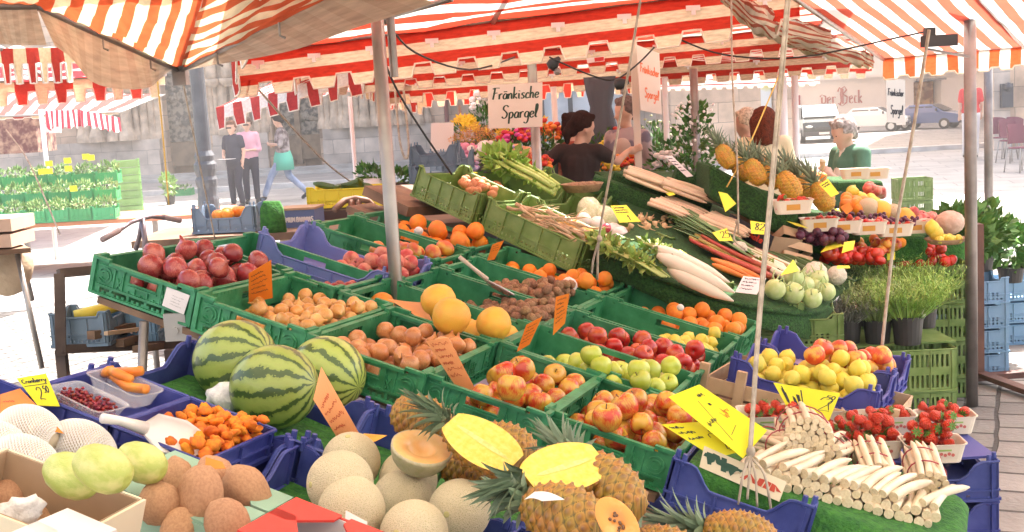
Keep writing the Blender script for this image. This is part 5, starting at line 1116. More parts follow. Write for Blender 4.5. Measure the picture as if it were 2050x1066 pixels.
# pineapples in front
PB=pine_body(.06,.155); PBb=pine_body(.066,.175); PBh=pine_body(.068,.18,half=True)
def pxpine(a,b,me,cr,H_,label,up=None,roll=0,half=False,name='pineapple',crown=True,group=None):
    A_=P(*a);B_=P(*b); M=axisM(A_,B_-A_,up or Vector((0,0,1)),roll); o=link(name,me,None,M); T(o,label,'halved pineapple' if half else 'pineapple',group)
    if crown: link('crown',cr,o,Matrix.Translation((0,0,H_*.46)))
    if half: c_=MB(); c_.add([(.007*math.cos(R(30*i)),.0008,H_*.36*math.sin(R(30*i))) for i in range(12)],[tuple(range(11,-1,-1))]); c_.build('core',mat('pineapple_core',(.82,.62,.22),.5,(.74,.5,.12),90),o)
    return o
CRS=crown_me(seed=5,n=40,L0=.075)
toC=lambda p:(CAMP-p).normalized()
pxpine((850,845,2.85),(960,900,2.8),PB,CR_[0],.17,'pineapple at the back left of the pile, crown hidden',crown=False)
pxpine((965,885,2.68),(890,835,2.72),PBh,CRh,.2,'halved pineapple with yellow face, left of two, wrapped in film',up=(0.12,-.5,.86),half=True,name='halved_pineapple')
pxpine((1130,935,2.45),(1050,960,2.40),PBh,CRh,.19,'halved pineapple with yellow face in the middle of the pile',up=(0.05,-.55,.83),half=True,name='halved_pineapple')
pxpine((1010,895,2.85),(900,855,2.95),PB,CR_[1],.17,'pineapple lying under the left halved one',crown=False)
pxpine((950,950,2.95),(850,920,3.0),PB,CRS,.17,'pineapple behind the cantaloupe with the sticker, crown pointing left')
pxpine((1215,975,2.5),(1120,890,2.6),PBb,CR_[0],.2,'large pineapple right of the middle halved one')
pxpine((1130,1035,2.33),(1040,1000,2.4),PBb,CRS,.2,'large pineapple lying in front with white paper on its crown')
pxpine((1480,1075,2.7),(1340,1045,2.75),PB,CR_[1],.17,'pineapple at the bottom edge, crown pointing left')
pxpine((1340,1110,2.6),(1250,1070,2.65),PB,CR_[1],.17,'pineapple mostly below the picture edge')
# papaya
pp=empty('halved_papaya',P(1236,1045,2.2),'halved orange papaya with a dark seed hollow','halved papaya'); Mh=axisM(Vector((0,0,0)),(toC(pp.location)+Vector((0.1,0,.35))),(XR*-.5+Vector((0,0,1)))); D4=Matrix.Diagonal((.9,1.45,1,1))
mb=MB(); mb.lathe([(0,-.035),(.02,-.031),(.032,-.02),(.036,0)],24,Mh@D4); mb.build('rind',mat('papaya_rind',(0.62,0.30,0.04),.4),pp,smooth=True)
mb=MB(); mb.lathe([(.036,0),(.034,.0015),(.018,.0),(.012,-.006),(0,-.009)],24,Mh@D4); mb.build('flesh',mat('papaya_flesh',(0.80,0.30,0.05),.35,(0.78,0.42,0.15),25,(0.5,.7),coat=.3),pp,smooth=True)
mb=MB()
for k in range(14): mb.ball(Mh@Vector((rng.uniform(-.009,.009),rng.uniform(-.018,.018),-.004)),.003,6,4)
mb.build('seeds',mat('seed_dark',(0.16,0.08,0.04),.5),pp,smooth=True)
WP=mat('sheet_paper',(0.82,0.78,0.76),.6)
card('paper_slip',[P(1050,1000,2.28),P(1085,1003,2.26),P(1130,1000,2.25),P(1070,985,2.3)],WP,None,'curled white paper on the pineapple crown','paper',curl=.008)
# sweet potatoes
SPM=mat('sweet_potato_skin',(0.60,0.33,0.18),.7,(0.50,0.25,0.13),9,bump=.5,bscale=45,rnd=.08)
def potato_me(seed):
    mb=MB(); mb.ball((0,0,0),1,24,16,(1,.95,1.25),fn=lambda q:q*(1+.20*noise.noise(q*1.0+Vector((seed*3.7,0,0)))+.06*noise.noise(q*4))*(1-.25*max(0,q.z)**2)-Vector((0,0,.0))); 
    return mb.mesh('sweet_potato',SPM,True)
SPT=[proto('sweet_potato',potato_me(k)) for k in range(3)]
for k,(px,py,h,r_,lb) in enumerate([(322,1010,.0,.047,'sweet potato with a pointed tip at the left of its carton'),(402,985,.035,.05,'sweet potato in the middle of its carton'),(432,955,.0,.046,'sweet potato at the back of the heap'),(488,978,.01,.049,'sweet potato at the right of its carton'),(452,1048,.02,.047,'sweet potato nearest the bottom edge'),(352,958,-.02,.044,'sweet potato half hidden at the back left'),(360,1062,-.03,.043,'orange tinted sweet potato low at the left'),(515,1030,-.04,.045,'shaded sweet potato low at the right')]):
    onp(SPT[k%3],px,py,r_,h,lb,'sweet potato','sweet potatoes',sc=(.92,.95,1.1),tilt=.7)
CARD_=mat('cardboard_tan',(0.42,0.28,0.17),.85,(0.36,0.23,0.13),8); MINT=mat('carton_mint',(0.30,0.48,0.36),.6,(0.26,0.42,0.32),6); CREAM=mat('carton_cream',(0.72,0.62,0.44),.7); WCART=mat('carton_white',(0.78,0.72,0.70),.7,(0.72,0.66,0.64),4); REDC=mat('carton_red',(0.62,0.05,0.035),.5)
def carton(px,py,h,L_,W_,H_,rz,mo,mi,label,flaps=True,name='carton',F=F1,group=None,cat='carton'):
    s_,t_=F.st(px,py,h+H_); M=F.M(s_,t_,h,rz); t=empty(name,M,label,cat,group); th=.006
    for s,(a,b_,l) in enumerate([((0,-W_/2),0,L_),((0,W_/2),0,L_),((-L_/2,0),1,W_),((L_/2,0),1,W_)]):
        mb=MB(); sx,sy=(l-2*th,th) if not b_ else (th,l+th); mb.box((a[0],a[1],H_/2),(sx,sy,H_)); mb.cur=1
        q=.0035; mb.box((a[0]*(1-q/ (L_/2)*1.9) if b_ else 0,a[1]*(1-q/(W_/2)*1.9) if not b_ else 0,H_/2+.001),(sx-.004 if not b_ else .002,.002 if not b_ else sy-.016,H_-.004)); mb.build('side',[mo,mi],t)
    mb=MB(); mb.box((0,0,.003),(L_-.01,W_-.01,.006)); mb.build('bottom',mi,t)
    if flaps:
        for sx in(-1,1):
            mb=MB(); y=-W_/2+.02
            mb.box((sx*(L_/2-.05),0,H_+.004),(.10,W_*.94,.004)) if flaps=='wide' else mb.prism([(sx*(L_/2),-W_/2),(sx*(L_/2),-W_/2+.13),(sx*(L_/2-.04),-W_/2+.13),(sx*(L_/2-.11),-W_/2+.03),(sx*(L_/2-.11),-W_/2)][::sx],.005,Matrix.Translation((0,0,H_+.001)))
            mb.build('flap',mo,t)
        for sx in(-1,1):
            mb=MB(); mb.prism([(sx*(L_/2),W_/2),(sx*(L_/2),W_/2-.1),(sx*(L_/2-.04),W_/2-.1),(sx*(L_/2-.1),W_/2-.03),(sx*(L_/2-.1),W_/2)][::-sx],.005,Matrix.Translation((0,0,H_+.001))); mb.build('flap',mo,t)
    return t
carton(400,985,-.10,.30,.24,.1,R(0),MINT,CARD_,'mint green carton with tan inside, full of sweet potatoes')
carton(640,1075,.0,.22,.2,.1,R(0),REDC,WCART,'red and white carton at the bottom edge left of the cantaloupes')
carton(70,985,-.02,.30,.22,.1,R(4),CREAM,CARD_,'cream coloured carton at the left edge holding wrapped brown fruit',flaps=False)
carton(180,1120,.02,.26,.2,.1,R(0),WCART,CARD_,'white carton at the bottom left corner')
# red carton details: white label
card('paper_label',[P(690,1058,2.36),P(735,1075,2.34),P(735,1045,2.36),P(692,1022,2.38)],WCART,None,'white printed panel on the red carton','label')
# green pomelos and net wrapped fruit
POM=proto('green_melon',lobed(orprof,22,'green_melon',mat('pomelo_skin',(0.44,0.50,0.11),.4,(0.64,0.62,0.22),1.6,(0.4,.6),bump=.2,bscale=18,rnd=.06)))
for px,py,lb in [(143,952,'pale green melon at the front left'),(205,938,'pale green melon in the middle of three'),(283,926,'yellowish green melon at the right of three')]:
    one(POM,px,py,.078,{143:90,205:94,283:80}[px],lb,'melon',sc=(1,1,1.5),rot=axisM(Vector((0,0,0)),(1,-.5,-.35)).to_3x3().to_4x4())
def sleeve():
    mb=MB(); n=44;m=30; vs=[];fs=[]
    for j in range(m+1):
        t=j/m; r=(math.sin(PI*(.04+.92*t))**.5)
        for i in range(n): a=2*PI*i/n+t*2.2; vs.append(Vector((r*math.cos(a),r*math.sin(a),3.0*(t-.5))))
    for j in range(m):
        for i in range(n): fs.append((j*n+i,j*n+(i+1)%n,(j+1)*n+(i+1)%n,(j+1)*n+i))
    mb.add(vs,fs)
    me=mb.mesh('foam_net',mat('foam_white',(0.82,0.78,0.74),.8)); o=bpy.data.objects.new('tmp',me); COL.objects.link(o); w_=o.modifiers.new('w','WIREFRAME'); w_.thickness=.075; w_.use_even_offset=False
    dg=bpy.context.evaluated_depsgraph_get(); m2=bpy.data.meshes.new_from_object(o.evaluated_get(dg),depsgraph=dg); bpy.data.objects.remove(o); return m2
NETM=sleeve(); NF=proto('netted_fruit',lobed([(0,-1.42),(.5,-1.3),(.85,-.8),(.96,0),(.85,.8),(.5,1.3),(0,1.42)],18,'netted_fruit',mat('papaya_pale',(0.80,0.66,0.48),.5,(0.75,0.6,0.4),1.5)),[proto('foam_net',NETM)])
for px,py,D_,ax,lb in [(60,862,2.6,(1,-.55,-.25),'foam netted fruit at the back'),(50,925,2.45,(1,-.5,-.3),'foam netted fruit in front at the left edge'),(165,892,2.62,(1,-.45,-.35),'foam netted fruit pointing at the blue tray'),(-10,895,2.5,(1,-.5,-.2),'foam netted fruit cut by the left picture edge')]:
    inst(NF,Matrix.Translation(P(px,py,D_))@axisM(Vector((0,0,0)),ax).to_3x3().to_4x4()@Matrix.Scale(.052,4),lb,'netted fruit')
for px,py,lb in [(15,1000,'brown fruit at the left edge of the cream carton'),(75,1035,'brown fruit with a white sticker in the cream carton'),(10,1050,'brown fruit in the bottom left corner')]:
    one(apple_proto('pear',MATS['sweet_potato_skin']),px,py,.07,75,lb,'fruit')
mb=MB(); mb.ball((0,0,0),.045,18,12,(1,.8,.6),fn=lambda q:q*(1+.5*noise.noise(q*40))); T(mb.build('paper_crumple',MATS['paper_white'],M=Matrix.Translation(P(42,1025,2.2)),smooth=True),'crumpled white tissue between the brown fruit','paper')
# ---------------- lemons, nectarines, strawberries, asparagus on the right
F3=Frame((0.84,4.45,CAMZ-1.13),(0.8681,-0.4598,-0.1868),(0.4948,0.8316,-0.05))
p0=P(1462,735,4.5); F3.O=p0
FB=mat('crate_blue_r',(0.05,0.055,0.28),.45,(0.07,0.08,0.32),5)
ME_B2=crate_mesh('crate_blue_small',.53,.35,.12,FB,'blue')
for t_,lb in((.175,'blue crate heaped with big lemons, wooden crate in front of it'),(.50,'blue crate of red and yellow nectarines behind the lemons')): crate(ME_B2,'fruit_crate',F3.M(.265,t_,-.085),lb,'blue crates of lemons and nectarines')
for x,y,z,rr in heap(rng,.03,.50,.01,.34,-.075,.033,48,22,.08,profile=lambda x,y:.12*x-.05*y): inst(LEM,F3.M(x,y,z)@rrot(rng)@Matrix.Diagonal((rr,rr,rr*.92,1)),'large lemon heaped in the blue crate','lemon','large lemons in the blue crate')
for x,y,z,rr in heap(rng,.16,.51,.34,.64,-.075,.036,26,22,.08,profile=lambda x,y:.14*x-.05*y): inst(APP,F3.M(x,y,z)@rrot(rng)@Matrix.Scale(rr,4),'red and yellow nectarine in the blue crate behind the lemons','nectarine','nectarines')
for px,py,h,lb in [(1646,700,.075,'dark red nectarine topmost at the back'),(1632,712,.07,'nectarine with a yellow flank left of the topmost one'),(1714,722,.06,'orange nectarine standing out at the right')]: onp(APP,px,py,.04,h,lb,'nectarine',F=F3,tilt=.5)
LIL=mat('lilac_sheet',(0.42,0.32,0.48),.5); mb=MB(); mb.box((.1,.53,-.07),(.16,.3,.004)); T(mb.build('liner_sheet',LIL,M=F3.M()),'lilac moulded liner at the empty end of the nectarine crate','liner')
sx,t,lx,ly=CR1['appleA']; mb=MB(); mb.box((sx-lx*.2,t+.1,-H1+.02),(.16,.3,.004)); T(mb.build('liner_sheet',LIL,M=F1.M()),'lilac moulded liner in the crate of red apples with the orange card','liner')
# wooden crate below the lemons
wc=empty('wooden_crate',F3.M(.265,-.02,-.24),'pale wooden fruit crate with corner blocks, below the lemons','crate')
for z in(.03,.105,.17):
    for c_,d_ in(((0,-.03,z),(.66,.006,.055)),((0,.42,z),(.66,.006,.055)),((-.333,.195,z),(.006,.45,.055)),((.333,.195,z),(.006,.45,.055))): MB().box(c_,d_).build('slat',PWOOD,wc)
for x in(-.34,-.2,.34):
    mb=MB(); mb.box((x+.0,-.045,.13),(.035,.022,.24)); mb.build('corner_block',PWOOD,wc)
mb=MB(); mb.box((0,.195,.003),(.66,.44,.005)); mb.build('bottom',PWOOD,wc)
# punnets on a level shelf
ZP=.686
def lvl(px,py,z,rz=-.06): q=gz(px,py,z); return Matrix.Translation(q)@Matrix.Rotation(rz,4,'Z')
KRAFT=mat('punnet_card',(0.74,0.66,0.54),.7,(0.68,0.6,0.48),9)
def punnet(px,py,z,n,label,dx=0,dy=.06,L_=.185,W_=.12,H_=.062,printed=True,r=.0185,group='strawberry punnets',who='strawberry',pr=None,slopeoff=0,sg='strawberries'):
    q=gz(px,py,z)+Vector((dx,dy,0)); M=Matrix.Translation(q)@Matrix.Rotation(-.06,4,'Z')
    o,_=tub(0,0,0,L_,W_,H_,0,KRAFT,label,'punnet','punnet',M=M,group=group,base=.85)
    if printed:
        mb=MB(); b0=L_*.85/2*.55; f=lambda x,zz:Vector((x,-(W_/2*(.85+.15*zz/H_))-.0012,zz)); mb.add([f(-b0,.04),f(b0,.04),f(b0,.046),f(-b0,.046)],[(0,1,2,3)]); mb.build('green_print',mat('print_green',(0.3,0.45,0.12),.6),o)
        mb=MB()
        for k in range(5):
            x=.0+k*.012; c_=f(x,.027+.004*(k%2)); mb.add([c_+Vector((.0055*math.cos(a),-.0004,.0055*math.sin(a))) for a in [R(30*i) for i in range(12)]],[tuple(range(12))])
        mb.build('berry_print',mat('print_red',(0.5,0.12,0.1),.6),o)
    for x,y,zz,rr in heap(rng,-L_/2+.008,L_/2-.008,-W_/2+.006,W_/2-.006,.012,r,n,20,.1):
        inst(pr or STR,M@TRS((x,y,zz))@rrot(rng)@Matrix.Scale(rr,4),'%s in the %s'%(who,' '.join(label.split()[:9])) if False else who+' in '+label.split(',')[0].replace('white ','the white ',1),who.split()[-1],sg)
    return M
punnet(1757,922,ZP,26,'white punnet of strawberries at the front left, black tag behind it',r=.0195)
punnet(1880,930,ZP,26,'white punnet of strawberries at the front right corner',r=.0195)
punnet(1785,872,ZP,18,'white punnet of strawberries under the upright black tag')
punnet(1905,872,ZP,18,'white punnet of strawberries at the back right corner')
punnet(1692,905,ZP,20,'white punnet of strawberries left of the others beside the asparagus')
punnet(1640,860,ZP,14,'white punnet of strawberries behind the large asparagus bundle')
punnet(1555,868,ZP+.07,26,'white punnet of strawberries in front of the wooden crate',L_=.22,W_=.16)
for k,(cs,lb) in enumerate([([(1712,888,4.0),(1752,872,4.0),(1748,855,4.02),(1706,868,4.02)],'black tag with red heading stuck in the front strawberries, the tilted one'),([(1740,868,4.35),(1776,868,4.35),(1776,846,4.37),(1740,847,4.37)],'x')]):
    if k==1: cs=[(1788,838,4.3),(1824,840,4.3),(1824,816,4.3),(1788,815,4.3)]; lb='upright black tag with red heading in the back strawberries'
    S_=[scribble(rng,.08,.92,y,.05) for y in(.55,.4,.25)]; o=card('berry_tag',[P(*q) for q in cs],mat('tag_black',(.015,.015,.018),.5),{INKR:[scribble(rng,.1,.9,.78,.14)],INKW:S_},lb,'tag',width=.05)
# blue crates under the punnets
qs=gz(1830,925,.68)
for k in range(4): crate(ME_B,'stacked_crate',Matrix.Translation((qs.x-.02,qs.y+.2,.54-k*.135))@Matrix.Rotation(-.06,4,'Z'),['topmost','second','third','lowest'][k]+' blue crate of the stack under the strawberry punnets','stacked blue crates')
mb=MB(); mb.box((qs.x-.02,qs.y+.2,.678),(.575,.375,.008)); T(mb.build('liner_board',mat('liner_blue',(.05,.055,.25),.6)),'flat blue liner under the strawberry punnets','liner')
for k in range(3): crate(ME_B,'stacked_crate',Matrix.Translation((qs.x-.55,qs.y+.3,.50-k*.135)),['topmost','middle','lowest'][k]+' blue crate of the hidden stack behind the asparagus','stacked blue crates')
# asparagus: blue crate, mat, pile, bundles
aM=crate_edge(F1,(1352,930),(1622,1018),False,False,me=ME_B,h=-.12,label='blue crate with a printed carton inside, under the loose asparagus',name='asparagus_crate',group='dark blue crates')
sA,tA=F1.st(1478,950,0); sB,tB=F1.st(1880,1052,0)
def drape(name,pts_rows,m,label,th=.01,cat='turf mat',smooth=True,sub=3,seed=0,amp=.006):
    """thick cloth through a grid of world points (rows of equal length)"""
    rows=[]
    def interp(l):
        o=[]
        for i in range(len(l)-1):
            p0=l[max(i-1,0)];p1_=l[i];p2=l[i+1];p3=l[min(i+2,len(l)-1)]
            for j in range(sub): t=j/sub; o.append(0.5*((2*p1_)+(-p0+p2)*t+(2*p0-5*p1_+4*p2-p3)*t*t+(-p0+3*p1_-3*p2+p3)*t**3))
        o.append(l[-1]); return o
    R1=[interp([Vector(q) for q in r_]) for r_ in pts_rows]; cols=[interp([r_[k] for r_ in R1]) for k in range(len(R1[0]))]
    nx=len(cols);ny=len(cols[0]); o0=cols[0][0].copy(); vs=[]
    for i in range(nx):
        for j in range(ny): q=cols[i][j]; vs.append(q-o0+Vector((0,0,amp*noise.noise(q*22+Vector((seed,0,0))))))
    mb=MB(); mb.add(vs,[(i*ny+j,(i+1)*ny+j,(i+1)*ny+j+1,i*ny+j+1) for i in range(nx-1) for j in range(ny-1)])
    o=mb.build(name,m,M=Matrix.Translation(o0),smooth=smooth); md=o.modifiers.new('thick','SOLIDIFY'); md.thickness=th; md.offset=0; return T(o,label,cat)
rows=[]
for t_,h in ((.55,-.0),(.32,-.02),(.06,-.02),(.0,-.025),(-.02,-.06),(-.03,-.10)):
    rows.append([F1.w(sA-.14,tA+t_,h+(.02 if h<-.05 else 0)),F1.w(sA,tA+t_,h),F1.w(sA+.2,tA+t_,h),F1.w(sA+.36,tA+t_,h-.01*(h<-.05)),F1.w(sB+.01,tA+t_*.9-.01,h),F1.w(sB+.065,tA+t_*.85-.01,h-.005),F1.w(sB+.085,tA+t_*.85,h-.04),F1.w(sB+.09,tA+t_*.85,h-.2)])
drape('turf_mat',rows,TURFL,'bright green turf mat under the asparagus, draped over its edges',seed=2)
for row in range(3):
    n=20
    for i in range(n):
        f=(i+.5*(row%2)+rng.uniform(-.12,.12))/n; s_=sA+(sB-sA)*f; t_=tA+(tB-tA)*f+.012*row*(1)+rng.uniform(-.008,.008)
        if row==2 and rng.random()<.15: continue
        lean=rng.uniform(-.05,.05)+(.6 if row==2 else 0)*rng.uniform(.4,1); h=-.004+row*.0225+rng.uniform(-.002,.002)
        d=(F1.v*math.cos(lean)+F1.u*math.sin(lean)+F1.n*(rng.uniform(-.03,.03)+(.14 if row==2 else 0)))
        M=axisM(F1.w(s_,t_,h),d,F1.n,rng.uniform(0,6)); _k=rng.uniform(.78,1.1); inst(ASP[(i+row)%4],M@Matrix.Diagonal((_k,_k,rng.uniform(.85,1.1),1)),'loose thick white asparagus spear in the long pile on turf','asparagus','loose asparagus spears')
BAND=mat('rubber_band',(0.35,0.04,0.06),.5)
BSP=[spear(.21,.0105,20+k,'spear').mesh('spear',[ASPM,CUTM],True) for k in range(3)]
def bundle(px,py,D_,R_,label,ax=None,n=30):
    o=P(px,py,D_); ax=(ax or (ZF*1+Vector((.1,0,.12)))).normalized(); M=axisM(o,ax); t=empty('asparagus_bundle',M,label,'asparagus bundle','banded asparagus bundles')
    pts=[];k=0
    rr=0.0108*2
    for ring in range(5):
        m=1 if ring==0 else int(2*PI*ring)
        for i in range(m):
            a=2*PI*i/m+ring; x,y=rr*ring*math.cos(a),rr*ring*math.sin(a)
            if math.hypot(x,y)<R_-.008 and len(pts)<n: pts.append((x,y))
    for i,(x,y) in enumerate(pts): link('spear',BSP[i%3],t,Matrix.Translation((x,y*.85,-.1+rng.uniform(-.006,.006)))@Matrix.Rotation(rng.uniform(0,6),4,'Z'))
    Rm=max(math.hypot(*p) for p in pts)+.0125
    for z in(-.04,.04): mb=MB(); mb.tube([(Rm*math.cos(a),Rm*.87*math.sin(a),z+.006*math.sin(2*a)) for a in [R(20*i) for i in range(19)]],.0022,5); mb.build('rubber_band',BAND,t,smooth=True)
    return t
bundle(1608,862,3.68,.085,'largest asparagus bundle, at the back in front of the yellow card',n=48)
bundle(1548,890,3.66,.072,'asparagus bundle lying left below the largest one',ax=ZF+XR*-.45,n=40)
bundle(1664,900,3.66,.062,'asparagus bundle half hidden below the largest one',ax=ZF+XR*.5,n=30)
bundle(1748,925,3.62,.064,'short asparagus bundle with red bands below the left strawberry punnet',ax=ZF+Vector((.1,0,.3)),n=30)
bundle(1850,938,3.62,.066,'rightmost asparagus bundle below the corner punnet',ax=ZF+Vector((.15,0,.35)),n=34)
cs=[(1400,935,3.42),(1560,1005,3.32),(1575,965,3.34),(1410,893,3.44)]
card('printed_carton',[P(*q) for q in cs],CREAM,{INKG:[scribble(rng,.05,.5,.55,.5,5)],INKR:[[(.52,.3),(.6,.65),(.68,.3)],[(.74,.65),(.72,.3),(.8,.3),(.82,.65),(.74,.65)],[(.88,.3),(.88,.65),(.96,.4)]]},'cream carton with green and red print inside the blue crate','carton',width=.05)
for px,py,r_,z0 in((1640,1062,0,0),): 
    crate(crate_mesh('crate_red',.5,.34,.12,REDC,'solid'),'red_crate',F1.M(*F1.st(1790,1062,-.13),-.26),'red crate under the asparagus mat at the bottom edge',None)
# ================================================================ vegetable bank (F2) and beyond
rng=random.Random(21)
def rootme(seed,L_=.2,r=.013,br=2,m=None):
    g=random.Random(seed); mb=MB()
    def limb(p,d,l,r,dep):
        pts=[p];rad=[r];q=Vector(p);dd=Vector(d).normalized()
        for i in range(5): dd=(dd+Vector((g.uniform(-.35,.35),g.uniform(-.35,.35),g.uniform(-.15,.15)))).normalized(); q=q+dd*l/5; pts.append(q.copy()); rad.append(r*(1-.16*(i+1)))
        mb.tube(pts,rad,7)
        if dep:
            for k in range(g.randint(1,2)): j=g.randint(1,3); limb(pts[j],dd+Vector((g.uniform(-1,1),g.uniform(-1,1),.2)),l*.6,rad[j]*.7,dep-1)
    limb((-L_/2,0,0),(1,0,0),L_,r,1); return mb.mesh('root',m or mat('root_beige',(0.58,0.42,0.26),.8,(0.42,0.28,0.17),14,bump=.4,bscale=50,rnd=.1),True)
ROO=[proto('parsley_root',rootme(k)) for k in range(4)]
s0,t0=OL[0]
for i in range(34): x=s0+rng.uniform(-.17,.20); y=t0+rng.uniform(-.09,.09); inst(ROO[i%4],F2.M(x,y,-.075+rng.uniform(0,.06)+.03*(x-s0>0))@Euler((rng.uniform(-.4,.4),rng.uniform(-.4,.2),rng.uniform(-.6,.6)+PI*(i%2))).to_matrix().to_4x4()@Matrix.Scale(.85,4),'forked beige root in the long olive crate','root vegetable','beige roots')
TUR=proto('turnip',lobed(orprof,14,'turnip',mat('turnip_white',(0.82,0.76,0.72),.35,(0.8,0.7,0.68),2,rnd=.04)))
def on2(pr,px,py,r,h,label,cat,group=None,sc=(1,1,1),tilt=PI,F=F2): return onp(pr,px,py,r,h,label,cat,group,sc,tilt,F)
for k,(px,py) in enumerate(((1168,441),(1195,449),(1228,462),(1240,468),(1212,446))): on2(TUR,px,py,.042,-.03,['white turnip at the left end of the middle olive crate','white turnip with a hollow, second from the left','white turnip at the front of the middle olive crate','white turnip at the right end of the middle olive crate','white turnip at the back of the middle olive crate'][k],'turnip')
on2(proto('beetroot',lobed(orprof,12,'beetroot',mat('radish_red',(0.45,0.03,0.07),.4))),1214,457,.025,.0,'small red radish between the white turnips','radish')
for k,(px,py) in enumerate(((1140,450),(1152,456),(1175,466),(1130,446))): on2(ONY,px,py,.035,-.05,'yellow onion in the middle olive crate','onion','onions in the middle olive crate')
CABM=mat('cabbage_wrapped',(0.58,0.62,0.36),.25,(0.68,0.68,0.48),5,bump=.6,bscale=14,coat=.6)
CAB=proto('cabbage',(lambda mb:mb.mesh('cabbage',CABM,True))(MB().ball((0,0,0),1,22,14,(1,1,.85),fn=lambda q:q*(1+.07*noise.noise(q*2.2)+.03*noise.noise(q*7)))))
for px,py,r,lb in((1180,424,.078,'cabbage wrapped in film, left one in the far olive crate'),(1212,436,.07,'cabbage wrapped in film left of the yellow card')): on2(CAB,px,py,r,.0,lb,'cabbage')
def leafclump(mb,c,rad,n,ls,g,flat=.5,up=.5,wid=.4,sq=1.0,bend=.3):
    c=Vector(c)
    for i in range(n):
        d=Vector((g.gauss(0,1),g.gauss(0,1),g.gauss(0,1)*flat)); d.normalize(); q=c+Vector((d.x*rad[0],d.y*rad[1],d.z*rad[2]))*(g.random()**.4)
        a=(d+Vector((g.uniform(-.6,.6),g.uniform(-.6,.6),up+g.uniform(-.4,.5)))).normalized(); s_=a.cross(Vector((g.uniform(-1,1),g.uniform(-1,1),g.uniform(-.3,1)))); 
        if s_.length<.05: continue
        s_.normalize(); nn=a.cross(s_); l=ls*g.uniform(.6,1.3); w_=l*wid
        mb.add([q,q+a*l*.45+s_*w_*.5+nn*l*.06,q+a*l-nn*l*bend*.4,q+a*l*.45-s_*w_*.5+nn*l*.06],[(0,1,2,3)])
CEL=mat('celery_green',(0.34,0.46,0.09),.45,(0.45,0.55,0.16),9,rnd=.1,island=.15); CELL=mat('celery_leaf',(0.24,0.38,0.06),.6,island=.25)
cz=F2.at(1048,360,.02); ct=empty('celery',F2.M(*F2.st(1048,365,.0),.02),'bunch of light green celery lying in the olive crate','celery')
mb=MB()
for k in range(16):
    y=rng.uniform(-.07,.07); z=rng.uniform(0,.06); mb.tube([(-.16+rng.uniform(-.03,.03),y*1.4,z+.03),(-.05,y,z+.01),(.08,y*.7,z),(.2,y*.5,z-.02)],[.006,.01,.013,.012],7)
mb.build('stalk',CEL,ct,smooth=True); mb=MB(); leafclump(mb,(-.15,0,.05),(.1,.12,.06),160,.06,rng,1,.2,.7); leafclump(mb,(.05,.02,.03),(.2,.1,.04),60,.04,rng,1,.2,.7); mb.build('leaves',CELL,ct)
CARM=mat('carrot_orange',(0.72,0.24,0.04),.5,(0.6,0.18,0.03),16,bump=.2,rnd=.1); TUBM=mat('tuber_orange',(0.55,0.24,0.11),.7,(0.42,0.16,0.07),12,rnd=.15)
TUB=proto('sweet_potato',lobed([(0,-1.2),(.4,-1.05),(.85,-.4),(1,.1),(.7,.8),(.3,1.15),(0,1.25)],10,'tuber',TUBM))
for k in range(34): px=rng.uniform(925,1010);py=372+rng.uniform(-12,16)+(px-960)*.12; on2(TUB,px,py,.022,-.05+rng.uniform(0,.03),'small orange brown tuber in the second olive crate','tuber','orange brown tubers',F=F2)
for k in range(12): on2(TUB,rng.uniform(935,960),rng.uniform(390,402),.02,-.06,'small orange brown tuber at the near corner of the left olive crates','tuber','orange brown tubers at the corner')
card('paper_sheet',[P(918,393,6.75),P(930,390,6.7),P(915,355,6.95),P(885,368,7.0)],WCART,None,'greyish white sheet standing in the left olive crate','paper',thick=.004)
BSK=mat('basket_tan',(0.42,0.27,0.15),.8,(0.3,0.18,0.1),30,bump=.5,bscale=90); t=empty('basket',F2.at(1166,384,.03),'small round basket with brown nuts behind the olive crates','basket'); mb=MB(); mb.lathe([(0,0),(.09,.0),(.115,.04),(.118,.045),(.108,.04),(.085,.01),(0,.01)],20); mb.build('bowl',BSK,t,smooth=True); mb=MB(); [mb.ball((rng.uniform(-.07,.07),rng.uniform(-.07,.07),.035),.016,7,5) for k in range(30)]; mb.build('nuts',MATS['walnut_shell'],t,smooth=True)
for k in range(26): on2(proto('ginger',rootme(40+k%3,.09,.016,m=mat('ginger_skin',(0.66,0.46,0.24),.6,(0.55,0.36,0.18),20)))if k==0 else GNG,rng.uniform(1262,1330),rng.uniform(450,466),1,-.03,'x','x') if False else None
GNG=[proto('ginger_root',rootme(40+k,.09,.016,m=mat('ginger_skin',(0.66,0.46,0.24),.6,(0.55,0.36,0.18),20,rnd=.08))) for k in range(3)]
for k in range(26): inst(GNG[k%3],Matrix.Translation(F2.at(rng.uniform(1258,1335),rng.uniform(446,468),-.03))@rrot(rng),'knobbly ginger root right of the wrapped cabbages','ginger','ginger roots')
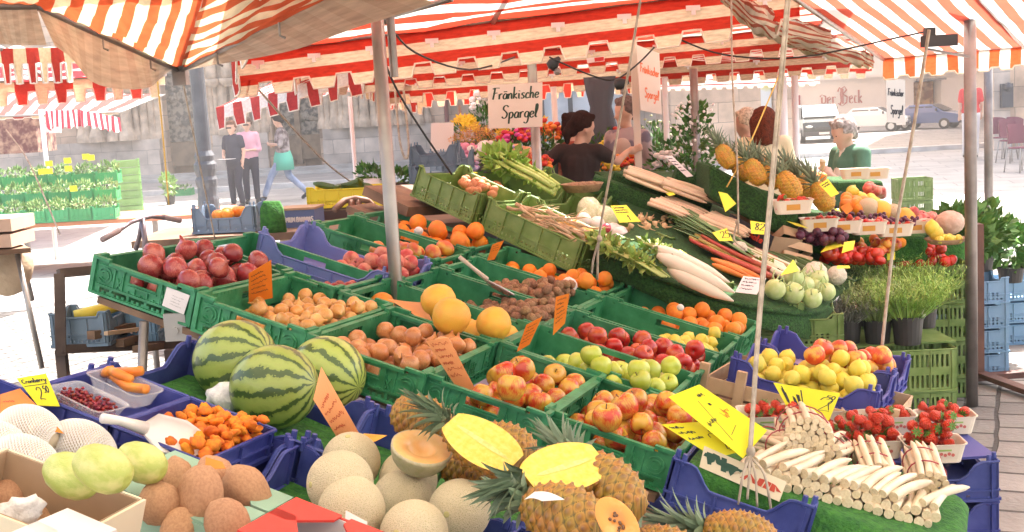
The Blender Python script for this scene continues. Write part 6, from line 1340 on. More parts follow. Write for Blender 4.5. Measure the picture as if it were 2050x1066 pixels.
# turf covered step boards and asparagus / salsify beds
def bed(px0,py0,px1,py1,w_,h,hh,m,label,F=F2):
    a=Vector(F.loc(F.at(px0,py0,h))); b_=Vector(F.loc(F.at(px1,py1,h))); d=(b_-a); L_=d.length; an=math.atan2(d.y,d.x)
    mb=MB(); n=30;k=9; vs=[]
    for i in range(n+1):
        for j in range(k+1):
            y=w_*(j/k-.5); z=hh*math.sqrt(max(0,1-(2*j/k-1)**4)) ; vs.append(Vector((L_*i/n,y,z+.004*noise.noise(Vector((i*.6,j*.9,px0))))))
    o=len(vs); vs+=[Vector((q.x,q.y,-.05)) for q in vs[:]]
    f=[(i*(k+1)+j,(i+1)*(k+1)+j,(i+1)*(k+1)+j+1,i*(k+1)+j+1) for i in range(n) for j in range(k)]
    fs=f+[tuple(q+o for q in reversed(x)) for x in f]; e=[i*(k+1) for i in range(n+1)]+[n*(k+1)+j for j in range(1,k+1)]+[i*(k+1)+k for i in range(n-1,-1,-1)]+[j for j in range(k-1,0,-1)]
    fs+=[(e[q],e[(q+1)%len(e)],e[(q+1)%len(e)]+o,e[q]+o) for q in range(len(e))]
    mb.add(vs,fs); M=F.M(a.x,a.y,h,an); return T(mb.build('turf_board',m,M=M,smooth=False),label,'turf board')
bed(1186,366,1440,452,.10,.03,.05,TURFD,'nearest turf covered ridge beside the olive crates')
bed(1225,360,1420,425,.08,.05,.05,TURFD,'second turf covered ridge left of the asparagus')
bed(1350,350,1560,412,.10,.12,.05,TURFD,'dark turf covered ridge behind the far asparagus heap')
bed(1390,352,1600,422,.08,.17,.05,TURFD,'farthest turf ridge in front of the pineapples')
def F2r(l,h=-.012): return [F2.at(px,py,h) for px,py in l]
rA=[(1195,488),(1290,535),(1400,575),(1530,610),(1625,618),(1665,604)]
fr=F2r(rA); out=(F2.u*.35-F2.v*.9).normalized()
rows=[F2r([(1190,345),(1330,345),(1430,365),(1560,410),(1660,440),(1740,460)]),F2r([(1210,360),(1340,390),(1460,420),(1560,450),(1650,470),(1740,485)]),F2r([(1250,430),(1370,455),(1500,480),(1600,500),(1700,512),(1790,515)]),F2r([(1260,465),(1370,500),(1480,530),(1580,555),(1680,560),(1740,545)]),fr,[q+out*.035+Vector((0,0,-.03)) for q in fr],[q+out*.05+Vector((0,0,-.07-.012*math.sin(i*2))) for i,q in enumerate(fr)],[q+out*.045+Vector((0,0,-.12-.015*math.cos(i*3))) for i,q in enumerate(fr)]]
drape('turf_mat',rows,TURFD,'dark green turf covering the vegetable slope, its front edge hanging over the olive crates',seed=4,sub=5,amp=.008)
for i,(px,py,lb) in enumerate([(1330,560,'olive green crate hidden under the daikon end of the turf'),(1470,600,'olive green crate showing below the turf edge in the middle'),(1550,622,'olive green crate showing below the kohlrabi')]):
    q=F2.at(px,py,-.06); crate(ME_O,'vegetable_crate',Matrix.Translation(q+Vector((.05,.2,-.19)))@Matrix.Rotation(-.12,4,'Z'),lb,'olive vegetable crates')
SPL=[proto('asparagus_spear',spear(.26,.0115,60+k).mesh('asparagus_spear',mat('asparagus_pale',(0.72,0.55,0.36),.5,(0.62,0.45,0.29),9,rnd=.12),True)) for k in range(3)]
def aheap(px0,py0,px1,py1,w_,h,rows_,label,group,per=7,nl=2,L_=.26):
    a=Vector(F2.loc(F2.at(px0,py0,h))); b_=Vector(F2.loc(F2.at(px1,py1,h))); d=b_-a; Ls=d.length; ux=F2.u*d.x+F2.v*d.y; ux.normalize(); vy=F2.n.cross(ux); O=F2.at(px0,py0,h)
    nseg=max(1,int((Ls-.1)/(L_*.62)))
    for s in range(nseg):
        for l in range(nl):
            for k in range(per-l):
                y=(k-(per-l-1)/2)*w_/per+rng.uniform(-.004,.004); q=O+ux*((Ls-L_)*s/max(1,nseg-1)+rng.uniform(-.02,.02))+vy*y+F2.n*(.012+l*.02+rng.uniform(0,.004)+.012*(s%2))
                inst(SPL[(k+s)%3],axisM(q,ux+vy*rng.uniform(-.06,.06)+F2.n*rng.uniform(-.02,.02),F2.n,rng.uniform(0,6)),label,'asparagus',group)
aheap(1255,352,1415,408,.24,.12,2,'pale asparagus spear in the farthest left long heap','asparagus spears in the far left heap',11,2)
aheap(1318,410,1500,482,.34,.05,2,'pale asparagus spear in the widest long heap','asparagus spears in the widest heap',15,2)
aheap(1405,395,1560,458,.20,.08,2,'pale asparagus spear in the long heap left of the white wrapped bundles','asparagus spears in the right heap',9,2)
aheap(1465,388,1590,440,.10,.16,2,'whitish asparagus spear in the narrow heap behind the thick rope','asparagus spears behind the rope',4,1)
# leeks, rhubarb, daikon, carrots, radish greens
LKG=mat('leek_green',(0.12,0.22,0.075),.5,(0.2,0.32,0.13),6,rnd=.12,island=.15); LKW=mat('leek_white',(0.78,0.76,0.62),.4,(0.7,0.72,0.5),8)
def leek(seed):
    g=random.Random(seed); mb=MB(); mb.tube([(.12,0,0),(.24,.0,.0),(.34,0,0),(.355,0,0)],[.017,.016,.017,.010],9)
    b_=MB()
    for k in range(5):
        y=g.uniform(-.02,.02);z=g.uniform(-.01,.02); vs=[]
        for i in range(8): t=i/7; x=.14-.42*t; w_=.017*(1-.7*t**2); yy=y*t*2.5; zz=z*t*2+.012; vs+=[(x,yy-w_,zz),(x,yy,zz-.004),(x,yy+w_,zz)]
        b_.add(vs,[(3*i+j,3*i+j+1,3*i+j+4,3*i+j+3) for i in range(7) for j in(0,1)])
    return proto('leek',mb.mesh('leek',LKW,True),[proto('leaves',b_.mesh('leek_leaves',LKG))])
LK=[leek(k) for k in range(3)]
for k in range(15):
    f=k/14; q=F2.at(1442+rng.uniform(-12,14)+f*22,472+f*30,.01+.02*(k%3)); inst(LK[k%3],axisM(q,F2.n,F2.v,0)@Matrix.Rotation(rng.uniform(-.08,.08)-.12,4,'Z')@Matrix.Scale(1.15,4),'leek with dark leaves and a white shank left of the tomato carton','leek','leeks')
RHM=mat('rhubarb_red',(0.36,0.04,0.03),.35,(0.46,0.13,0.05),7,(0.4,.7),rnd=.15); RHG=mat('rhubarb_green',(0.38,0.40,0.10),.4,(0.45,0.16,0.06),5,rnd=.1)
for k in range(26):
    mb=MB(); L_=rng.uniform(.36,.46); y=rng.uniform(-.03,.03); 
    pts=[(-L_/2,y*.8,.01),(-L_/6,0,0),(L_/6,.0,0),(L_/2,-y*.4,.0)]; mb.tube([Vector(q) for q in pts],[.008,.011,.013,.015],7)
    s_,t_=F2.st(1478+rng.uniform(-26,26),514+rng.uniform(-18,20),.02); o=mb.build('rhubarb_stalk',RHM if k%4 else RHG,M=F2.M(s_,t_,.03+.012*(k%3),rng.uniform(-.12,.10)),smooth=True); T(o,'%s rhubarb stalk in the heap behind the daikon'%('red' if k%4 else 'greenish'),'rhubarb','%s rhubarb stalks'%('red' if k%4 else 'greenish'))
def taper(L_,r,nm,m,seed=0,n=10):
    mb=MB(); g=random.Random(seed); b=g.uniform(-.015,.015); mb.tube([(L_*(i/9-.5),b*math.sin(PI*i/9),0) for i in range(10)],[r*q for q in(.35,.8,.97,1,.98,.92,.85,.7,.42,.1)],n); return mb.mesh(nm,m,True)
DKM=mat('daikon_white',(0.80,0.73,0.60),.35,(0.74,0.66,0.5),5,bump=.1,bscale=30)
for k,(px,py,rz,L_,r_,h,lb) in enumerate([(1392,548,-.1,.42,.036,.07,'long white daikon on top of the other two'),(1402,570,-.13,.36,.033,.035,'white daikon at the front edge of the turf'),(1382,530,-.02,.42,.036,.045,'white daikon at the back of the three')]):
    s_,t_=F2.st(px,py,h); T(link('daikon',taper(L_,r_,'daikon',DKM,k,14),None,F2.M(s_,t_,h,rz)),lb,'daikon')
for k in range(9):
    s_,t_=F2.st(1468+rng.uniform(-14,24),543+rng.uniform(-6,8),.03); T(link('carrot',taper(.2,.014,'carrot',CARM,k),None,F2.M(s_,t_,.03+.01*(k%2),rng.uniform(-.1,.2))),'orange carrot between the rhubarb and the white card','carrot','carrots')
RDG=mat('radish_leaf',(0.20,0.30,0.05),.6,(0.3,0.4,0.09),9,island=.3); RST=mat('radish_stem',(0.42,0.50,0.16),.5)
for k,(px,py,lb) in enumerate([(1285,538,'limp bunch of radish greens at the left end of the turf'),(1238,508,'yellowish radish greens behind the parsnip crate'),(1340,518,'radish greens behind the daikon'),(1400,465,'bushy green tops behind the radish leaves'),(1545,548,'leafy kohlrabi tops left of the kohlrabi')]):
    t=empty('leaf_greens',F2.M(*F2.st(px,py,.02),.02,-.25),lb,'greens'); mb=MB(); leafclump(mb,(-.06,0,.015),(.13,.06,.018),150 if k<3 else 90,.045,rng,.6,.1,.6); mb.build('leaves',RDG,t)
    mb=MB(); 
    for q in range(14): y=rng.uniform(-.05,.05); mb.tube([(-.12,y*1.6,.03),(.02,y,.03),(.14,y*.6,.02)],.004,5)
    mb.build('stems',RST,t,smooth=True)
KOH=proto('kohlrabi',lobed(orprof,18,'kohlrabi',mat('kohlrabi_skin',(0.44,0.56,0.20),.45,(0.56,0.64,0.32),1.5,rnd=.05),lob=.02),[proto('leaf_stubs',(lambda mb:([mb.tube([Vector((math.cos(a)*.5,math.sin(a)*.5,.6)),Vector((math.cos(a)*.9,math.sin(a)*.9,.95)),Vector((math.cos(a)*1.05,math.sin(a)*1.05,1.5))],[.09,.08,.06],5) for a in(0,1.3,2.6,3.9,5.1)],mb.mesh('leaf_stubs',mat('kohl_stub',(0.42,0.52,0.22),.5),True))[1])(MB()))])
for px,py,r_,lb in [(1552,580,.05,'kohlrabi at the left front of the heap'),(1588,588,.052,'kohlrabi in the middle of the front row'),(1626,598,.048,'kohlrabi at the right of the front row'),(1588,556,.05,'kohlrabi with upright tip in the second row'),(1612,572,.045,'kohlrabi tucked behind the front row'),(1640,560,.048,'kohlrabi right of the cauliflower'),(1655,585,.045,'kohlrabi half covered by the herbs'),(1630,572,.04,'small kohlrabi in the second row')]: on2(KOH,px,py,r_,.05 if py>565 else .08,lb,'kohlrabi',tilt=.7)
CAU=proto('cauliflower',(lambda mb:mb.mesh('cauliflower',mat('cauliflower_white',(0.78,0.74,0.6),.8,(0.66,0.62,0.44),8,bump=.8,bscale=12),True))(MB().ball((0,0,0),1,26,16,fn=lambda q:q*(1+.10*abs(math.sin(q.x*7))*abs(math.sin(q.y*7))))))
for px,py,r_,lb in [(1632,548,.06,'white cauliflower behind the kohlrabi'),(1675,552,.05,'cauliflower partly hidden by the herbs'),(1480,499,.04,'pale bulb at the end of the leeks')]: on2(CAU,px,py,r_,.06,lb,'cauliflower')
CUC=mat('cucumber_green',(0.045,0.095,0.02),.35,(0.08,0.14,0.04),10,bump=.2)
for k in range(5):
    s_,t_=F2.st(1560+k*26,522+k*5,.04); T(link('cucumber',taper(.3,.022,'cucumber',CUC,k,12),None,F2.M(s_,t_,.04,-.1)),'dark green cucumber in the row behind the kohlrabi','cucumber','cucumbers')
# tomato carton, small wooden crate
tp=F2.M(*F2.st(1525,478,.06),.03,-.35); tc=empty('tomato_carton',tp,'black printed carton tipped towards the viewer, brown inside','carton')
BLK=mat('carton_black',(.025,.025,.03),.5)
for c_,d_,m_ in [((0,-.12,.05),(.34,.006,.1),BLK),((0,.12,.05),(.34,.006,.1),CARD_),((-.17,0,.05),(.006,.234,.1),CARD_),((.17,0,.05),(.006,.234,.1),CARD_),((0,0,.003),(.33,.23,.005),CARD_)]: MB().box(c_,d_).build('side',m_,tc)
S_=ribbons(text_strokes('Tomate',0,0,.04,fit=.17),.009,lambda x,y:Vector((-.06+x,-.1245,.035+y)),.3); S_.build('lettering',mat('ink_redbright',(.62,.06,.03),.5),tc)
mb=MB(); mb.add([(-.15,-.1235,.07),(-.10,-.1235,.07),(-.10,-.1235,.02),(-.15,-.1235,.02)],[(0,1,2,3)]); mb.build('print_panel',mat('print_grey',(.5,.48,.45),.6),tc)
wq=F2.at(1598,492,.10); wb=empty('small_wooden_crate',axisM(wq,(.35,-.75,.5),Vector((.3,.2,1))),'small slatted wooden crate tipped on its side, open end to the upper left','crate')
for y in(-.075,0,.075): MB().box((0,y,.0),(.17,.05,.004)).build('slat',PWOOD,wb); MB().box((.087,y,-.06),(.004,.05,.12)).build('slat',PWOOD,wb); MB().box((-.087,y,-.06),(.004,.05,.12)).build('slat',PWOOD,wb)
MB().box((0,.102,-.06),(.178,.004,.12)).build('end_board',PWOOD,wb); MB().box((0,-.102,-.06),(.178,.004,.12)).build('end_board',PWOOD,wb)
# tomatoes etc
def scat(pr,n,px0,px1,py0,py1,r,h,label,cat,group,slope=0,dia=None,F=F2,sc=(1,1,1),tilt=PI,lay=.03):
    for k in range(n):
        px=rng.uniform(px0,px1); py=rng.uniform(py0,py1)+slope*(px-px0); onp(pr,px,py,r,h+rng.uniform(0,lay),label,cat,group,sc,tilt,F)
LR=Frame(P(1840,525,7.2),(1,-.1,0),(.1,1,.05))
for x,y,z,rr in heap(rng,-.25,.19,-.05,.18,-.035,.034,30,20,.06): inst(TOM,LR.M(x,y,z+.0)@rrot(rng)@Matrix.Scale(rr,4),'ripe tomato on the tall green crate','tomato','tomatoes on the tall crate')
for px,py in((1905,521),(1893,524)): one(TOM,px,py,.068,24,'tomato at the outer right end of the tomatoes, %s'%('the right one' if px>1900 else 'the left one'),'tomato')
_c=empty('carton',LR.M(-.02,.22,-.0),'brown cardboard box lid behind the tomatoes','carton'); MB().box((0,0,.05),(.34,.006,.1)).build('side',CARD_,_c); MB().box((-.17,-.08,.04),(.006,.16,.08)).build('side',WCART,_c)
crate(ME_GR,'tall_crate',Matrix.Translation(LR.w(-.02,.06,-.235))@Matrix.Rotation(-.1,4,'Z'),'topmost green crate of the tall stack under the tomatoes','tall green crate stack')
for k in range(1,4): crate(ME_GR,'tall_crate',Matrix.Translation(LR.w(-.02,.06,-.235-.225*k))@Matrix.Rotation(-.1,4,'Z'),['','second','third','lowest'][k]+' green crate of the tall stack under the tomatoes','tall green crate stack')
# rows of fruit on the right slope
scat(proto('avocado',lobed(lprof,10,'avocado',mat('avocado',(0.06,0.09,0.03),.4))),8,1600,1680,448,458,.035,.10,'dark green avocado behind the plums','avocado','avocados',.05)
ZR=[]
def pun2(px,py,D_,lb,who,pr,n=14,r=.017,L_=.2):
    q=P(px,py,D_); M=Matrix.Translation(q)@Matrix.Rotation(-.06,4,'Z'); o,_=tub(0,0,0,L_,.12,.07,0,KRAFT,lb,'punnet','punnet',M=M,group='far punnets',base=.85)
    mb=MB(); mb.add([(-.04,-.0545,.02),(.03,-.0545,.02),(.03,-.0575,.05),(-.04,-.0575,.05)],[(0,1,2,3)]); mb.build('orange_print',mat('print_orange',(.6,.3,.05),.6),o)
    for x,y,zz,rr in heap(rng,-.092,.092,-.054,.054,.02,r,n,16,.1): inst(pr,M@TRS((x,y,zz))@rrot(rng)@Matrix.Scale(rr,4),who+' in '+lb.split(',')[0],who.split()[-1],who+' heap')
SMT=proto('cherry_tomato',(lambda mb:mb.mesh('cherry_tomato',MATS['tomato_skin'],True))(MB().ball((0,0,0),1,10,7))); GRAP=proto('grape',(lambda mb:mb.mesh('grape',MATS['plum_skin'],True))(MB().ball((0,0,0),1,8,6))); 
pun2(1587,427,6.3,'punnet of small strawberries on the turf step, nearest the thick rope','strawberry',STR,20)
pun2(1640,462,6.7,'first punnet in the far row, left end','strawberry',STR,16); pun2(1687,466,6.75,'second punnet in the far row','strawberry',STR,16); pun2(1737,468,6.8,'third punnet in the far row','cherry tomato',SMT,18); pun2(1790,472,6.85,'fourth punnet in the far row','strawberry',STR,16); pun2(1830,466,7.1,'fifth punnet in the far row, right end','strawberry',STR,12)
pun2(1712,358,8.6,'left tan punnet on the table before the ice cream eater','cherry tomato',SMT,8); pun2(1750,358,8.6,'right tan punnet on the table before the ice cream eater','cherry tomato',SMT,8)
for k,(px,py) in enumerate(((1684,434),(1750,440),(1800,446))):
    q=P(px,py,6.9); t=empty('grape_bunch',q,['bunch of dark grapes above the second far punnet','bunch of dark grapes left of the yellow melon','bunch of dark grapes above the fourth far punnet'][k],'grapes'); mb=MB(); [mb.ball((rng.gauss(0,.045),rng.gauss(0,.03),rng.uniform(-.02,.025)),.012,7,5) for _ in range(46)]; mb.build('berries',MATS['plum_skin'],t,smooth=True)
GRN=proto('green_apple_far',APG[1]); scat(proto('apple',APG[1]),22,1628,1690,412,430,.028,.15,'small green apple in the row below the pineapples','apple','small green apples',.28,lay=.01)
for px,py,d,pr,dia,lb,c_ in [(1738,418,31,CAN,.13,'cantaloupe behind the far punnets','cantaloupe'),(1763,422,34,GRP,.13,'yellow melon right of the far cantaloupe','melon'),(1812,438,34,GRP,.13,'yellow melon with a blue sticker above the far punnets','melon'),(1788,425,26,CAN,.1,'small tan melon between two yellow ones','melon'),(1707,425,30,None,0,'','')]:
    if pr: one(pr,px,py,dia,dia*2450/7.3,lb,c_)
LMF=proto('pear',LEM[1]); 
def sc3(pr,n,x0,x1,y0,y1,r,D_,lb,cat,grp,sl=0):
    for k in range(n): px=rng.uniform(x0,x1); py=rng.uniform(y0,y1)+sl*(px-x0); inst(pr,Matrix.Translation(P(px,py,D_+rng.uniform(-.12,.12)))@rrot(rng)@Matrix.Scale(r,4),lb,cat,grp)
sc3(TOM,52,1640,1762,500,520,.032,6.8,'tomato in the loose row behind the herb pots','tomato','tomatoes behind the herbs',.02)
sc3(APP,18,1690,1800,484,500,.031,6.95,'mixed peach behind the tomatoes','peach','peaches behind the tomatoes',.03)
sc3(ORG_,8,1740,1810,478,490,.028,7.0,'small orange among the peaches behind the tomatoes','orange','small oranges',.02)
sc3(PLM,54,1598,1690,458,482,.026,6.75,'dark plum in the heap right of the thick rope','plum','plums',.06)
sc3(ORG_,26,1692,1745,396,420,.038,7.4,'orange in the far heap right of the pineapples','orange','oranges right of the pineapples',.2)
sc3(LEM,22,1700,1762,380,398,.034,7.7,'yellow fruit in the far heap right of the pineapples','lemon','yellow fruit right of the pineapples',.35)
sc3(PCH,14,1735,1765,372,388,.036,7.9,'brown pink peach at the back edge of the far slope','peach','brown pink peaches',.2)
sc3(PCH,30,1825,1870,424,456,.036,7.4,'pink peach in the heap left of the netted ball','peach','pink peaches on the far right',.15)
sc3(APR,14,1575,1640,352,368,.036,8.2,'red apple behind the pineapple crowns','apple','red apples behind the pineapples',.25)
sc3(ORG_,10,1600,1650,340,352,.034,8.5,'small orange behind the red apples','orange','small oranges far back',.2)
GRNM=mat('nuts_bag',(0.52,0.36,0.26),.7,(0.62,0.45,0.34),30,bump=.6,bscale=30)
mb=MB(); mb.ball((0,0,0),.085,20,14,(1,.9,.85),fn=lambda q:q*(1+.05*noise.noise(q*60))); T(mb.build('net_bag',GRNM,M=Matrix.Translation(P(1902,446,7.3)),smooth=True),'tan net bag of onions at the far right of the fruit slope','net bag')
for k,(px,py,c_) in enumerate(((1866,458,'x'),(1874,468,'x'))): inst(proto('pear',LEM[1]),Matrix.Translation(P(px,py,7.0))@Matrix.Scale(.042,4),['upright yellow pear beside the tan bag','lower yellow pear beside the tan bag'][k],'pear')
t=empty('wicker_dish',P(1893,477,7.0),'flat wicker dish with small fruit in front of the tan net bag','dish'); mb=MB(); mb.lathe([(0,-.03),(.09,-.03),(.12,0),(.11,0),(0,-.02)],20); mb.build('dish',BSK,t,smooth=True); mb=MB(); [mb.ball((rng.uniform(-.08,.08),rng.uniform(-.08,.08),.0),.022,8,6) for k in range(16)]; mb.build('fruit',MATS['lemon_peel'],t,smooth=True)
# turf block step and right drapes
def tblock(name,px0,px1,py0,py1,D0,dep,label,m=TURFD,skew=0,z1=None):
    a=P(px0,py0,D0);b_=P(px1,py0+skew,D0); z0=P(px0,py1,D0).z; mb=MB(); d=Vector((0,dep,0)); vs=[]
    for p in(a,b_): vs+=[p,p+d,Vector((p.x,p.y,z0+(p.z-a.z))),Vector((p.x,p.y+dep,z0+(p.z-a.z)))]
    o=vs[0].copy(); vs=[q-o for q in vs]; mb.add(vs,[(0,4,5,1),(2,3,7,6),(0,2,6,4),(1,5,7,3),(0,1,3,2),(4,6,7,5)]); ob=mb.build(name,m,M=Matrix.Translation(o)); md=ob.modifiers.new('b','BEVEL'); md.width=.03; md.segments=3; return T(ob,label,'turf step')
tblock('turf_step',1420,1600,328,400,6.7,.5,'turf covered step under the upper pineapples',skew=95)
tblock('turf_step',1600,1725,423,470,6.9,.5,'turf covered step under the lower pineapples',skew=20)
tblock('turf_step',1520,1860,464,520,7.15,.7,'turf covered step under the far row of punnets',skew=10,m=TURFL)
tblock('turf_step',1860,1935,478,560,7.3,.6,'turf drape at the right end below the wicker dish',skew=2,m=TURFL)
tblock('turf_step',1665,1770,362,385,8.9,.5,'dark turf edge of the table before the ice cream eater',skew=0)
# pineapples on the slope
PBS=pine_body(.062,.16,PIN2,hi=False); CR3=crown_me(seed=8,n=34,L0=.12,spread=1.3)
for k,(px,py,D_,r_) in enumerate([(1453,314,6.6,.85),(1512,345,6.55,.92),(1545,355,6.75,.85),(1580,372,6.5,1.0),(1612,380,6.75,.95),(1646,394,6.55,1.0),(1484,338,6.8,.9),(1528,338,7.0,.85),(1596,360,7.0,.9),(1630,376,7.0,.85)]):
    M=axisM(P(px,py,D_),Vector((rng.uniform(-.5,-.3),.5,.9)),Vector((0,-1,.2)),rng.uniform(0,2)); o=link('pineapple',PBS,None,M@Matrix.Scale(r_,4)); T(o,['topmost ripe pineapple with an orange tag at the left of the row','second front pineapple from the left in the far row','pineapple squeezed between the second and the biggest one','biggest ripe pineapple in the middle of the far row','shaded pineapple behind the yellow card end of the row','last front pineapple beside the yellow card','shaded pineapple behind the topmost one','small pineapple at the back of the row above the second one','small pineapple at the back between the biggest one and the card','small pineapple at the back right end of the row'][k],'pineapple','pineapples on the turf step'); link('crown',CR3,o,Matrix.Translation((0,0,.074)))
# green crates left alone at the right
for k in range(2): crate(ME_GR,'tall_crate',Matrix.Translation(P(1826,400,12.6)+Vector((0,0,-.0-.23*k)))@Matrix.Diagonal((.6,.62,1,1)),['upper','lower'][k]+' olive crate of the lone stack behind the fruit slope','lone olive stack')
# ---- herb pots on green crates
ZH=.50
for k in range(3): crate(ME_GR,'herb_crate',Matrix.Translation((gz(1805,695,ZH).x-.03,gz(1805,695,ZH).y+.12,ZH-.225-.225*k+.0))@Matrix.Rotation(-.05,4,'Z') if k<2 else Matrix.Translation((gz(1700,695,ZH).x-.0,gz(1700,695,ZH).y+.5,ZH-.225)),['upper green crate under the herb pots','lower green crate under the herb pots','green crate behind the herb pots'][k],'green crates under the herbs')
MB_=MB().box((gz(1790,690,ZH).x-.1,gz(1790,690,ZH).y+.17,ZH+.006),(.82,.42,.01)); T(MB_.build('lid_board',OLIVE),'flat olive lid on the crates under the herb pots','lid')
POTM=mat('pot_black',(.035,.032,.03),.5,rnd=.1)
def herb(px,py,z,r,h,label,cols,H_=.3,n=420,thin=True,spreadk=1.0,cat='potted herb',name='potted_herb',tag=True,ls=.05,wid=.13,group=None,M=None):
    q=gz(px,py,z) if M is None else M; t=empty(name,q,label,cat,group); mb=MB(); mb.lathe([(0,0),(r*.78,0),(r*.95,h*.9),(r*1.02,h*.9),(r*1.02,h),(r*.93,h),(r*.9,h*.85),(0,h*.85)],20); mb.build('pot',POTM,t,smooth=False)
    fol=mat(label[:10]+'_leaf',cols[0],.6,cols[1],12,island=.3); mb=MB()
    if thin:
        for k in range(n):
            a=rng.uniform(0,6.28);rr=r*math.sqrt(rng.random())*.9; l=H_*rng.uniform(.55,1.05); lean=Vector((math.cos(a)*rr*2.2/r*.09*spreadk+rng.uniform(-.03,.03),math.sin(a)*rr*2.2/r*.09*spreadk+rng.uniform(-.03,.03),l)); p=Vector((math.cos(a)*rr,math.sin(a)*rr,h*.85)); s_=Vector((rng.uniform(-1,1),rng.uniform(-1,1),0)).normalized()
            m_=p+lean*.5+Vector((0,0,.01)); e=p+lean+Vector((rng.uniform(-.03,.03),rng.uniform(-.03,.03),-.01)); w_=.0022
            mb.add([p-s_*w_,p+s_*w_,m_+s_*w_,m_-s_*w_,e],[(0,1,2,3),(3,2,4)])
            for j in range(7):
                f=rng.uniform(.3,1); b=p+lean*f; d=Vector((rng.uniform(-1,1),rng.uniform(-1,1),rng.uniform(.1,1))).normalized()*ls*rng.uniform(.4,.8); s2=d.cross(Vector((0,0,1))); s2=s2.normalized()*ls*wid*.4 if s2.length>0 else Vector((.002,0,0)); mb.add([b,b+d*.5+s2,b+d,b+d*.5-s2],[(0,1,2,3)])
    else: leafclump(mb,(0,0,h+H_*.5),(r*1.6*spreadk,r*1.6*spreadk,H_*.5),n,ls,rng,1,.1,.75)
    mb.build('foliage',fol,t)
    if tag: mb=MB(); mb.box((r*.75,-r*.75,h+.02),(.028,.001,.045),rz=.5); mb.build('plant_tag',WPL,t)
    return t
HG=((0.20,0.31,0.08),(0.32,0.42,0.16)); HG2=((0.22,0.40,0.06),(0.36,0.52,0.12))
herb(1698,686,ZH+.011,.075,.13,'grey green herb in a black pot at the left of the three',((0.25,0.27,0.2),(0.36,0.37,0.3)),.15,300)
herb(1757,686,ZH+.011,.078,.13,'tall green herb in the middle black pot with a lilac tag',HG,.22,360)
herb(1817,688,ZH+.011,.085,.15,'feathery light green dill in the right black pot',HG2,.22,460)
herb(1725,650,ZH+.011,.075,.13,'wispy herb behind the left and middle pots',HG,.24,260,tag=False)
herb(1850,655,ZH+.011,.075,.13,'green herb behind the dill pot, in a clear sleeve',HG2,.24,260,tag=False)
herb(1785,640,ZH+.011,.075,.13,'wispy green herb at the back between the pots',HG2,.26,240,tag=False)
# blue crate stack with basil
for st,(px0,ww,lb) in enumerate([(1962,1,'sky blue crate stack behind the rusty post'),(2045,1,'sky blue stack cut by the right picture edge')]):
    base=gz(px0,757 if st==0 else 690,0)
    for k in range(4 if st==0 else 3): crate(ME_SKY,'blue_crate',Matrix.Translation((base.x,base.y+.15,.155*k+.0)),['lowest','second','third','topmost'][k]+' crate of the '+lb,lb)
bz=gz(1962,757,0)
for k,(dx_,dy_,lb) in enumerate([(-.06,.15,'bushy basil on the sky blue stack'),(.14,.35,'large bushy basil right of the rusty post')]): herb(0,0,0,.09,.1,lb,((0.06,0.16,0.025),(0.12,0.25,0.05)),.34,520,thin=False,spreadk=1.25,M=Vector((bz.x+dx_,bz.y+dy_,.62)),tag=False,ls=.07,cat='potted basil',name='potted_basil')
herb(0,0,0,.09,.1,'basil at the right picture edge',((0.07,0.18,0.03),(0.13,0.27,0.05)),.3,380,thin=False,spreadk=1.25,M=Vector((bz.x+.42,bz.y+.55,.5)),tag=False,ls=.07,cat='potted basil',name='potted_basil')
# ---------------------------------------------------------------- price cards
YC_=mat('card_yellow',(0.86,0.80,0.02),.6,trans=.15); YC2=mat('card_yellow_far',(0.84,0.82,0.06),.6); OC=mat('card_orange',(0.86,0.24,0.02),.55,trans=.1); OC2=mat('card_orange_pale',(0.84,0.34,0.13),.55)
def pc(cs,m,strokes,label,width=.012,**k): return card('price_card',[P(*q) for q in cs],m,strokes,label,'price card',width=width,group=None,**k)
def lines(n,x0=.1,x1=.85,y0=.85,dy=.14,h=.05,seed=0):
    g=random.Random(seed); return [scribble(g,x0,x1*g.uniform(.7,1),y0-i*dy,h) for i in range(n)]
pc([(498,607,4.13),(546,597,4.15),(543,521,4.05),(498,548,4.03)],OC,lines(5,seed=1),'small bright orange price card standing in the yellow onions')
pc([(918,783,3.75),(953,782,3.75),(897,676,3.68),(853,684,3.66)],OC2,{INKR:lines(6,.12,.9,.92,.12,.06,2)},'long orange price card leaning over the brown onions and red apples')
pc([(682,888,3.0),(730,888,3.0),(643,735,2.95),(627,800,2.92)],OC2,{INKR:lines(4,.1,.9,.75,.15,.05,3)},'pointed orange price card in front of the watermelons')
pc([(0,842,2.62),(128,868,2.55),(40,778,2.7),(0,790,2.75)],OC,{INKR:lines(2,.1,.6,.7,.3,.05,4)},'large orange card at the left edge above the netted fruit')
pc([(75,812,2.74),(120,814,2.74),(92,748,2.78),(33,758,2.78)],YC_,text_strokes('Cranberry',.06,.78,.14,fit=.85)+[[(.05,.68),(.9,.7)]]+text_strokes('2',.3,.2,.42)+text_strokes('50',.62,.42,.22),'yellow price card with the word cranberry by the left tray',width=.03)
pc([(1035,705,4.0),(1060,690,4.03),(1086,634,3.98),(1054,651,3.95)],OC,lines(5,seed=5),'narrow orange price card right of the grapefruit')
pc([(1107,672,4.2),(1131,648,4.22),(1140,588,4.15),(1113,595,4.12)],OC,lines(6,.1,.85,.9,.12,.05,6),'upright orange price card at the left of the dark red apples')
pc([(975,522,5.0),(990,520,5.0),(1009,482,4.97),(986,490,4.95)],OC,lines(3,seed=7),'tiny orange price card behind the walnuts')
pc([(868,650,4.30),(845,640,4.33),(775,598,4.42),(850,606,4.36)],OC2,{INKR:lines(4,.2,.9,.8,.18,.06,8)},'crumpled orange card lying left of the grapefruit',curl=.01)
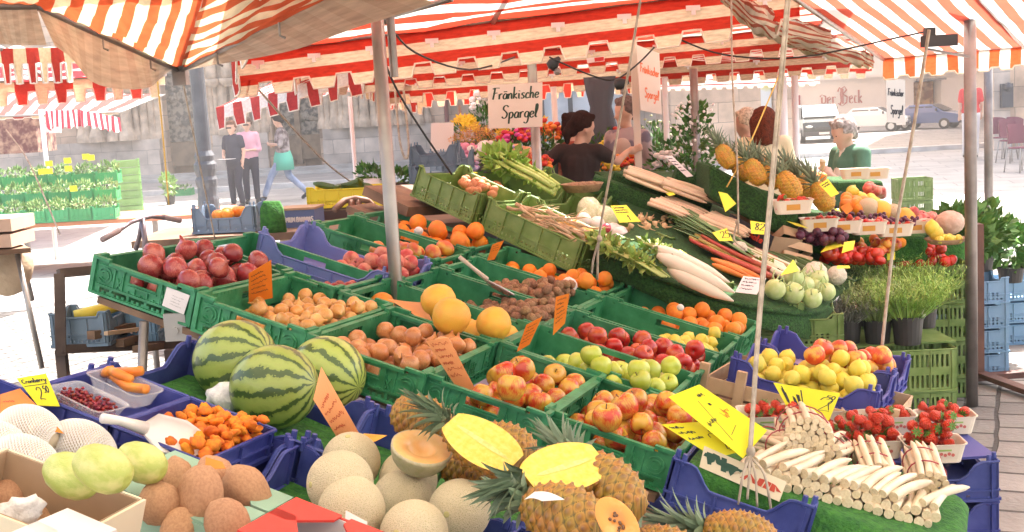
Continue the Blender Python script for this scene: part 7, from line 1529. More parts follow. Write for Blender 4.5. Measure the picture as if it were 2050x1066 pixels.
pc([(725,888,2.9),(752,884,2.9),(775,872,2.92),(728,868,2.92)],mat('card_orange_yellow',(0.85,0.4,0.05),.55),{INKR:lines(2,seed=9)},'small red and yellow label above the cantaloupes')
pc([(410,940,2.42),(452,938,2.42),(445,925,2.44),(412,915,2.44)],OC,None,'orange card corner behind the sweet potatoes')
pc([(1487,918,3.35),(1536,862,3.42),(1400,770,3.55),(1338,795,3.5)],YC_,{INK:lines(2,.62,.9,.85,.16,.05,10)+[scribble(rng,.1,.4,.5,.06),[(.2,.2),(.5,.8)],[(.3,.25),(.6,.3)]],INKR:[scribble(rng,.6,.85,.5,.12,5)]},'big yellow card stretching from the apples to the asparagus, faint writing',width=.008)
pc([(1430,917,3.42),(1505,900,3.40),(1400,845,3.52),(1324,850,3.5)],YC_,text_strokes('Jonagold',.08,.82,.12,fit=.5) if False else lines(3,.08,.5,.88,.17,.06,11)+text_strokes('2',.52,.12,.5)+text_strokes('50',.78,.55,.16)+[[(.55,.1),(.9,.08)]],'yellow price card with a big handwritten 2, over the nearest apples',width=.016)
pc([(1590,842,4.05),(1660,842,4.05),(1682,788,4.08),(1548,766,4.1)],YC_,text_strokes('2',.62,.3,.5)+text_strokes('50',.8,.72,.15)+text_strokes('500g',.45,.08,.16)+[scribble(rng,.08,.12,.6,.5,4),scribble(rng,.22,.26,.5,.5,5),[(.34,.15),(.40,.9)],scribble(rng,.3,.34,.5,.5,5),[(.9,.35),(.86,.6),(.92,.7)]],'large yellow price card with a big handwritten 2, below the lemons',width=.015)
pc([(1240,446,6.2),(1283,444,6.2),(1254,411,6.25),(1222,412,6.25)],YC2,lines(3,seed=12)+text_strokes('1',.5,.1,.3),'yellow price card on the wrapped cabbages',width=.035)
pc([(961,381,6.6),(975,378,6.6),(957,346,6.65),(943,349,6.65)],YC2,lines(3,seed=13),'curled yellow card before the celery',curl=.02)
pc([(1340,393,6.8),(1352,390,6.8),(1344,381,6.85),(1326,382,6.85)],YC2,None,'small yellow card before the far asparagus')
pc([(1440,483,6.0),(1467,482,6.0),(1455,457,6.05),(1426,466,6.05)],YC2,text_strokes('25',.3,.25,.6),'yellow price card on the leeks',width=.05)
pc([(1504,468,5.95),(1530,470,5.95),(1534,447,5.98),(1502,442,5.98)],YC2,text_strokes('82',.25,.3,.6),'yellow price card standing at the tomato carton',width=.06)
pc([(1452,425,6.5),(1474,408,6.5),(1456,388,6.55),(1438,384,6.55)],YC2,None,'yellow card lying on the asparagus behind the thin rope')
pc([(1365,518,5.9),(1384,514,5.9),(1362,500,5.95),(1330,502,5.95)],YC2,None,'yellow card behind the daikon')
pc([(1642,506,6.6),(1690,492,6.6),(1675,484,6.7),(1660,487,6.7)],YC2,lines(2,seed=14),'yellow card left of the loose tomatoes',width=.04)
pc([(1685,507,6.4),(1708,500,6.4),(1712,482,6.5),(1690,485,6.5)],YC2,None,'yellow card leaning on the tomato heap')
pc([(1664,395,6.3),(1680,388,6.3),(1657,358,6.35),(1640,370,6.35)],YC2,lines(2,seed=15),'yellow price card at the last pineapple',width=.05)
pc([(1594,452,6.6),(1620,458,6.6),(1600,448,6.7),(1575,443,6.7)],YC2,None,'yellow card at the edge of the plums')
pc([(1695,430,6.5),(1708,420,6.5),(1700,405,6.5),(1682,415,6.5)],OC,{INKR:lines(2,seed=16)},'orange and yellow card by the far cantaloupe')
pc([(1562,552,5.8),(1578,548,5.8),(1600,542,5.9),(1588,520,5.9)],YC2,None,'folded yellow card above the kohlrabi')
pc([(1472,585,5.55),(1515,590,5.55),(1534,558,5.62),(1488,553,5.62)],WCART,lines(4,.1,.9,.85,.2,.08,17),'white price card left of the kohlrabi',width=.02)
pc([(1776,521,6.9),(1792,520,6.9),(1792,505,6.95),(1776,505,6.95)],YC2,None,'yellow card left of the boxed tomatoes')
pc([(1675,538,6.1),(1702,537,6.1),(1700,532,6.15),(1676,532,6.15)],YC2,None,'thin yellow card behind the herbs')
pc([(1375,355,6.9),(1388,353,6.9),(1345,312,7.0),(1330,312,7.0)],WCART,lines(5,seed=18),'leaning white price card behind the far asparagus',width=.03)
cs=[(345,612,3.98),(376,614,3.96),(381,584,3.96),(352,577,3.98)]
lab=F1.at(365,595,.0)
sx,t,lx,ly=CR1['redonion']; q=[F1.w(sx+lx/2-.105,t-ly/2-.0085,-.085),F1.w(sx+lx/2-.02,t-ly/2-.0085,-.09),F1.w(sx+lx/2-.01,t-ly/2-.0085,-.022),F1.w(sx+lx/2-.10,t-ly/2-.0085,-.02)]
card('torn_label',q,WCART,{STEEL:lines(4,.3,.9,.7,.15,.04,19)},'torn white paper label on the red onion crate','label',width=.01)
# ---------------------------------------------------------------- hanging signs
SGN=mat('sign_board',(0.80,0.72,0.64),.6,(0.76,0.67,0.58),3)
ts=text_strokes('Fr\u00e4nkischer'[:-1],.07,.66,.27,fit=.86)+text_strokes('Spargel',.24,.22,.30,fit=.66)
card('hanging_sign',[P(978,258,8.6),P(1086,254,8.6),P(1086,165,8.6),P(976,171,8.6)],SGN,ts,'upright white sign with dark green brush lettering about Franconian asparagus','sign',width=.024,ink=INKG,thick=.008)
s2=[P(1283,221,10.7),P(1325,230,10.85),P(1320,107,10.85),P(1274,90,10.7)]
card('hanging_sign',s2,SGN,text_strokes('Fr\u00e4nkischer',.08,.6,.14,fit=.86)+text_strokes('Spargel',.22,.22,.15,fit=.66),'narrow leaning sign with orange lettering held on a pole by the woman in black','sign',width=.03,ink=INKO,thick=.008)
sp_=empty('sign_post',P(1278,330,10.85),'square white pole held by the woman in black','post'); mb=MB(); mb.bar(Vector((0,0,-1.2)),P(1268,88,10.85)-sp_.location,.06,.05,up=(0,1,0)); mb.build('shaft',mat('pole_cream',(.72,.64,.55),.5),sp_)
card('hanging_sign',[P(1776,245,10.6),P(1812,248,10.6),P(1812,160,10.6),P(1773,158,10.6)],mat('sign_tan',(0.66,0.60,0.52),.7),text_strokes('Fr\u00e4nkischer',.08,.62,.16,fit=.84)+text_strokes('Spargel',.2,.2,.2,fit=.66),'tan hanging sign with black lettering in front of the blue car','sign',width=.035,thick=.006)
card('white_board',[P(862,302,11.5),P(908,300,11.5),P(908,246,11.5),P(863,247,11.5)],WPL,None,'blank white board hanging left of the flowers','board',thick=.01)
card('small_label',[P(1176,127,7.4),P(1210,123,7.4),P(1210,113,7.4),P(1174,117,7.4)],WCART,{mat('red_patch',(.6,.03,.03),.5):[[(.5+.1*k,.1),(.5+.1*k,.9)] for k in range(5)]},'small white and red label on the overhead valance','label',width=.1)
# grey blue crate with oranges, crates behind left
q=gz(463,470,.9) if False else P(463,462,7.0)
crate(ME_BG,'greyblue_crate',Matrix.Translation(q)@Matrix.Rotation(-.1,4,'Z')@Matrix.Diagonal((.72,.8,1.1,1)),'grey blue crate with some oranges behind the red onions',None)
for k in range(7): inst(ORG_,Matrix.Translation(q+Vector((rng.uniform(-.1,.1),rng.uniform(-.06,.06),.08+rng.uniform(0,.03))))@Matrix.Scale(.034,4),'orange in the grey blue crate behind the red onions','orange','oranges in the grey blue crate')
sh=empty('handcart',(q.x,q.y,0),'low cart platform behind the green crates carrying cartons and crates','cart'); mb=MB(); mb.box((.8,.1,q.z-.025),(2.6,.7,.04)); mb.build('platform',BWOOD,sh); 
for x in(-.3,1.9):
    mb=MB(); mb.bar((x,.1,0),(x,.1,q.z-.05),.05); mb.build('leg',STEEL,sh)
mb=MB(); mb.prism([(-.07,-.09),(.07,-.09),(.062,.04),(.045,.085),(-.04,.09),(-.062,.05)],.04,Matrix.Rotation(R(90),4,'X')); T(mb.build('turf_roll',TURFL,M=Matrix.Translation(P(547,434,6.8)),smooth=True),'rounded green turf piece standing behind the lilac crate','turf piece')
bq=P(603,438,7.1); bb=empty('banana_carton',Matrix.Translation(bq)@Matrix.Rotation(-.12,4,'Z'),'blue banana carton with white lettering behind the lilac crate','carton')
MB().box((0,0,0),(.22,.2,.12)).build('body',mat('carton_bananablue',(.10,.14,.28),.6),bb); MB().box((0,0,.065),(.23,.21,.012)).build('rim',CARD_,bb); MB().box((.0,0,-.09),(.215,.195,.06)).build('base',CREAM,bb)
ribbons(text_strokes('PREMIUM BANANAS',0,0,.03,0,fit=.2),.006,lambda x,y:Vector((-.1+x,-.1015,-.01+y)),.3).build('lettering',WCART,bb)
q=P(702,405,7.6); crate(ME_Y,'yellow_crate',Matrix.Translation(q-Vector((0,0,.02)))@Matrix.Rotation(-.08,4,'Z')@Matrix.Diagonal((.86,.8,1,1)),'yellow crate of courgettes behind the steel pole',None)
for k in range(5): T(link('courgette',taper(.22,.022,'courgette',CUC,k+9,10),None,Matrix.Translation(q+Vector((-.12+k*.05,rng.uniform(-.05,.05),.10)))@rrot(rng,.5)),'dark green courgette in the yellow crate','courgette','courgettes')
tblk=empty('crate_table',(q.x,q.y,0),'dark trestle under the yellow crate','table'); mb=MB(); mb.box((.1,0,q.z-.07),(.9,.5,.09)); mb.build('top',mat('dark_board',(.06,.035,.03),.6),tblk); MB().bar((.1,0,0),(.1,0,q.z-.1),.06).build('leg',STEEL,tblk)
for k in range(2):
    crate(ME_BG,'greyblue_crate',Matrix.Translation(P(873,372-k*40,8.2))@Matrix.Rotation(-.1,4,'Z')@Matrix.Diagonal((.62,.8,1.05,1)),['lower','upper'][k]+' grey blue crate of the pair left of the pink flowers','grey blue crate pair'); crate(ME_BG,'greyblue_crate',Matrix.Translation(P(906,385-k*44,8.7))@Matrix.Rotation(.5,4,'Z')@Matrix.Diagonal((.5,.7,1.05,1)),['lower','upper'][k]+' grey blue crate tucked behind the pair','grey blue crates behind')
MB_=MB().box((0,0,-.28),(.75,.5,.5)); T(MB_.build('dark_chest',mat('chest_dark',(.035,.04,.05),.5),M=Matrix.Translation(P(880,385,8.4))),'dark chest under the grey blue crates','chest')
# gnarled handlebars: bicycle behind crates (left) and brown grips
def handlebar(c,sc_,label,D_):
    t=empty('bicycle',P(c[0],c[1],D_),label,'bicycle'); M=t.matrix_world.inverted(); p=lambda a,b,d=0:M@P(a,b,D_+d)
    return t,p
t,p=handlebar((280,450),1,'bicycle with swept handlebars parked behind the red onion crate',5.4)
mb=MB(); mb.tube([p(208,478,-.3),p(238,462,-.2),p(262,446,-.1),p(285,438,0),p(302,434,.05),p(330,436,.15),p(356,441,.25)],.009,10); mb.tube([p(285,438),p(280,470,.02),p(272,500,.05)],.011,10); mb.tube([p(285,438),p(290,480),p(290,560)],.012,10); mb.build('handlebar',mat('bike_steel',(.20,.17,.19),.35,metal=.7),t,smooth=True)

for g_ in([p(205,480,-.32),p(238,462,-.2)],[p(326,435,.14),p(360,442,.26)]): mb=MB(); mb.tube(g_,.013,10); mb.build('grip',mat('grip_grey',(.3,.24,.24),.5),t,smooth=True)
fx=M=t.matrix_world; fw=MB(); c=Vector((p(290,470).x,p(290,470).y,-(t.location.z)+.33)); 
def wheel(c,r,par,nm='wheel'):
    mb=MB(); mb.tube([c+Vector((.3*r*math.cos(a),.95*r*math.cos(a),r*math.sin(a))) for a in [R(15*i) for i in range(25)]],.016,8); 
    for i in range(12): a=R(30*i); mb.tube([c,c+Vector((.3*r*math.cos(a),.95*r*math.cos(a),r*math.sin(a)))],.0015,4)
    mb.build(nm,CABLE,par,smooth=True)
wheel(c,.33,t); c2=c+Vector((.33,1.0,0)); wheel(c2,.33,t); mb=MB(); mb.tube([p(290,500),c],.014,8); mb.tube([p(290,500),c2],.016,8); mb.tube([p(290,560),c2+Vector((-.15,-.5,-.02))],.016,8); mb.build('frame',STEEL,t,smooth=True)
t,p=handlebar((710,408),1,'old bicycle with brown grips behind the large oranges',6.6)
mb=MB(); mb.tube([p(670,420,-.1),p(690,402),p(712,398),p(735,402),p(757,422,.1)],.018,10); mb.build('handlebar',mat('grip_brown',(.2,.11,.07),.6),t,smooth=True); mb=MB(); mb.tube([p(705,400),p(702,440),p(700,520)],.02,8); mb.tube([p(718,400),p(718,440),p(716,520)],.018,8); mb.build('stem',mat('grip_brown',(.2,.11,.07),.6),t,smooth=True)
c=Vector((p(705,470).x,0,-(t.location.z)+.33)); wheel(c,.33,t)
# left handcart with crates and timber
q=gz(125,700,.42); CT=empty('trolley',P(122,545,4.4),'dark wooden trolley frame with a blue crate of timber, left of the watermelons','trolley'); Mi=CT.matrix_world.inverted(); L2=lambda a,b,d:Mi@P(a,b,d)
DW=mat('dark_wood',(.07,.045,.035),.7,(.12,.08,.06),9)
for a,b_ in(((117,548,4.4),(200,540,4.5)),((119,548,4.4),(122,705,4.4)),((122,700,4.4),(360,690,4.7)),((122,655,4.4),(122,712,4.4)),((200,540,4.5),(300,530,4.6))): MB().bar(L2(*a),L2(*b_),.035,.03,up=(0,.3,1)).build('rail',DW,CT)
for k,(px,x) in enumerate(((122,0),(340,0))): b0=L2(px,700,4.42+.2*k); mb=MB(); mb.bar(b0,Vector((b0.x,b0.y,-CT.location.z)),.035); mb.build('leg',DW,CT)
crate(ME_SM,'small_crate',Matrix.Translation(P(182,685,4.55))@Matrix.Rotation(-.05,4,'Z')@Matrix.Diagonal((.62,.8,1.05,1)),'small blue crate on the dark trolley with a yellow thing in it',None); bpy.data.objects[-1] if False else None
crate(ME_SKY,'small_crate',Matrix.Translation(P(262,690,4.75))@Matrix.Rotation(.0,4,'Z')@Matrix.Diagonal((.75,.8,1.05,1)),'second blue crate on the dark trolley behind the timber',None)
mb=MB(); mb.tube([P(150,636,4.5)-P(150,636,4.5),P(190,626,4.52)-P(150,636,4.5),P(235,612,4.6)-P(150,636,4.5)],[.026,.028,.022],12); T(mb.build('yellow_roll',mat('yellow_vinyl',(.72,.55,.05),.5,(.65,.48,.04),5),M=Matrix.Translation(P(150,636,4.5)),smooth=True),'yellow roll lying in the small blue crate','roll')
for k,(a,b_,w_,lb) in enumerate([((182,672,4.42),(330,640,4.8),.03,'dark plank end pointing left in the timber heap'),((212,668,4.4),(335,652,4.75),.014,'pale thin lath on the timber heap'),((240,688,4.5),(330,665,4.8),.028,'brown beam below the pale lath'),((272,700,4.5),(340,690,4.7),.026,'lowest brown beam of the timber heap'),((235,680,4.6),(330,655,4.9),.022,'brown beam at the back of the timber heap'),((290,650,4.7),(340,640,4.9),.02,'short brown offcut at the right of the heap')]):
    o=P(*a); T(MB().bar(Vector((0,0,0)),P(*b_)-o,w_*1.2,w_).build('timber',PWOOD if k==1 else BWOOD,M=Matrix.Translation(o)),lb,'timber')
# left edge table with cardboard boxes
t=empty('side_table',P(0,520,5.0),'folding table with slanting metal legs at the left picture edge','table'); Mi=t.matrix_world.inverted(); L3=lambda a,b,d:Mi@P(a,b,d)
MB().bar(L3(-150,512,4.9),L3(46,496,5.1),.3,.02).build('top',BWOOD,t)
for a,b_ in(((34,505,5.0),(84,738,5.0)),((40,505,5.2),(64,600,5.4)),((-120,515,4.9),(-140,760,4.8))): beams(t,[[L3(*a),L3(*b_)]],.012,ALU,'leg')
for k,(py,lb) in enumerate(((478,'lower tan carton on the side table'),(447,'upper tan carton on the side table'))): c=P(5,py,5.05); mb=MB(); mb.box((0,0,0),(.17,.25,.052)); T(mb.build('flat_carton',mat('carton_peach',(.55,.38,.28),.8,(.5,.33,.24),5),M=Matrix.Translation(c)),lb,'carton','cartons on the side table')
for k,(px,py,lb) in enumerate(((15,535,'tan sack of produce under the side table'),)): mb=MB(); mb.ball((0,0,0),.11,16,12,(1,.8,1.1),fn=lambda v:v*(1+.1*noise.noise(v*18))); T(mb.build('sack',mat('sack_tan',(.5,.38,.26),.8,(.4,.3,.2),12,bump=.5),M=Matrix.Translation(P(px,py,5.2)),smooth=True),lb,'sack')
GLARE_DENSITY=0.0045  # density of the volume that imitates lens glare
# ================================================================ people
SKIN=mat('skin',(0.62,0.36,0.25),.5,(0.68,0.42,0.30),6); HAIRM={}
def hairm(nm,c): return mat('hair_'+nm,c,.8,tuple(x*.5 for x in c),45,bump=1,bscale=90,spec=.15)
def person(label,M,J,shirt,trouser=None,hair=None,shoes=None,vox=.014,extra=None,sleeve=.5,hairfn=None,skin=SKIN,group=None,fem=True,hands=True,skirt=None):
    """J: joints in metres, local (x right of figure, y forward, z up)"""
    V={k:Vector(v) for k,v in J.items()}; mb=MB(); s=1.0
    hd=V['head']; up=(hd-V['neck']).normalized(); fwd=V['look'].normalized(); side=fwd.cross(up).normalized(); fwd=up.cross(side).normalized()
    mb.ball(hd+up*.03,.098,16,12,(1,1,1.12)); 
    def pt(a,b,c): return hd+side*a+fwd*b+up*c
    mb.cap(pt(0,.045,-.05),pt(0,.06,-.085),.058,.038,10); mb.cap(pt(0,.088,.005),pt(0,.108,-.03),.012,.017,8)
    for q in(-1,1): mb.ball(pt(q*.09,-.005,-.01),.024,8,6,(.5,1,1.2)); mb.cap(pt(q*.02,.09,.035),pt(q*.045,.08,.035),.011,.01,6)
    mb.cap(pt(-.02,.083,-.062),pt(.02,.083,-.062),.011,.011,6)
    mb.cap(V['neck'],hd+up*-.03,.05,.048); mb.cap(V['chest']+Vector((0,0,.06)),V['neck'],.07,.055)
    sw=.165 if fem else .19
    mb.ball(V['chest'],.16,16,12,(1.02,.68,1.15)); mb.ball(V['belly'],.145,16,12,(1.05,.78,1.1)); mb.ball(V['hips'],.165,16,12,(1.08,.8,.8)); mb.cap(V['hips'],V['chest'],.125,.125)
    ds=lambda a,b:[V[a],V[b]]
    for L_ in('l','r'):
        sh,el,wr,hn=[V[k+L_] for k in('sh','el','wr','hn')]; mb.cap(V['chest']+Vector((0,0,.09)),sh,.07,.058); mb.cap(sh,el,.052,.038); mb.cap(el,wr,.038,.026)
        d=(hn-wr).normalized(); n=d.orthogonal().normalized() if 'pal'+L_ not in V else V['pal'+L_].normalized(); w_=d.cross(n).normalized(); pc_=wr+d*.045; mb.cap(wr,pc_,.026,.026); mb.cap(pc_-w_*.022,pc_+w_*.022,.018,.018)
        for k in range(4): b=wr+d*.075+w_*(k-1.5)*.019; m_=b+d*(.032,.038,.035,.028)[k]+n*.012; mb.cap(b,m_,.0095,.009,6); mb.cap(m_,m_+d*.012+n*.026,.009,.0075,6)
        tb=wr+d*.03-w_*.032; mb.cap(tb,tb+d*.03-w_*.018+n*.012,.012,.009,6)
    for L_ in('l','r'):
        if 'hp'+L_ not in V: continue
        hp,kn,an,to=[V[k+L_] for k in('hp','kn','an','to')]; mb.cap(hp,kn,.085,.055); mb.cap(kn,an,.055,.036); mb.cap(an+Vector((0,0,-.04)),to,.036,.028)
    me=remesh(mb,'person',[skin],vox,3); body=link('person',me,None,M); T(body,label,'person',group)
    def cloth(name,caps,m,sm=3,v=None):
        c=MB()
        for q in caps: c.ball(q[0],q[1],14,10,q[2]) if len(q)==3 and hasattr(q[2],'__len__') and not isinstance(q[2],Vector) and not hasattr(q[1],'__len__') else c.cap(*q)
        return link(name,remesh(c,name,[m],v or vox,sm),body)
    ex=.018
    tops=[(V['chest'],.16+ex,(1.04,.72,1.12)),(V['belly'],.15+ex,(1.07,.82,1.1)),(V['hips']+Vector((0,0,.05)),.165+ex,(1.08,.84,.7)),(V['hips'],V['chest'],.135+ex,.13+ex)]
    for L_ in('l','r'):
        sh,el,wr=[V[k+L_] for k in('sh','el','wr')]; tops+=[(V['chest']+Vector((0,0,.09)),sh,.078,.07)]
        if sleeve<=1: tops+=[(sh,sh.lerp(el,sleeve),.07,.062)]
        else: tops+=[(sh,el,.07,.052),(el,el.lerp(wr,sleeve-1),.052,.045)]
    cloth('shirt',tops,shirt)
    if trouser and 'hpl' in V:
        c=[(V['hips']+Vector((0,0,-.04)),.165+.014,(1.08,.84,.8))]
        for L_ in('l','r'):
            hp,kn,an=[V[k+L_] for k in('hp','kn','an')]; c+=[(hp,kn,.098,.072),(kn,an.lerp(kn,.06),.072,.06)]
        cloth('trousers',c,trouser)
    if skirt:
        c=MB(); top=V['hips'].z+.06; c.lathe([(.16,top),(.205,top-.14),(.22,top-.38),(.215,top-.38),(.155,top-.01)],20,Matrix.Translation((V['hips'].x,V['hips'].y,0))@Matrix.Diagonal((1.1,.95,1,1))); c.build('apron',skirt,body,smooth=True)
    if 'hpl' in V:
        for L_ in('l','r'): c=MB(); an,to=V['an'+L_],V['to'+L_]; c.cap(an+Vector((0,0,-.045)),to,.046,.038); link('shoe',remesh(c,'shoe',[shoes or CABLE],vox,2),body)
    if hair:
        c=MB(); c.ball(pt(0,-.018,.052),.108,16,12,(1.0,1.0,1.03)); 
        for q in(-1,1): c.cap(pt(q*.055,.045,.115),pt(q*.085,-.02,.03),.03,.03)
        c.cap(pt(0,-.075,.03),pt(0,-.085,-.05),.055,.04)
        if hairfn: hairfn(c,pt)
        # keep the face clear
        hm=remesh(c,'hair',[hair],vox*.8,2); bm=bmesh.new(); bm.from_mesh(hm)
        dv=[v for v in bm.verts if (v.co-hd).dot(fwd)>.035 and (v.co-hd).dot(up)<.075 and abs((v.co-hd).dot(side))<.085]; bmesh.ops.delete(bm,geom=dv,context='VERTS'); bm.to_mesh(hm); bm.free(); h=link('hair',hm,body)
    # eyes
    c=MB(); [c.ball(pt(q*.03,.094,.018),.0055,8,6) for q in(-1,1)]; c.build('eyes',CABLE,body,smooth=True) if vox<.02 else None
    if extra: extra(body,V,pt)
    return body
def std(**k):
    J=dict(hips=(0,0,.95),belly=(0,.01,1.1),chest=(0,0,1.3),neck=(0,0,1.47),head=(0,.015,1.6),look=(0,1,0),shl=(-.165,0,1.40),ell=(-.22,-.02,1.13),wrl=(-.22,.06,.9),hnl=(-.22,.08,.82),shr=(.165,0,1.40),elr=(.22,-.02,1.13),wrr=(.22,.06,.9),hnr=(.22,.08,.82),
      hpl=(-.09,0,.9),knl=(-.1,.02,.5),anl=(-.1,0,.1),tol=(-.11,.14,.035),hpr=(.09,0,.9),knr=(.1,.02,.5),anr=(.1,0,.1),tor=(.11,.14,.035))
    J.update(k); return J
def at_feet(px,py,rz,sc=1.0,D=None,topz=None):
    q=gz(px,py,0) if D is None else P(px,py,D); 
    if D is not None: q.z=0 if topz is None else topz
    return Matrix.Translation(q)@Matrix.Rotation(rz,4,'Z')@Matrix.Scale(sc,4)
BLACKC=mat('cloth_brownblack',(0.022,0.013,0.012),.85,(0.034,0.02,0.018),8,bump=.3,bscale=30); NAVY=mat('cloth_navy',(0.03,0.03,0.05),.8,rnd=.2); DENIM=mat('cloth_denim',(0.22,0.28,0.42),.8,(0.4,0.45,0.58),5); PINKC=mat('cloth_pink',(0.72,0.38,0.44),.8); GREENC=mat('cloth_green',(0.07,0.17,0.10),.85,(0.09,0.21,0.13),7,bump=.2,bscale=40); YELC=mat('cloth_paleyellow',(0.70,0.60,0.36),.8,(0.74,0.65,0.42),6); REDCL=mat('cloth_red',(0.68,0.04,0.04),.8); PALEC=mat('cloth_pale',(0.72,0.68,0.66),.8); GREYC=mat('cloth_grey',(0.18,0.15,0.19),.8,(0.42,0.33,0.32),4,(.45,.5)); MINTC=mat('apron_mint',(0.12,0.50,0.36),.8)
DBR=hairm('darkbrown',(0.035,0.014,0.010)); GREYH=hairm('grey',(0.46,0.39,0.35)); AUB=hairm('auburn',(0.15,0.035,0.015)); BLND=hairm('blonde',(0.72,0.58,0.42))
# woman in black, seen from behind, left hand on hip, right hand on the sign post
def pony(c,pt): c.ball(pt(0,-.105,.035),.035,10,8); c.cap(pt(0,-.11,.02),pt(-.01,-.135,-.06),.042,.045); c.cap(pt(-.01,-.135,-.06),pt(-.02,-.11,-.14),.045,.022)
def wx(body,V,pt): c=MB(); c.tube([pt(-.1,.0,.05),pt(-.09,-.05,.09),pt(0,-.1,.11),pt(.09,-.05,.09),pt(.1,0,.05)],.004,5); c.build('hair_band',mat('band_tan',(.5,.3,.2),.5),body)
Dw=10.8; qh=P(1163,258,Dw); 
Mw=Matrix.Translation((P(1163,350,Dw).x-.0,P(1163,350,Dw).y,qh.z-1.61))@Matrix.Rotation(R(-22),4,'Z'); Mi=Mw.inverted(); hand=Mi@P(1272,299,10.85)
person('woman in a dark brown T-shirt seen from behind, hand on hip, holding the sign post',Mw,std(look=(.75,.66,-.02),head=(.03,.02,1.61),chest=(0,0,1.3),belly=(-.03,0,1.1),hips=(-.03,0,.94),ell=(-.39,-.14,1.24),wrl=(-.24,-.13,1.12),hnl=(-.18,-.08,1.08),shl=(-.18,0,1.42),shr=(.17,.0,1.41),elr=tuple(Vector((.17,0,1.41)).lerp(hand,.5)+Vector((0,0,-.10))),wrr=tuple(hand+Vector((-.07,-.02,-.02))),hnr=tuple(hand),palr=(.2,.8,.3)),BLACKC,mat('trousers_black',(.02,.02,.022),.8),DBR,vox=.0115,sleeve=.55,hairfn=pony,extra=wx)
# ice cream eater
def curls(c,pt):
    g=random.Random(3)
    for k in range(40): a=g.uniform(0,6.28); e=g.uniform(-.3,1.5); c.ball(pt(.095*math.cos(a)*math.cos(e),.095*math.sin(a)*math.cos(e)-.01,.045+.10*math.sin(e)),.024,6,5)
def cone(body,V,pt):
    h=V['hnl']+Vector((.0,.02,.035)); t=MB(); t.lathe([(.006,-.07),(.026,.02),(.028,.03)],12,Matrix.Translation(h)); o=t.build('ice_cream_cone',mat('wafer',(.62,.38,.17),.7,bump=.3,bscale=90),body,smooth=True); t=MB(); t.ball(h+Vector((0,0,.04)),.027,10,7); t.build('ice_cream',mat('cream',(.85,.7,.5),.4),o,smooth=True)
    t=MB(); t.cap(V['neck']+Vector((0,.02,-.05)),V['chest']+Vector((0,.085,-.05)),.06,.075); t.cap(V['chest']+Vector((0,.085,-.05)),V['belly']+Vector((0,.085,0)),.075,.09); t.build('blouse_front',mat('blouse_floral',(.72,.62,.5),.8,(.45,.4,.3),24),body,smooth=True)
    t=MB(); t.tube([pt(-.03,-.06,-.09),V['shr']+Vector((-.07,.06,.03)),V['chest']+Vector((.04,.16,-.12))],.006,5); t.build('strap',PWOOD,body)
person('elderly woman with curly grey hair in a green jacket, eating an ice cream cone',at_feet(1702,300,R(112),.95,D=9.9),std(head=(0,.06,1.53),neck=(0,.02,1.42),chest=(0,0,1.25),look=(.1,1,-.42),ell=(-.25,.08,1.05),wrl=(-.10,.27,1.19),hnl=(-.06,.31,1.25),elr=(.26,.02,1.04),wrr=(.14,.26,1.02),hnr=(.1,.33,1.03),shl=(-.17,.0,1.36),shr=(.17,.0,1.36),pall=(.8,-.2,0)),GREENC,mat('trousers_dark',(.04,.04,.06),.8),GREYH,vox=.0125,sleeve=.95,hairfn=curls,extra=cone)
def bob(c,pt): c.cap(pt(-.06,-.05,.03),pt(-.06,-.05,-.12),.07,.06); c.cap(pt(.06,-.05,.03),pt(.06,-.05,-.12),.07,.06); c.cap(pt(0,-.08,.02),pt(0,-.09,-.12),.07,.06)
person('woman with auburn hair in a pale yellow blouse, seen from behind beyond the pineapples',at_feet(1531,300,R(-8),.99,D=10.4),std(head=(0,.0,1.56),neck=(0,0,1.44),chest=(0,0,1.27)),YELC,NAVY,AUB,vox=.016,sleeve=.9,hairfn=bob)
person('fair haired person in dark clothes half hidden by the auburn haired woman',at_feet(1500,300,R(60),.96,D=11.0),std(head=(0,.02,1.6)),NAVY,NAVY,BLND,vox=.018,sleeve=1.9)
# strolling women and the man with the mint apron
def shades(body,V,pt):
    t=MB(); t.box(pt(0,.1,.02),(.11,.02,.03)) ; t.build('sunglasses',CABLE,body)
def bagw(body,V,pt): shades(body,V,pt); t=MB(); t.ball((.30,.05,.92),.13,12,8,(.5,1,1)); t.tube([(.27,.05,1.03),(.2,.02,1.45),(.29,.0,1.0)],.012,6); t.build('handbag',mat('bag_white',(.75,.68,.66),.6),body,smooth=True)
def papers(body,V,pt): shades(body,V,pt); t=MB(); t.box((-.02,.32,1.0),(.3,.2,.01)); t.build('brochure',WPL,body)
person('woman in a navy blouse and dark trousers with sunglasses, holding papers, left of two',at_feet(478,416,R(160),1.0),std(elr=(.23,.02,1.1),wrr=(.1,.24,1.03),hnr=(.04,.30,1.02),elr_=(0,0,0),knl=(-.09,.08,.5),anl=(-.09,-.03,.1),tol=(-.1,.1,.035)),NAVY,NAVY,hairm('brown',(.2,.09,.05)),vox=.02,sleeve=.6,extra=papers)
person('woman in a pink top with sunglasses and white handbag, right of two',at_feet(507,408,R(185),1.02),std(ell=(-.22,.02,1.1),wrl=(-.05,.22,1.1),hnl=(.03,.25,1.1)),PINKC,NAVY,hairm('brown2',(.12,.06,.04)),vox=.02,sleeve=1.3,extra=bagw)
STRP=mat('shirt_striped',(.10,.07,.07),.8,(.42,.36,.34),9)
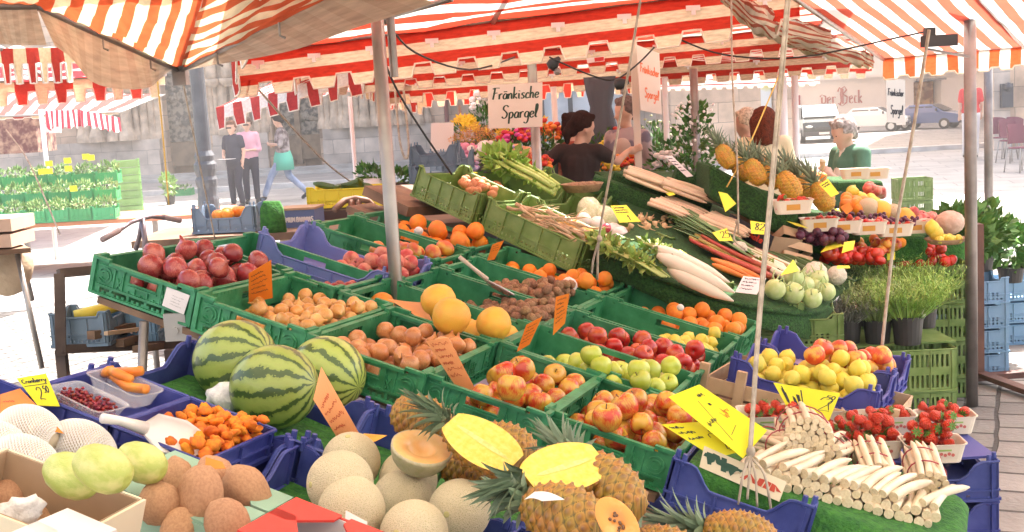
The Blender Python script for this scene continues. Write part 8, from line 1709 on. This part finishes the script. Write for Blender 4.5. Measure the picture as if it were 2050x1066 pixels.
person('man striding left in a striped shirt, jeans and a mint green apron',at_feet(574,402,R(95),1.04),std(head=(0,.05,1.62),look=(.35,1,-.1),ell=(-.24,.02,1.14),wrl=(-.06,.24,1.16),hnl=(.02,.27,1.17),elr=(.24,-.05,1.14),wrr=(.08,.2,1.12),hnr=(.0,.22,1.12),knl=(-.09,.26,.52),anl=(-.09,.42,.13),tol=(-.1,.56,.06),knr=(.09,-.08,.5),anr=(.09,-.42,.16),tor=(.1,-.32,.04)),STRP,DENIM,hairm('black',(.03,.02,.02)),vox=.02,sleeve=1.0,skirt=MINTC,fem=False)
person('man in a bright red shirt and pale trousers walking away behind the steel pole',at_feet(1944,318,R(-10),1.04),std(anl=(-.1,.1,.1),tol=(-.1,.22,.05)),REDCL,PALEC,hairm('fairgrey',(.5,.42,.36)),vox=.024,sleeve=.7,fem=False)
def vest(body,V,pt): t=MB(); t.cap(V['chest']+Vector((.0,.09,.0)),V['belly']+Vector((.0,.09,-.05)),.095,.095); t.build('vest_front',mat('vest_beige',(.5,.38,.3),.8),body,smooth=True)
person('grey haired man in a grey and beige jacket standing behind the flowers',at_feet(1258,330,R(150),1.04,D=12.0),std(head=(0,.02,1.62),look=(.9,1,0)),GREYC,NAVY,hairm('grey2',(.2,.14,.12)),vox=.02,sleeve=1.8,fem=False,extra=vest)
person('flower seller with dark tied up hair in profile behind the bouquets',at_feet(1143,330,R(-60),.98,D=11.6),std(head=(0,.04,1.6),look=(0,1,-.2)),mat('cloth_rust',(.3,.06,.03),.8,(.6,.35,.2),9),NAVY,DBR,vox=.02,sleeve=1.8,hairfn=lambda c,pt:c.ball(pt(0,-.11,.09),.045,8,6))
# ================================================================ flowers
rng=random.Random(77)
def bouquet(px,py,D_,w_,h_,label,cols,n=60,leafs=120,fl=.03,kind='ball',bucket=(.04,.05,.05),z=None):
    if 1100<px<1330: D_+=1.7
    q=P(px,py,D_); t=empty('flower_bucket',q,label,'flowers','flower buckets'); mb=MB(); r=w_*.45; mb.lathe([(0,-h_-.25),(r*.7,-h_-.25),(r,-h_*.6),(r*.93,-h_*.6),(0,-h_*.7)],14); mb.build('bucket',mat('bucket_%d'%int(bucket[1]*100),bucket,.5),t,smooth=True)
    mb=MB(); leafclump(mb,(0,0,-h_*.35),(w_*.55,w_*.4,h_*.5),leafs,.075,rng,1,.5,.35); mb.build('foliage',LEAFG,t)
    for ci,c in enumerate(cols):
        mb=MB()
        for k in range(n//len(cols)):
            a=rng.uniform(0,6.28);rr=math.sqrt(rng.random()); p=Vector((w_*.55*rr*math.cos(a),w_*.42*rr*math.sin(a),h_*.32*(1-rr*rr)+rng.uniform(-.06,.04)))
            if kind=='ball': mb.ball(p,fl*rng.uniform(.7,1.2),8,5,(1,1,.7),fn=None)
            elif kind=='fuzz': leafclump(mb,p,(.03,.03,.03),9,.022,rng,1,.3,.3)
            else:
                d=Vector((rng.uniform(-.5,.5),-.7,rng.uniform(.1,.9))).normalized(); u_=d.orthogonal().normalized(); v_=d.cross(u_)
                for j in range(7): a2=6.283*j/7; e=u_*math.cos(a2)+v_*math.sin(a2); f=v_*math.cos(a2)-u_*math.sin(a2); mb.add([p,p+e*fl*.7+f*fl*.3,p+e*fl*1.3+d*fl*.2,p+e*fl*.7-f*fl*.3],[(0,1,2,3)])
                mb.ball(p+d*.004,fl*.3,6,4)
        mb.build('blossoms',mat('blossom_%d_%d_%d'%tuple(int(x*99) for x in c),c,.6,island=.15),t,smooth=kind=='ball')
    return t
OR=(.78,.22,.02);RE=(.62,.03,.02);YE=(.82,.6,.04);PK=(.75,.32,.48);MG=(.65,.06,.3);WH=(.82,.78,.75);LI=(.5,.42,.65);OB=(.62,.26,.06)
for a in [(960,283,11.5,.5,.35,'wide mass of fuzzy orange filler flowers left of the upright sign',[OB,(.7,.33,.08)],170,60,.02,'fuzz'),(935,252,12.2,.28,.25,'yellow sunflowers with dark centres above the orange filler flowers',[YE],14,60,.05,'daisy'),(1005,266,11.6,.3,.25,'cream and yellow daisies below the upright sign',[YE,WH],26,70,.035,'daisy'),(1035,280,11.4,.32,.3,'dark red and pink flowers in a bucket below the sign',[RE,MG],50,100,.03,'ball'),(1048,272,11.9,.3,.3,'magenta gerberas behind the dark red flowers',[MG,PK],24,80,.045,'daisy'),(1092,272,11.6,.36,.35,'orange and red flowers right of the grey pole',[OR,RE],60,130,.03,'ball'),(1118,275,12.0,.3,.3,'bright orange flowers beside the white pole',[OR],40,100,.03,'ball'),(1075,262,12.3,.25,.3,'yellow sunflowers behind the grey pole',[YE,OR],20,70,.045,'daisy'),
 (932,310,10.8,.3,.2,'pink hydrangea heads above the grey blue crates',[PK],46,60,.035,'ball'),(975,306,10.6,.26,.2,'white hydrangea heads beside the pink ones',[WH],40,50,.035,'ball'),(925,333,10.4,.25,.2,'lower pink flowers beside the olive crates',[PK,LI],44,60,.03,'ball'),(1020,312,10.5,.35,.2,'lilac and peach coloured bunch behind the celery crate',[LI,(.8,.42,.25)],60,60,.028,'ball'),(1050,318,10.3,.25,.2,'salmon red bunch left of the woman in black',[(.75,.2,.1),(.8,.4,.25)],50,60,.028,'ball'),(1080,330,10.2,.2,.2,'small red bunch at the elbow of the woman in black',[RE,OR],30,50,.028,'ball'),
 (1232,292,10.8,.36,.3,'lime green and yellow bunch right of the woman in black',[(.45,.55,.1),YE],50,160,.03,'ball'),(1250,318,10.2,.25,.2,'yellow chrysanthemums above her outstretched arm',[YE],30,80,.03,'ball'),(1245,330,9.8,.3,.2,'orange and red bunch under her outstretched arm',[OR,RE],40,80,.03,'ball'),(1205,270,11.3,.35,.4,'dark green foliage bunch with one red bloom beside her head',[RE],5,260,.03,'ball'),(1310,330,10.4,.45,.16,'magenta pink flower tray right of the leaning sign',[MG,(.8,.3,.6)],70,40,.03,'ball'),(1345,322,10.8,.3,.16,'white flowers in paper right of the leaning sign',[WH],50,30,.03,'ball'),(1310,262,12.2,.4,.5,'tall green stems behind the leaning sign',[(.4,.45,.25)],20,260,.02,'ball'),(965,215,13.5,.25,.4,'white roses hanging left of the upright sign',[WH],20,160,.04,'ball'),(1205,345,9.6,.3,.2,'low orange bunch beside her hip',[OR,YE],30,60,.03,'ball')]: bouquet(*a)
t=empty('climbing_plant',P(1392,330,10.6),'tall climbing plant with small white blooms around the brown pole','plant'); mb=MB(); mb.lathe([(0,-.5),(.13,-.5),(.16,-.22),(0,-.22)],14); mb.build('pot',CABLE,t); mb=MB(); leafclump(mb,(0,0,.15),(.17,.17,.42),620,.055,rng,1.5,.2,.6); leafclump(mb,(-.05,0,-.1),(.24,.2,.2),260,.055,rng,1,.2,.6); mb.build('foliage',LEAFG,t); mb=MB(); [mb.ball((rng.uniform(-.2,.2),rng.uniform(-.25,-.05),rng.uniform(-.2,.55)),.013,6,4) for _ in range(60)]; mb.build('blossoms',mat('blossom_w',WH,.6),t)
t=empty('rose_bush',P(1360,335,11.5),'leafy bush with white roses right of the flower stall','plant'); mb=MB(); leafclump(mb,(0,0,.0),(.3,.2,.3),380,.07,rng,1,.2,.6); mb.build('foliage',LEAFG,t); mb=MB(); [mb.ball((rng.uniform(-.25,.25),-.2,rng.uniform(-.2,.25)),.025,7,5) for _ in range(14)]; mb.build('blossoms',MATS['blossom_w'],t)
q=gz(1100,430,0); t=empty('flower_stand',(P(1130,340,11.3).x,P(1130,340,11.3).y,0),'stepped stand under the flower buckets','stand'); MB().box((0,0,.5),(3.4,.9,.9)).build('stand_front',mat('stand_green',(.04,.1,.06),.7),t)
t=empty('grey_curtain',P(1203,215,13.0),'dark grey curtain tied in the middle at the flower stall','curtain'); mb=MB(); mb.lathe([(.24,-.75),(.2,-.5),(.12,-.1),(.10,.0),(.13,.15),(.15,.32),(0,.32)],24,fn=lambda v:Vector((v.x*(1+.15*math.cos(8*math.atan2(v.y,v.x))),v.y*.5*(1+.15*math.cos(8*math.atan2(v.y,v.x))),v.z))); mb.build('cloth',mat('curtain_grey',(.09,.10,.12),.8),t,smooth=True)
# potted plants left of the steel pole
for px,py,lb in((748,362,'small leafy plant in a white pot left of the steel pole'),(798,372,'dark green plant right of the steel pole')):
    t=empty('potted_plant',P(px,py,9.5),lb,'plant'); mb=MB(); mb.lathe([(0,-.12),(.09,-.12),(.11,.02),(0,.02)],14); mb.build('pot',WPL if px<760 else CABLE,t,smooth=True); mb=MB(); leafclump(mb,(0,0,.06),(.13,.1,.06),120,.06,rng,1,.3,.6); mb.build('foliage',LEAFG,t)
# ================================================================ herb stall far left
YH=gz(150,410,0).y
def hx(px,z,Y): r=ray(px,300); return Vector((r.x*Y/r.y,Y,z))
Dh=15.5
HG_=crate_mesh('herb_crate',.58,.38,.17,mat('crate_herbgreen',(.05,.34,.12),.5,rnd=.15),'olive')
st_=empty('herb_table',P(110,400,15.8),'long table with tiers of herb crates, left of the green crate stack','table'); zt=-st_.location.z; mb=MB(); mb.box((0,.4,zt+.62),(4.2,1.3,.05)); mb.build('top',mat('orange_board',(.55,.2,.1),.7),st_)
for x in(-1.9,-.5,1.2): MB().box((x,.2,zt+.3),(.06,.06,.6)).build('leg',STEEL,st_)
HL=mat('herb_leaf_bright',(0.19,0.30,0.09),.6,(0.32,0.42,0.19),4,island=.35)
for r_ in range(3):
    for k in range(6):
        q=P(-20+k*46+r_*6,400-r_*4,15.6+r_*.45); q.z=.66+r_*.2; M=Matrix.Translation(q)@Matrix.Rotation(.1,4,'Z')@Matrix.Diagonal((.48,.8,1,1))
        t=crate(HG_,'herb_crate',M,'green crate of leafy herbs in the %s tier of the far left stall'%('front','middle','back')[r_],'herb crates, tier %d'%(r_+1))
        mb=MB(); leafclump(mb,(0,0,.2),(.28,.18,.07),190,.07,rng,1,0,.6); o=mb.build('herbs',HL,None,M=M); T(o,'leafy green herbs filling a crate in the %s tier of the far left stall'%('front','middle','back')[r_],'herbs','herbs, tier %d'%(r_+1))
for k,(px,py) in enumerate(((98,328),(135,322),(172,314),(182,316),(84,344),(137,338),(98,343),(147,378))):
    q=P(px,py,15.2); T(MB().box((0,0,0),(.09,.005,.07)).build('price_card',YC_,M=Matrix.Translation(q)),['first','second','third','fourth','fifth','sixth','seventh','eighth'][k]+' little yellow card among the far left herbs, counted along the tiers','price card')
for k,(px,py,h) in enumerate(((80,438,.5),(95,442,.4),(112,440,.45),(125,436,.35),(190,428,.4),(60,430,.5),(342,410,.45))):
    q=gz(px,py,0); herb(0,0,0,.11,.2,['potted herb on the ground, first of the front row at the far left stall','potted herb on the ground, second of the front row','potted herb on the ground with yellow leaves','small potted herb beside the wooden box','potted herb right of the wooden boxes','potted grass at the left end of the far stall','lonely potted herb in front of the church portal'][k],((0.2,0.36,0.08),(0.36,0.5,0.16)),h,100,thin=False,spreadk=.8,M=q,tag=False,ls=.13)
for k,(px,py,lb) in enumerate(((140,432,'pale wooden box left of two on the ground at the herb stall'),(163,426,'pale wooden box right of two on the ground at the herb stall'))): q=gz(px,py,0); t=empty('wooden_box',q,lb,'box'); [MB().box((0,0,.08+j*.14),(.3,.3,.11)).build('slat',PWOOD,t) for j in range(3)]
for j in range(7): q=gz(262,425,0); crate(ME_LG,'stacked_crate',Matrix.Translation((q.x,q.y,.155*j))@Matrix.Rotation(.2,4,'Z')@Matrix.Diagonal((.85,.85,1,1)),['lowest','second','third','fourth','fifth','sixth','topmost'][j]+' light green crate of the tall stack beside the herb stall','tall light green stack')
q=gz(362,392,0); crate(HG_,'herb_crate',Matrix.Translation(q),'low green crate of herbs by the church steps',None); mb=MB(); leafclump(mb,(0,0,.15),(.3,.18,.08),100,.1,rng,1,.3,.6); T(mb.build('herbs',HL,M=Matrix.Translation(q)),'leafy herbs in the low green crate by the church steps','herbs')
t=empty('cart_wheel',gz(200,425,0)+Vector((0,.4,.45)),'dark spoked cart wheel under the herb stall','wheel'); mb=MB(); mb.tube([(.30*math.cos(a),0,.40*math.sin(a)) for a in [R(15*i) for i in range(25)]],.025,8); [mb.tube([(0,0,0),(.3*math.cos(R(36*i)),0,.4*math.sin(R(36*i)))],.012,5) for i in range(10)]; mb.build('rim',CABLE,t,smooth=True)
t=empty('market_booth',P(40,260,24),'dark booth with striped curtain behind the herb stall','booth'); MB().box((-.1,0,.0),(1.2,1,.9)).build('counter',mat('booth_red',(.10,.025,.03),.8,(.4,.28,.2),9),t); MB().box((0,.0,1.1),(1.8,1.1,.1)).build('roof',WPL,t); MB().box((.82,-.55,.5),(.35,.04,1.2)).build('curtain',mat('curtain_stripe',(.3,.03,.06),.8,(.75,.65,.65),6,(.49,.51)),t)
# ================================================================ vehicles and cafe chairs
def car(M,label,cat,Lc,Wc,Hc,paint,van=False,hood=.9,plate=True):
    t=empty('parked_car' if not van else 'parked_van',M,label,cat); h=Lc/2
    pr=[(-h,.35),(-h+.05,.75),(-h+.2,.92),(-h+.55,1.0),(-h+1.0,Hc-.02),(h-hood-.75,Hc),(h-hood,.98),(h-.1,.82),(h,.6),(h,.35)] if not van else [(-h,.35),(-h,1.0),(-h+.1,Hc-.1),(-h+.4,Hc),(h-hood-.9,Hc),(h-hood-.1,1.12),(h-.15,.95),(h,.7),(h,.35)]
    mb=MB(); n=len(pr); vs=[]
    for s,k in((-1,1),(-.92,1),(.92,1),(1,1)):
        for x,z in pr: nar=(.86 if z>1.05 else 1)*(.97 if abs(s)==1 else 1); vs.append((x,s*Wc/2*nar,z-(0.04 if abs(s)==1 and z>.9 else 0)))
    fs=[(k*n+i,(k+1)*n+i,(k+1)*n+(i+1)%n,k*n+(i+1)%n) for k in range(3) for i in range(n)]+[tuple(range(n)),tuple(3*n+i for i in range(n-1,-1,-1))]; mb.add(vs,fs); mb.build('body',paint,t,smooth=False)
    GL=mat('car_glass',(.03,.035,.04),.35,spec=.25); xr=h-hood
    wz=[pr[-4] if not van else pr[-4]]
    a=pr[5] if not van else pr[4]; b_=pr[6] if not van else pr[5]; mb=MB(); w_=Wc/2*.8; mb.add([(a[0]+.08,-w_,a[1]-.02),(a[0]+.08,w_,a[1]-.02),(b_[0]+.03,w_*1.08,b_[1]+.06),(b_[0]+.03,-w_*1.08,b_[1]+.06)],[(0,1,2,3)]); o=mb.build('windscreen',GL,t)
    for s in(-1,1):
        y=s*(Wc/2*.86+.012) ; z0=1.08; z1=Hc-.12; mb=MB()
        for x0,x1 in((-h+1.0,-.1),(.0,xr-.65)): 
            if x1>x0: mb.box(((x0+x1)/2,y,(z0+z1)/2),(x1-x0,.01,z1-z0)); 
        mb.build('side_window',GL,t)
        for x in(-h+.8,h-.85): w2=MB(); w2.tube([(x,s*(Wc/2-.2),.31),(x,s*(Wc/2+.01),.31)],.31,18); ww=w2.build('wheel',CABLE,t); w3=MB(); w3.tube([(x,s*(Wc/2),.31),(x,s*(Wc/2+.02),.31)],.18,12); w3.build('rim',mat('rim_silver',(.6,.6,.6),.3,metal=.6),ww)
        MB().ball((h-.06,s*(Wc/2-.3),.72),.14,12,8,(.4,1.5,.7)).build('headlight',mat('lamp_lens',(.75,.73,.68),.1),t,smooth=True)
        MB().box((xr-.35,s*(Wc/2+.1),1.1),(.08,.16,.14)).build('wing_mirror',CABLE,t)
    MB().box((h+.01,0,.42),(.1,Wc*.98,.2)).build('bumper',mat('bumper_dark',(.035,.035,.04),.5),t); MB().box((h+.005,0,.68),(.03,Wc-1.1,.1)).build('grille',CABLE,t); MB().box((h+.065,0,.45),(.01,.46,.1)).build('number_plate',WPL,t)
    return t
def gM(px,py,rz): return Matrix.Translation(gz(px,py,0))@Matrix.Rotation(rz,4,'Z')
car(gM(1638,283,R(-97))@Matrix.Scale(.66,4),'dark green van parked nose to the viewer, left of the ice cream eater','van',4.2,1.9,1.7,mat('paint_dark',(.03,.035,.03),.25,coat=.5),van=True,hood=.85)
car(gM(1748,264,R(-28))@Matrix.Scale(.6,4),'white car parked behind the ice cream eater','car',4.0,1.65,1.4,mat('paint_white',(.75,.75,.75),.25,coat=.5))
car(gM(1862,258,R(-40))@Matrix.Scale(.6,4),'blue car parked before the bread display','car',3.9,1.6,1.4,mat('paint_blue',(.10,.14,.30),.25,coat=.5))
WINE=mat('chair_wine',(.22,.05,.08),.5)
def chair(px,py,label):
    q=gz(px,py,0); t=empty('cafe_chair',Matrix.Translation(q)@Matrix.Rotation(R(200),4,'Z'),label,'chair','cafe chairs'); MB().lathe([(0,.44),(.21,.44),(.22,.46),(0,.47)],18).build('seat',WINE,t,smooth=True)
    mb=MB(); K=10; vs=[];
    for th in(0,.02):
        for j in range(6):
            z=.52+.36*j/5
            for i in range(K+1): a=R(-65+130*i/K); w_=.22+.02*j/5; zz=z if j<5 else z-.06*abs(2*i/K-1)**3; vs.append((w_*math.sin(a),-(w_+th)*math.cos(a),zz))
    n=6*(K+1); f=[(j*(K+1)+i,j*(K+1)+i+1,(j+1)*(K+1)+i+1,(j+1)*(K+1)+i) for j in range(5) for i in range(K)]; mb.add(vs,f+[tuple(x+n for x in reversed(g)) for g in f]); mb.build('backrest',WINE,t,smooth=True)
    for sx in(-1,1):
        for sy in(-1,1): m2=MB(); m2.tube([(sx*.16,sy*.16,.45),(sx*.21,sy*.2,0)],.011,8); m2.build('leg',ALU,t,smooth=True)
for px,py,lb in((2008,318,'wine red cafe chair at the left of the group'),(2024,326,'wine red cafe chair, second from the left'),(2044,345,'wine red cafe chair nearest the viewer'),(2040,318,'wine red cafe chair at the back of the group')): chair(px,py,lb)

veil=MB(); veil.box((0,30,10.5),(160,130,23)); T(veil.build('glare_veil',None) if False else link('glare_veil',veil.mesh('glare_veil',[]),None,None),kind='stuff')  # thin volume added to stand in for lens glare over the background
hz=bpy.data.materials.new('glare_veil'); hz.use_nodes=True; N=hz.node_tree.nodes; N.clear(); pv=N.new('ShaderNodeVolumePrincipled'); pv.inputs['Color'].default_value=(.98,.90,.82,1); pv.inputs['Density'].default_value=GLARE_DENSITY; pv.inputs['Anisotropy'].default_value=0.0; oo=N.new('ShaderNodeOutputMaterial'); hz.node_tree.links.new(pv.outputs[0],oo.inputs['Volume']); bpy.data.objects['glare_veil'].data.materials.append(hz)
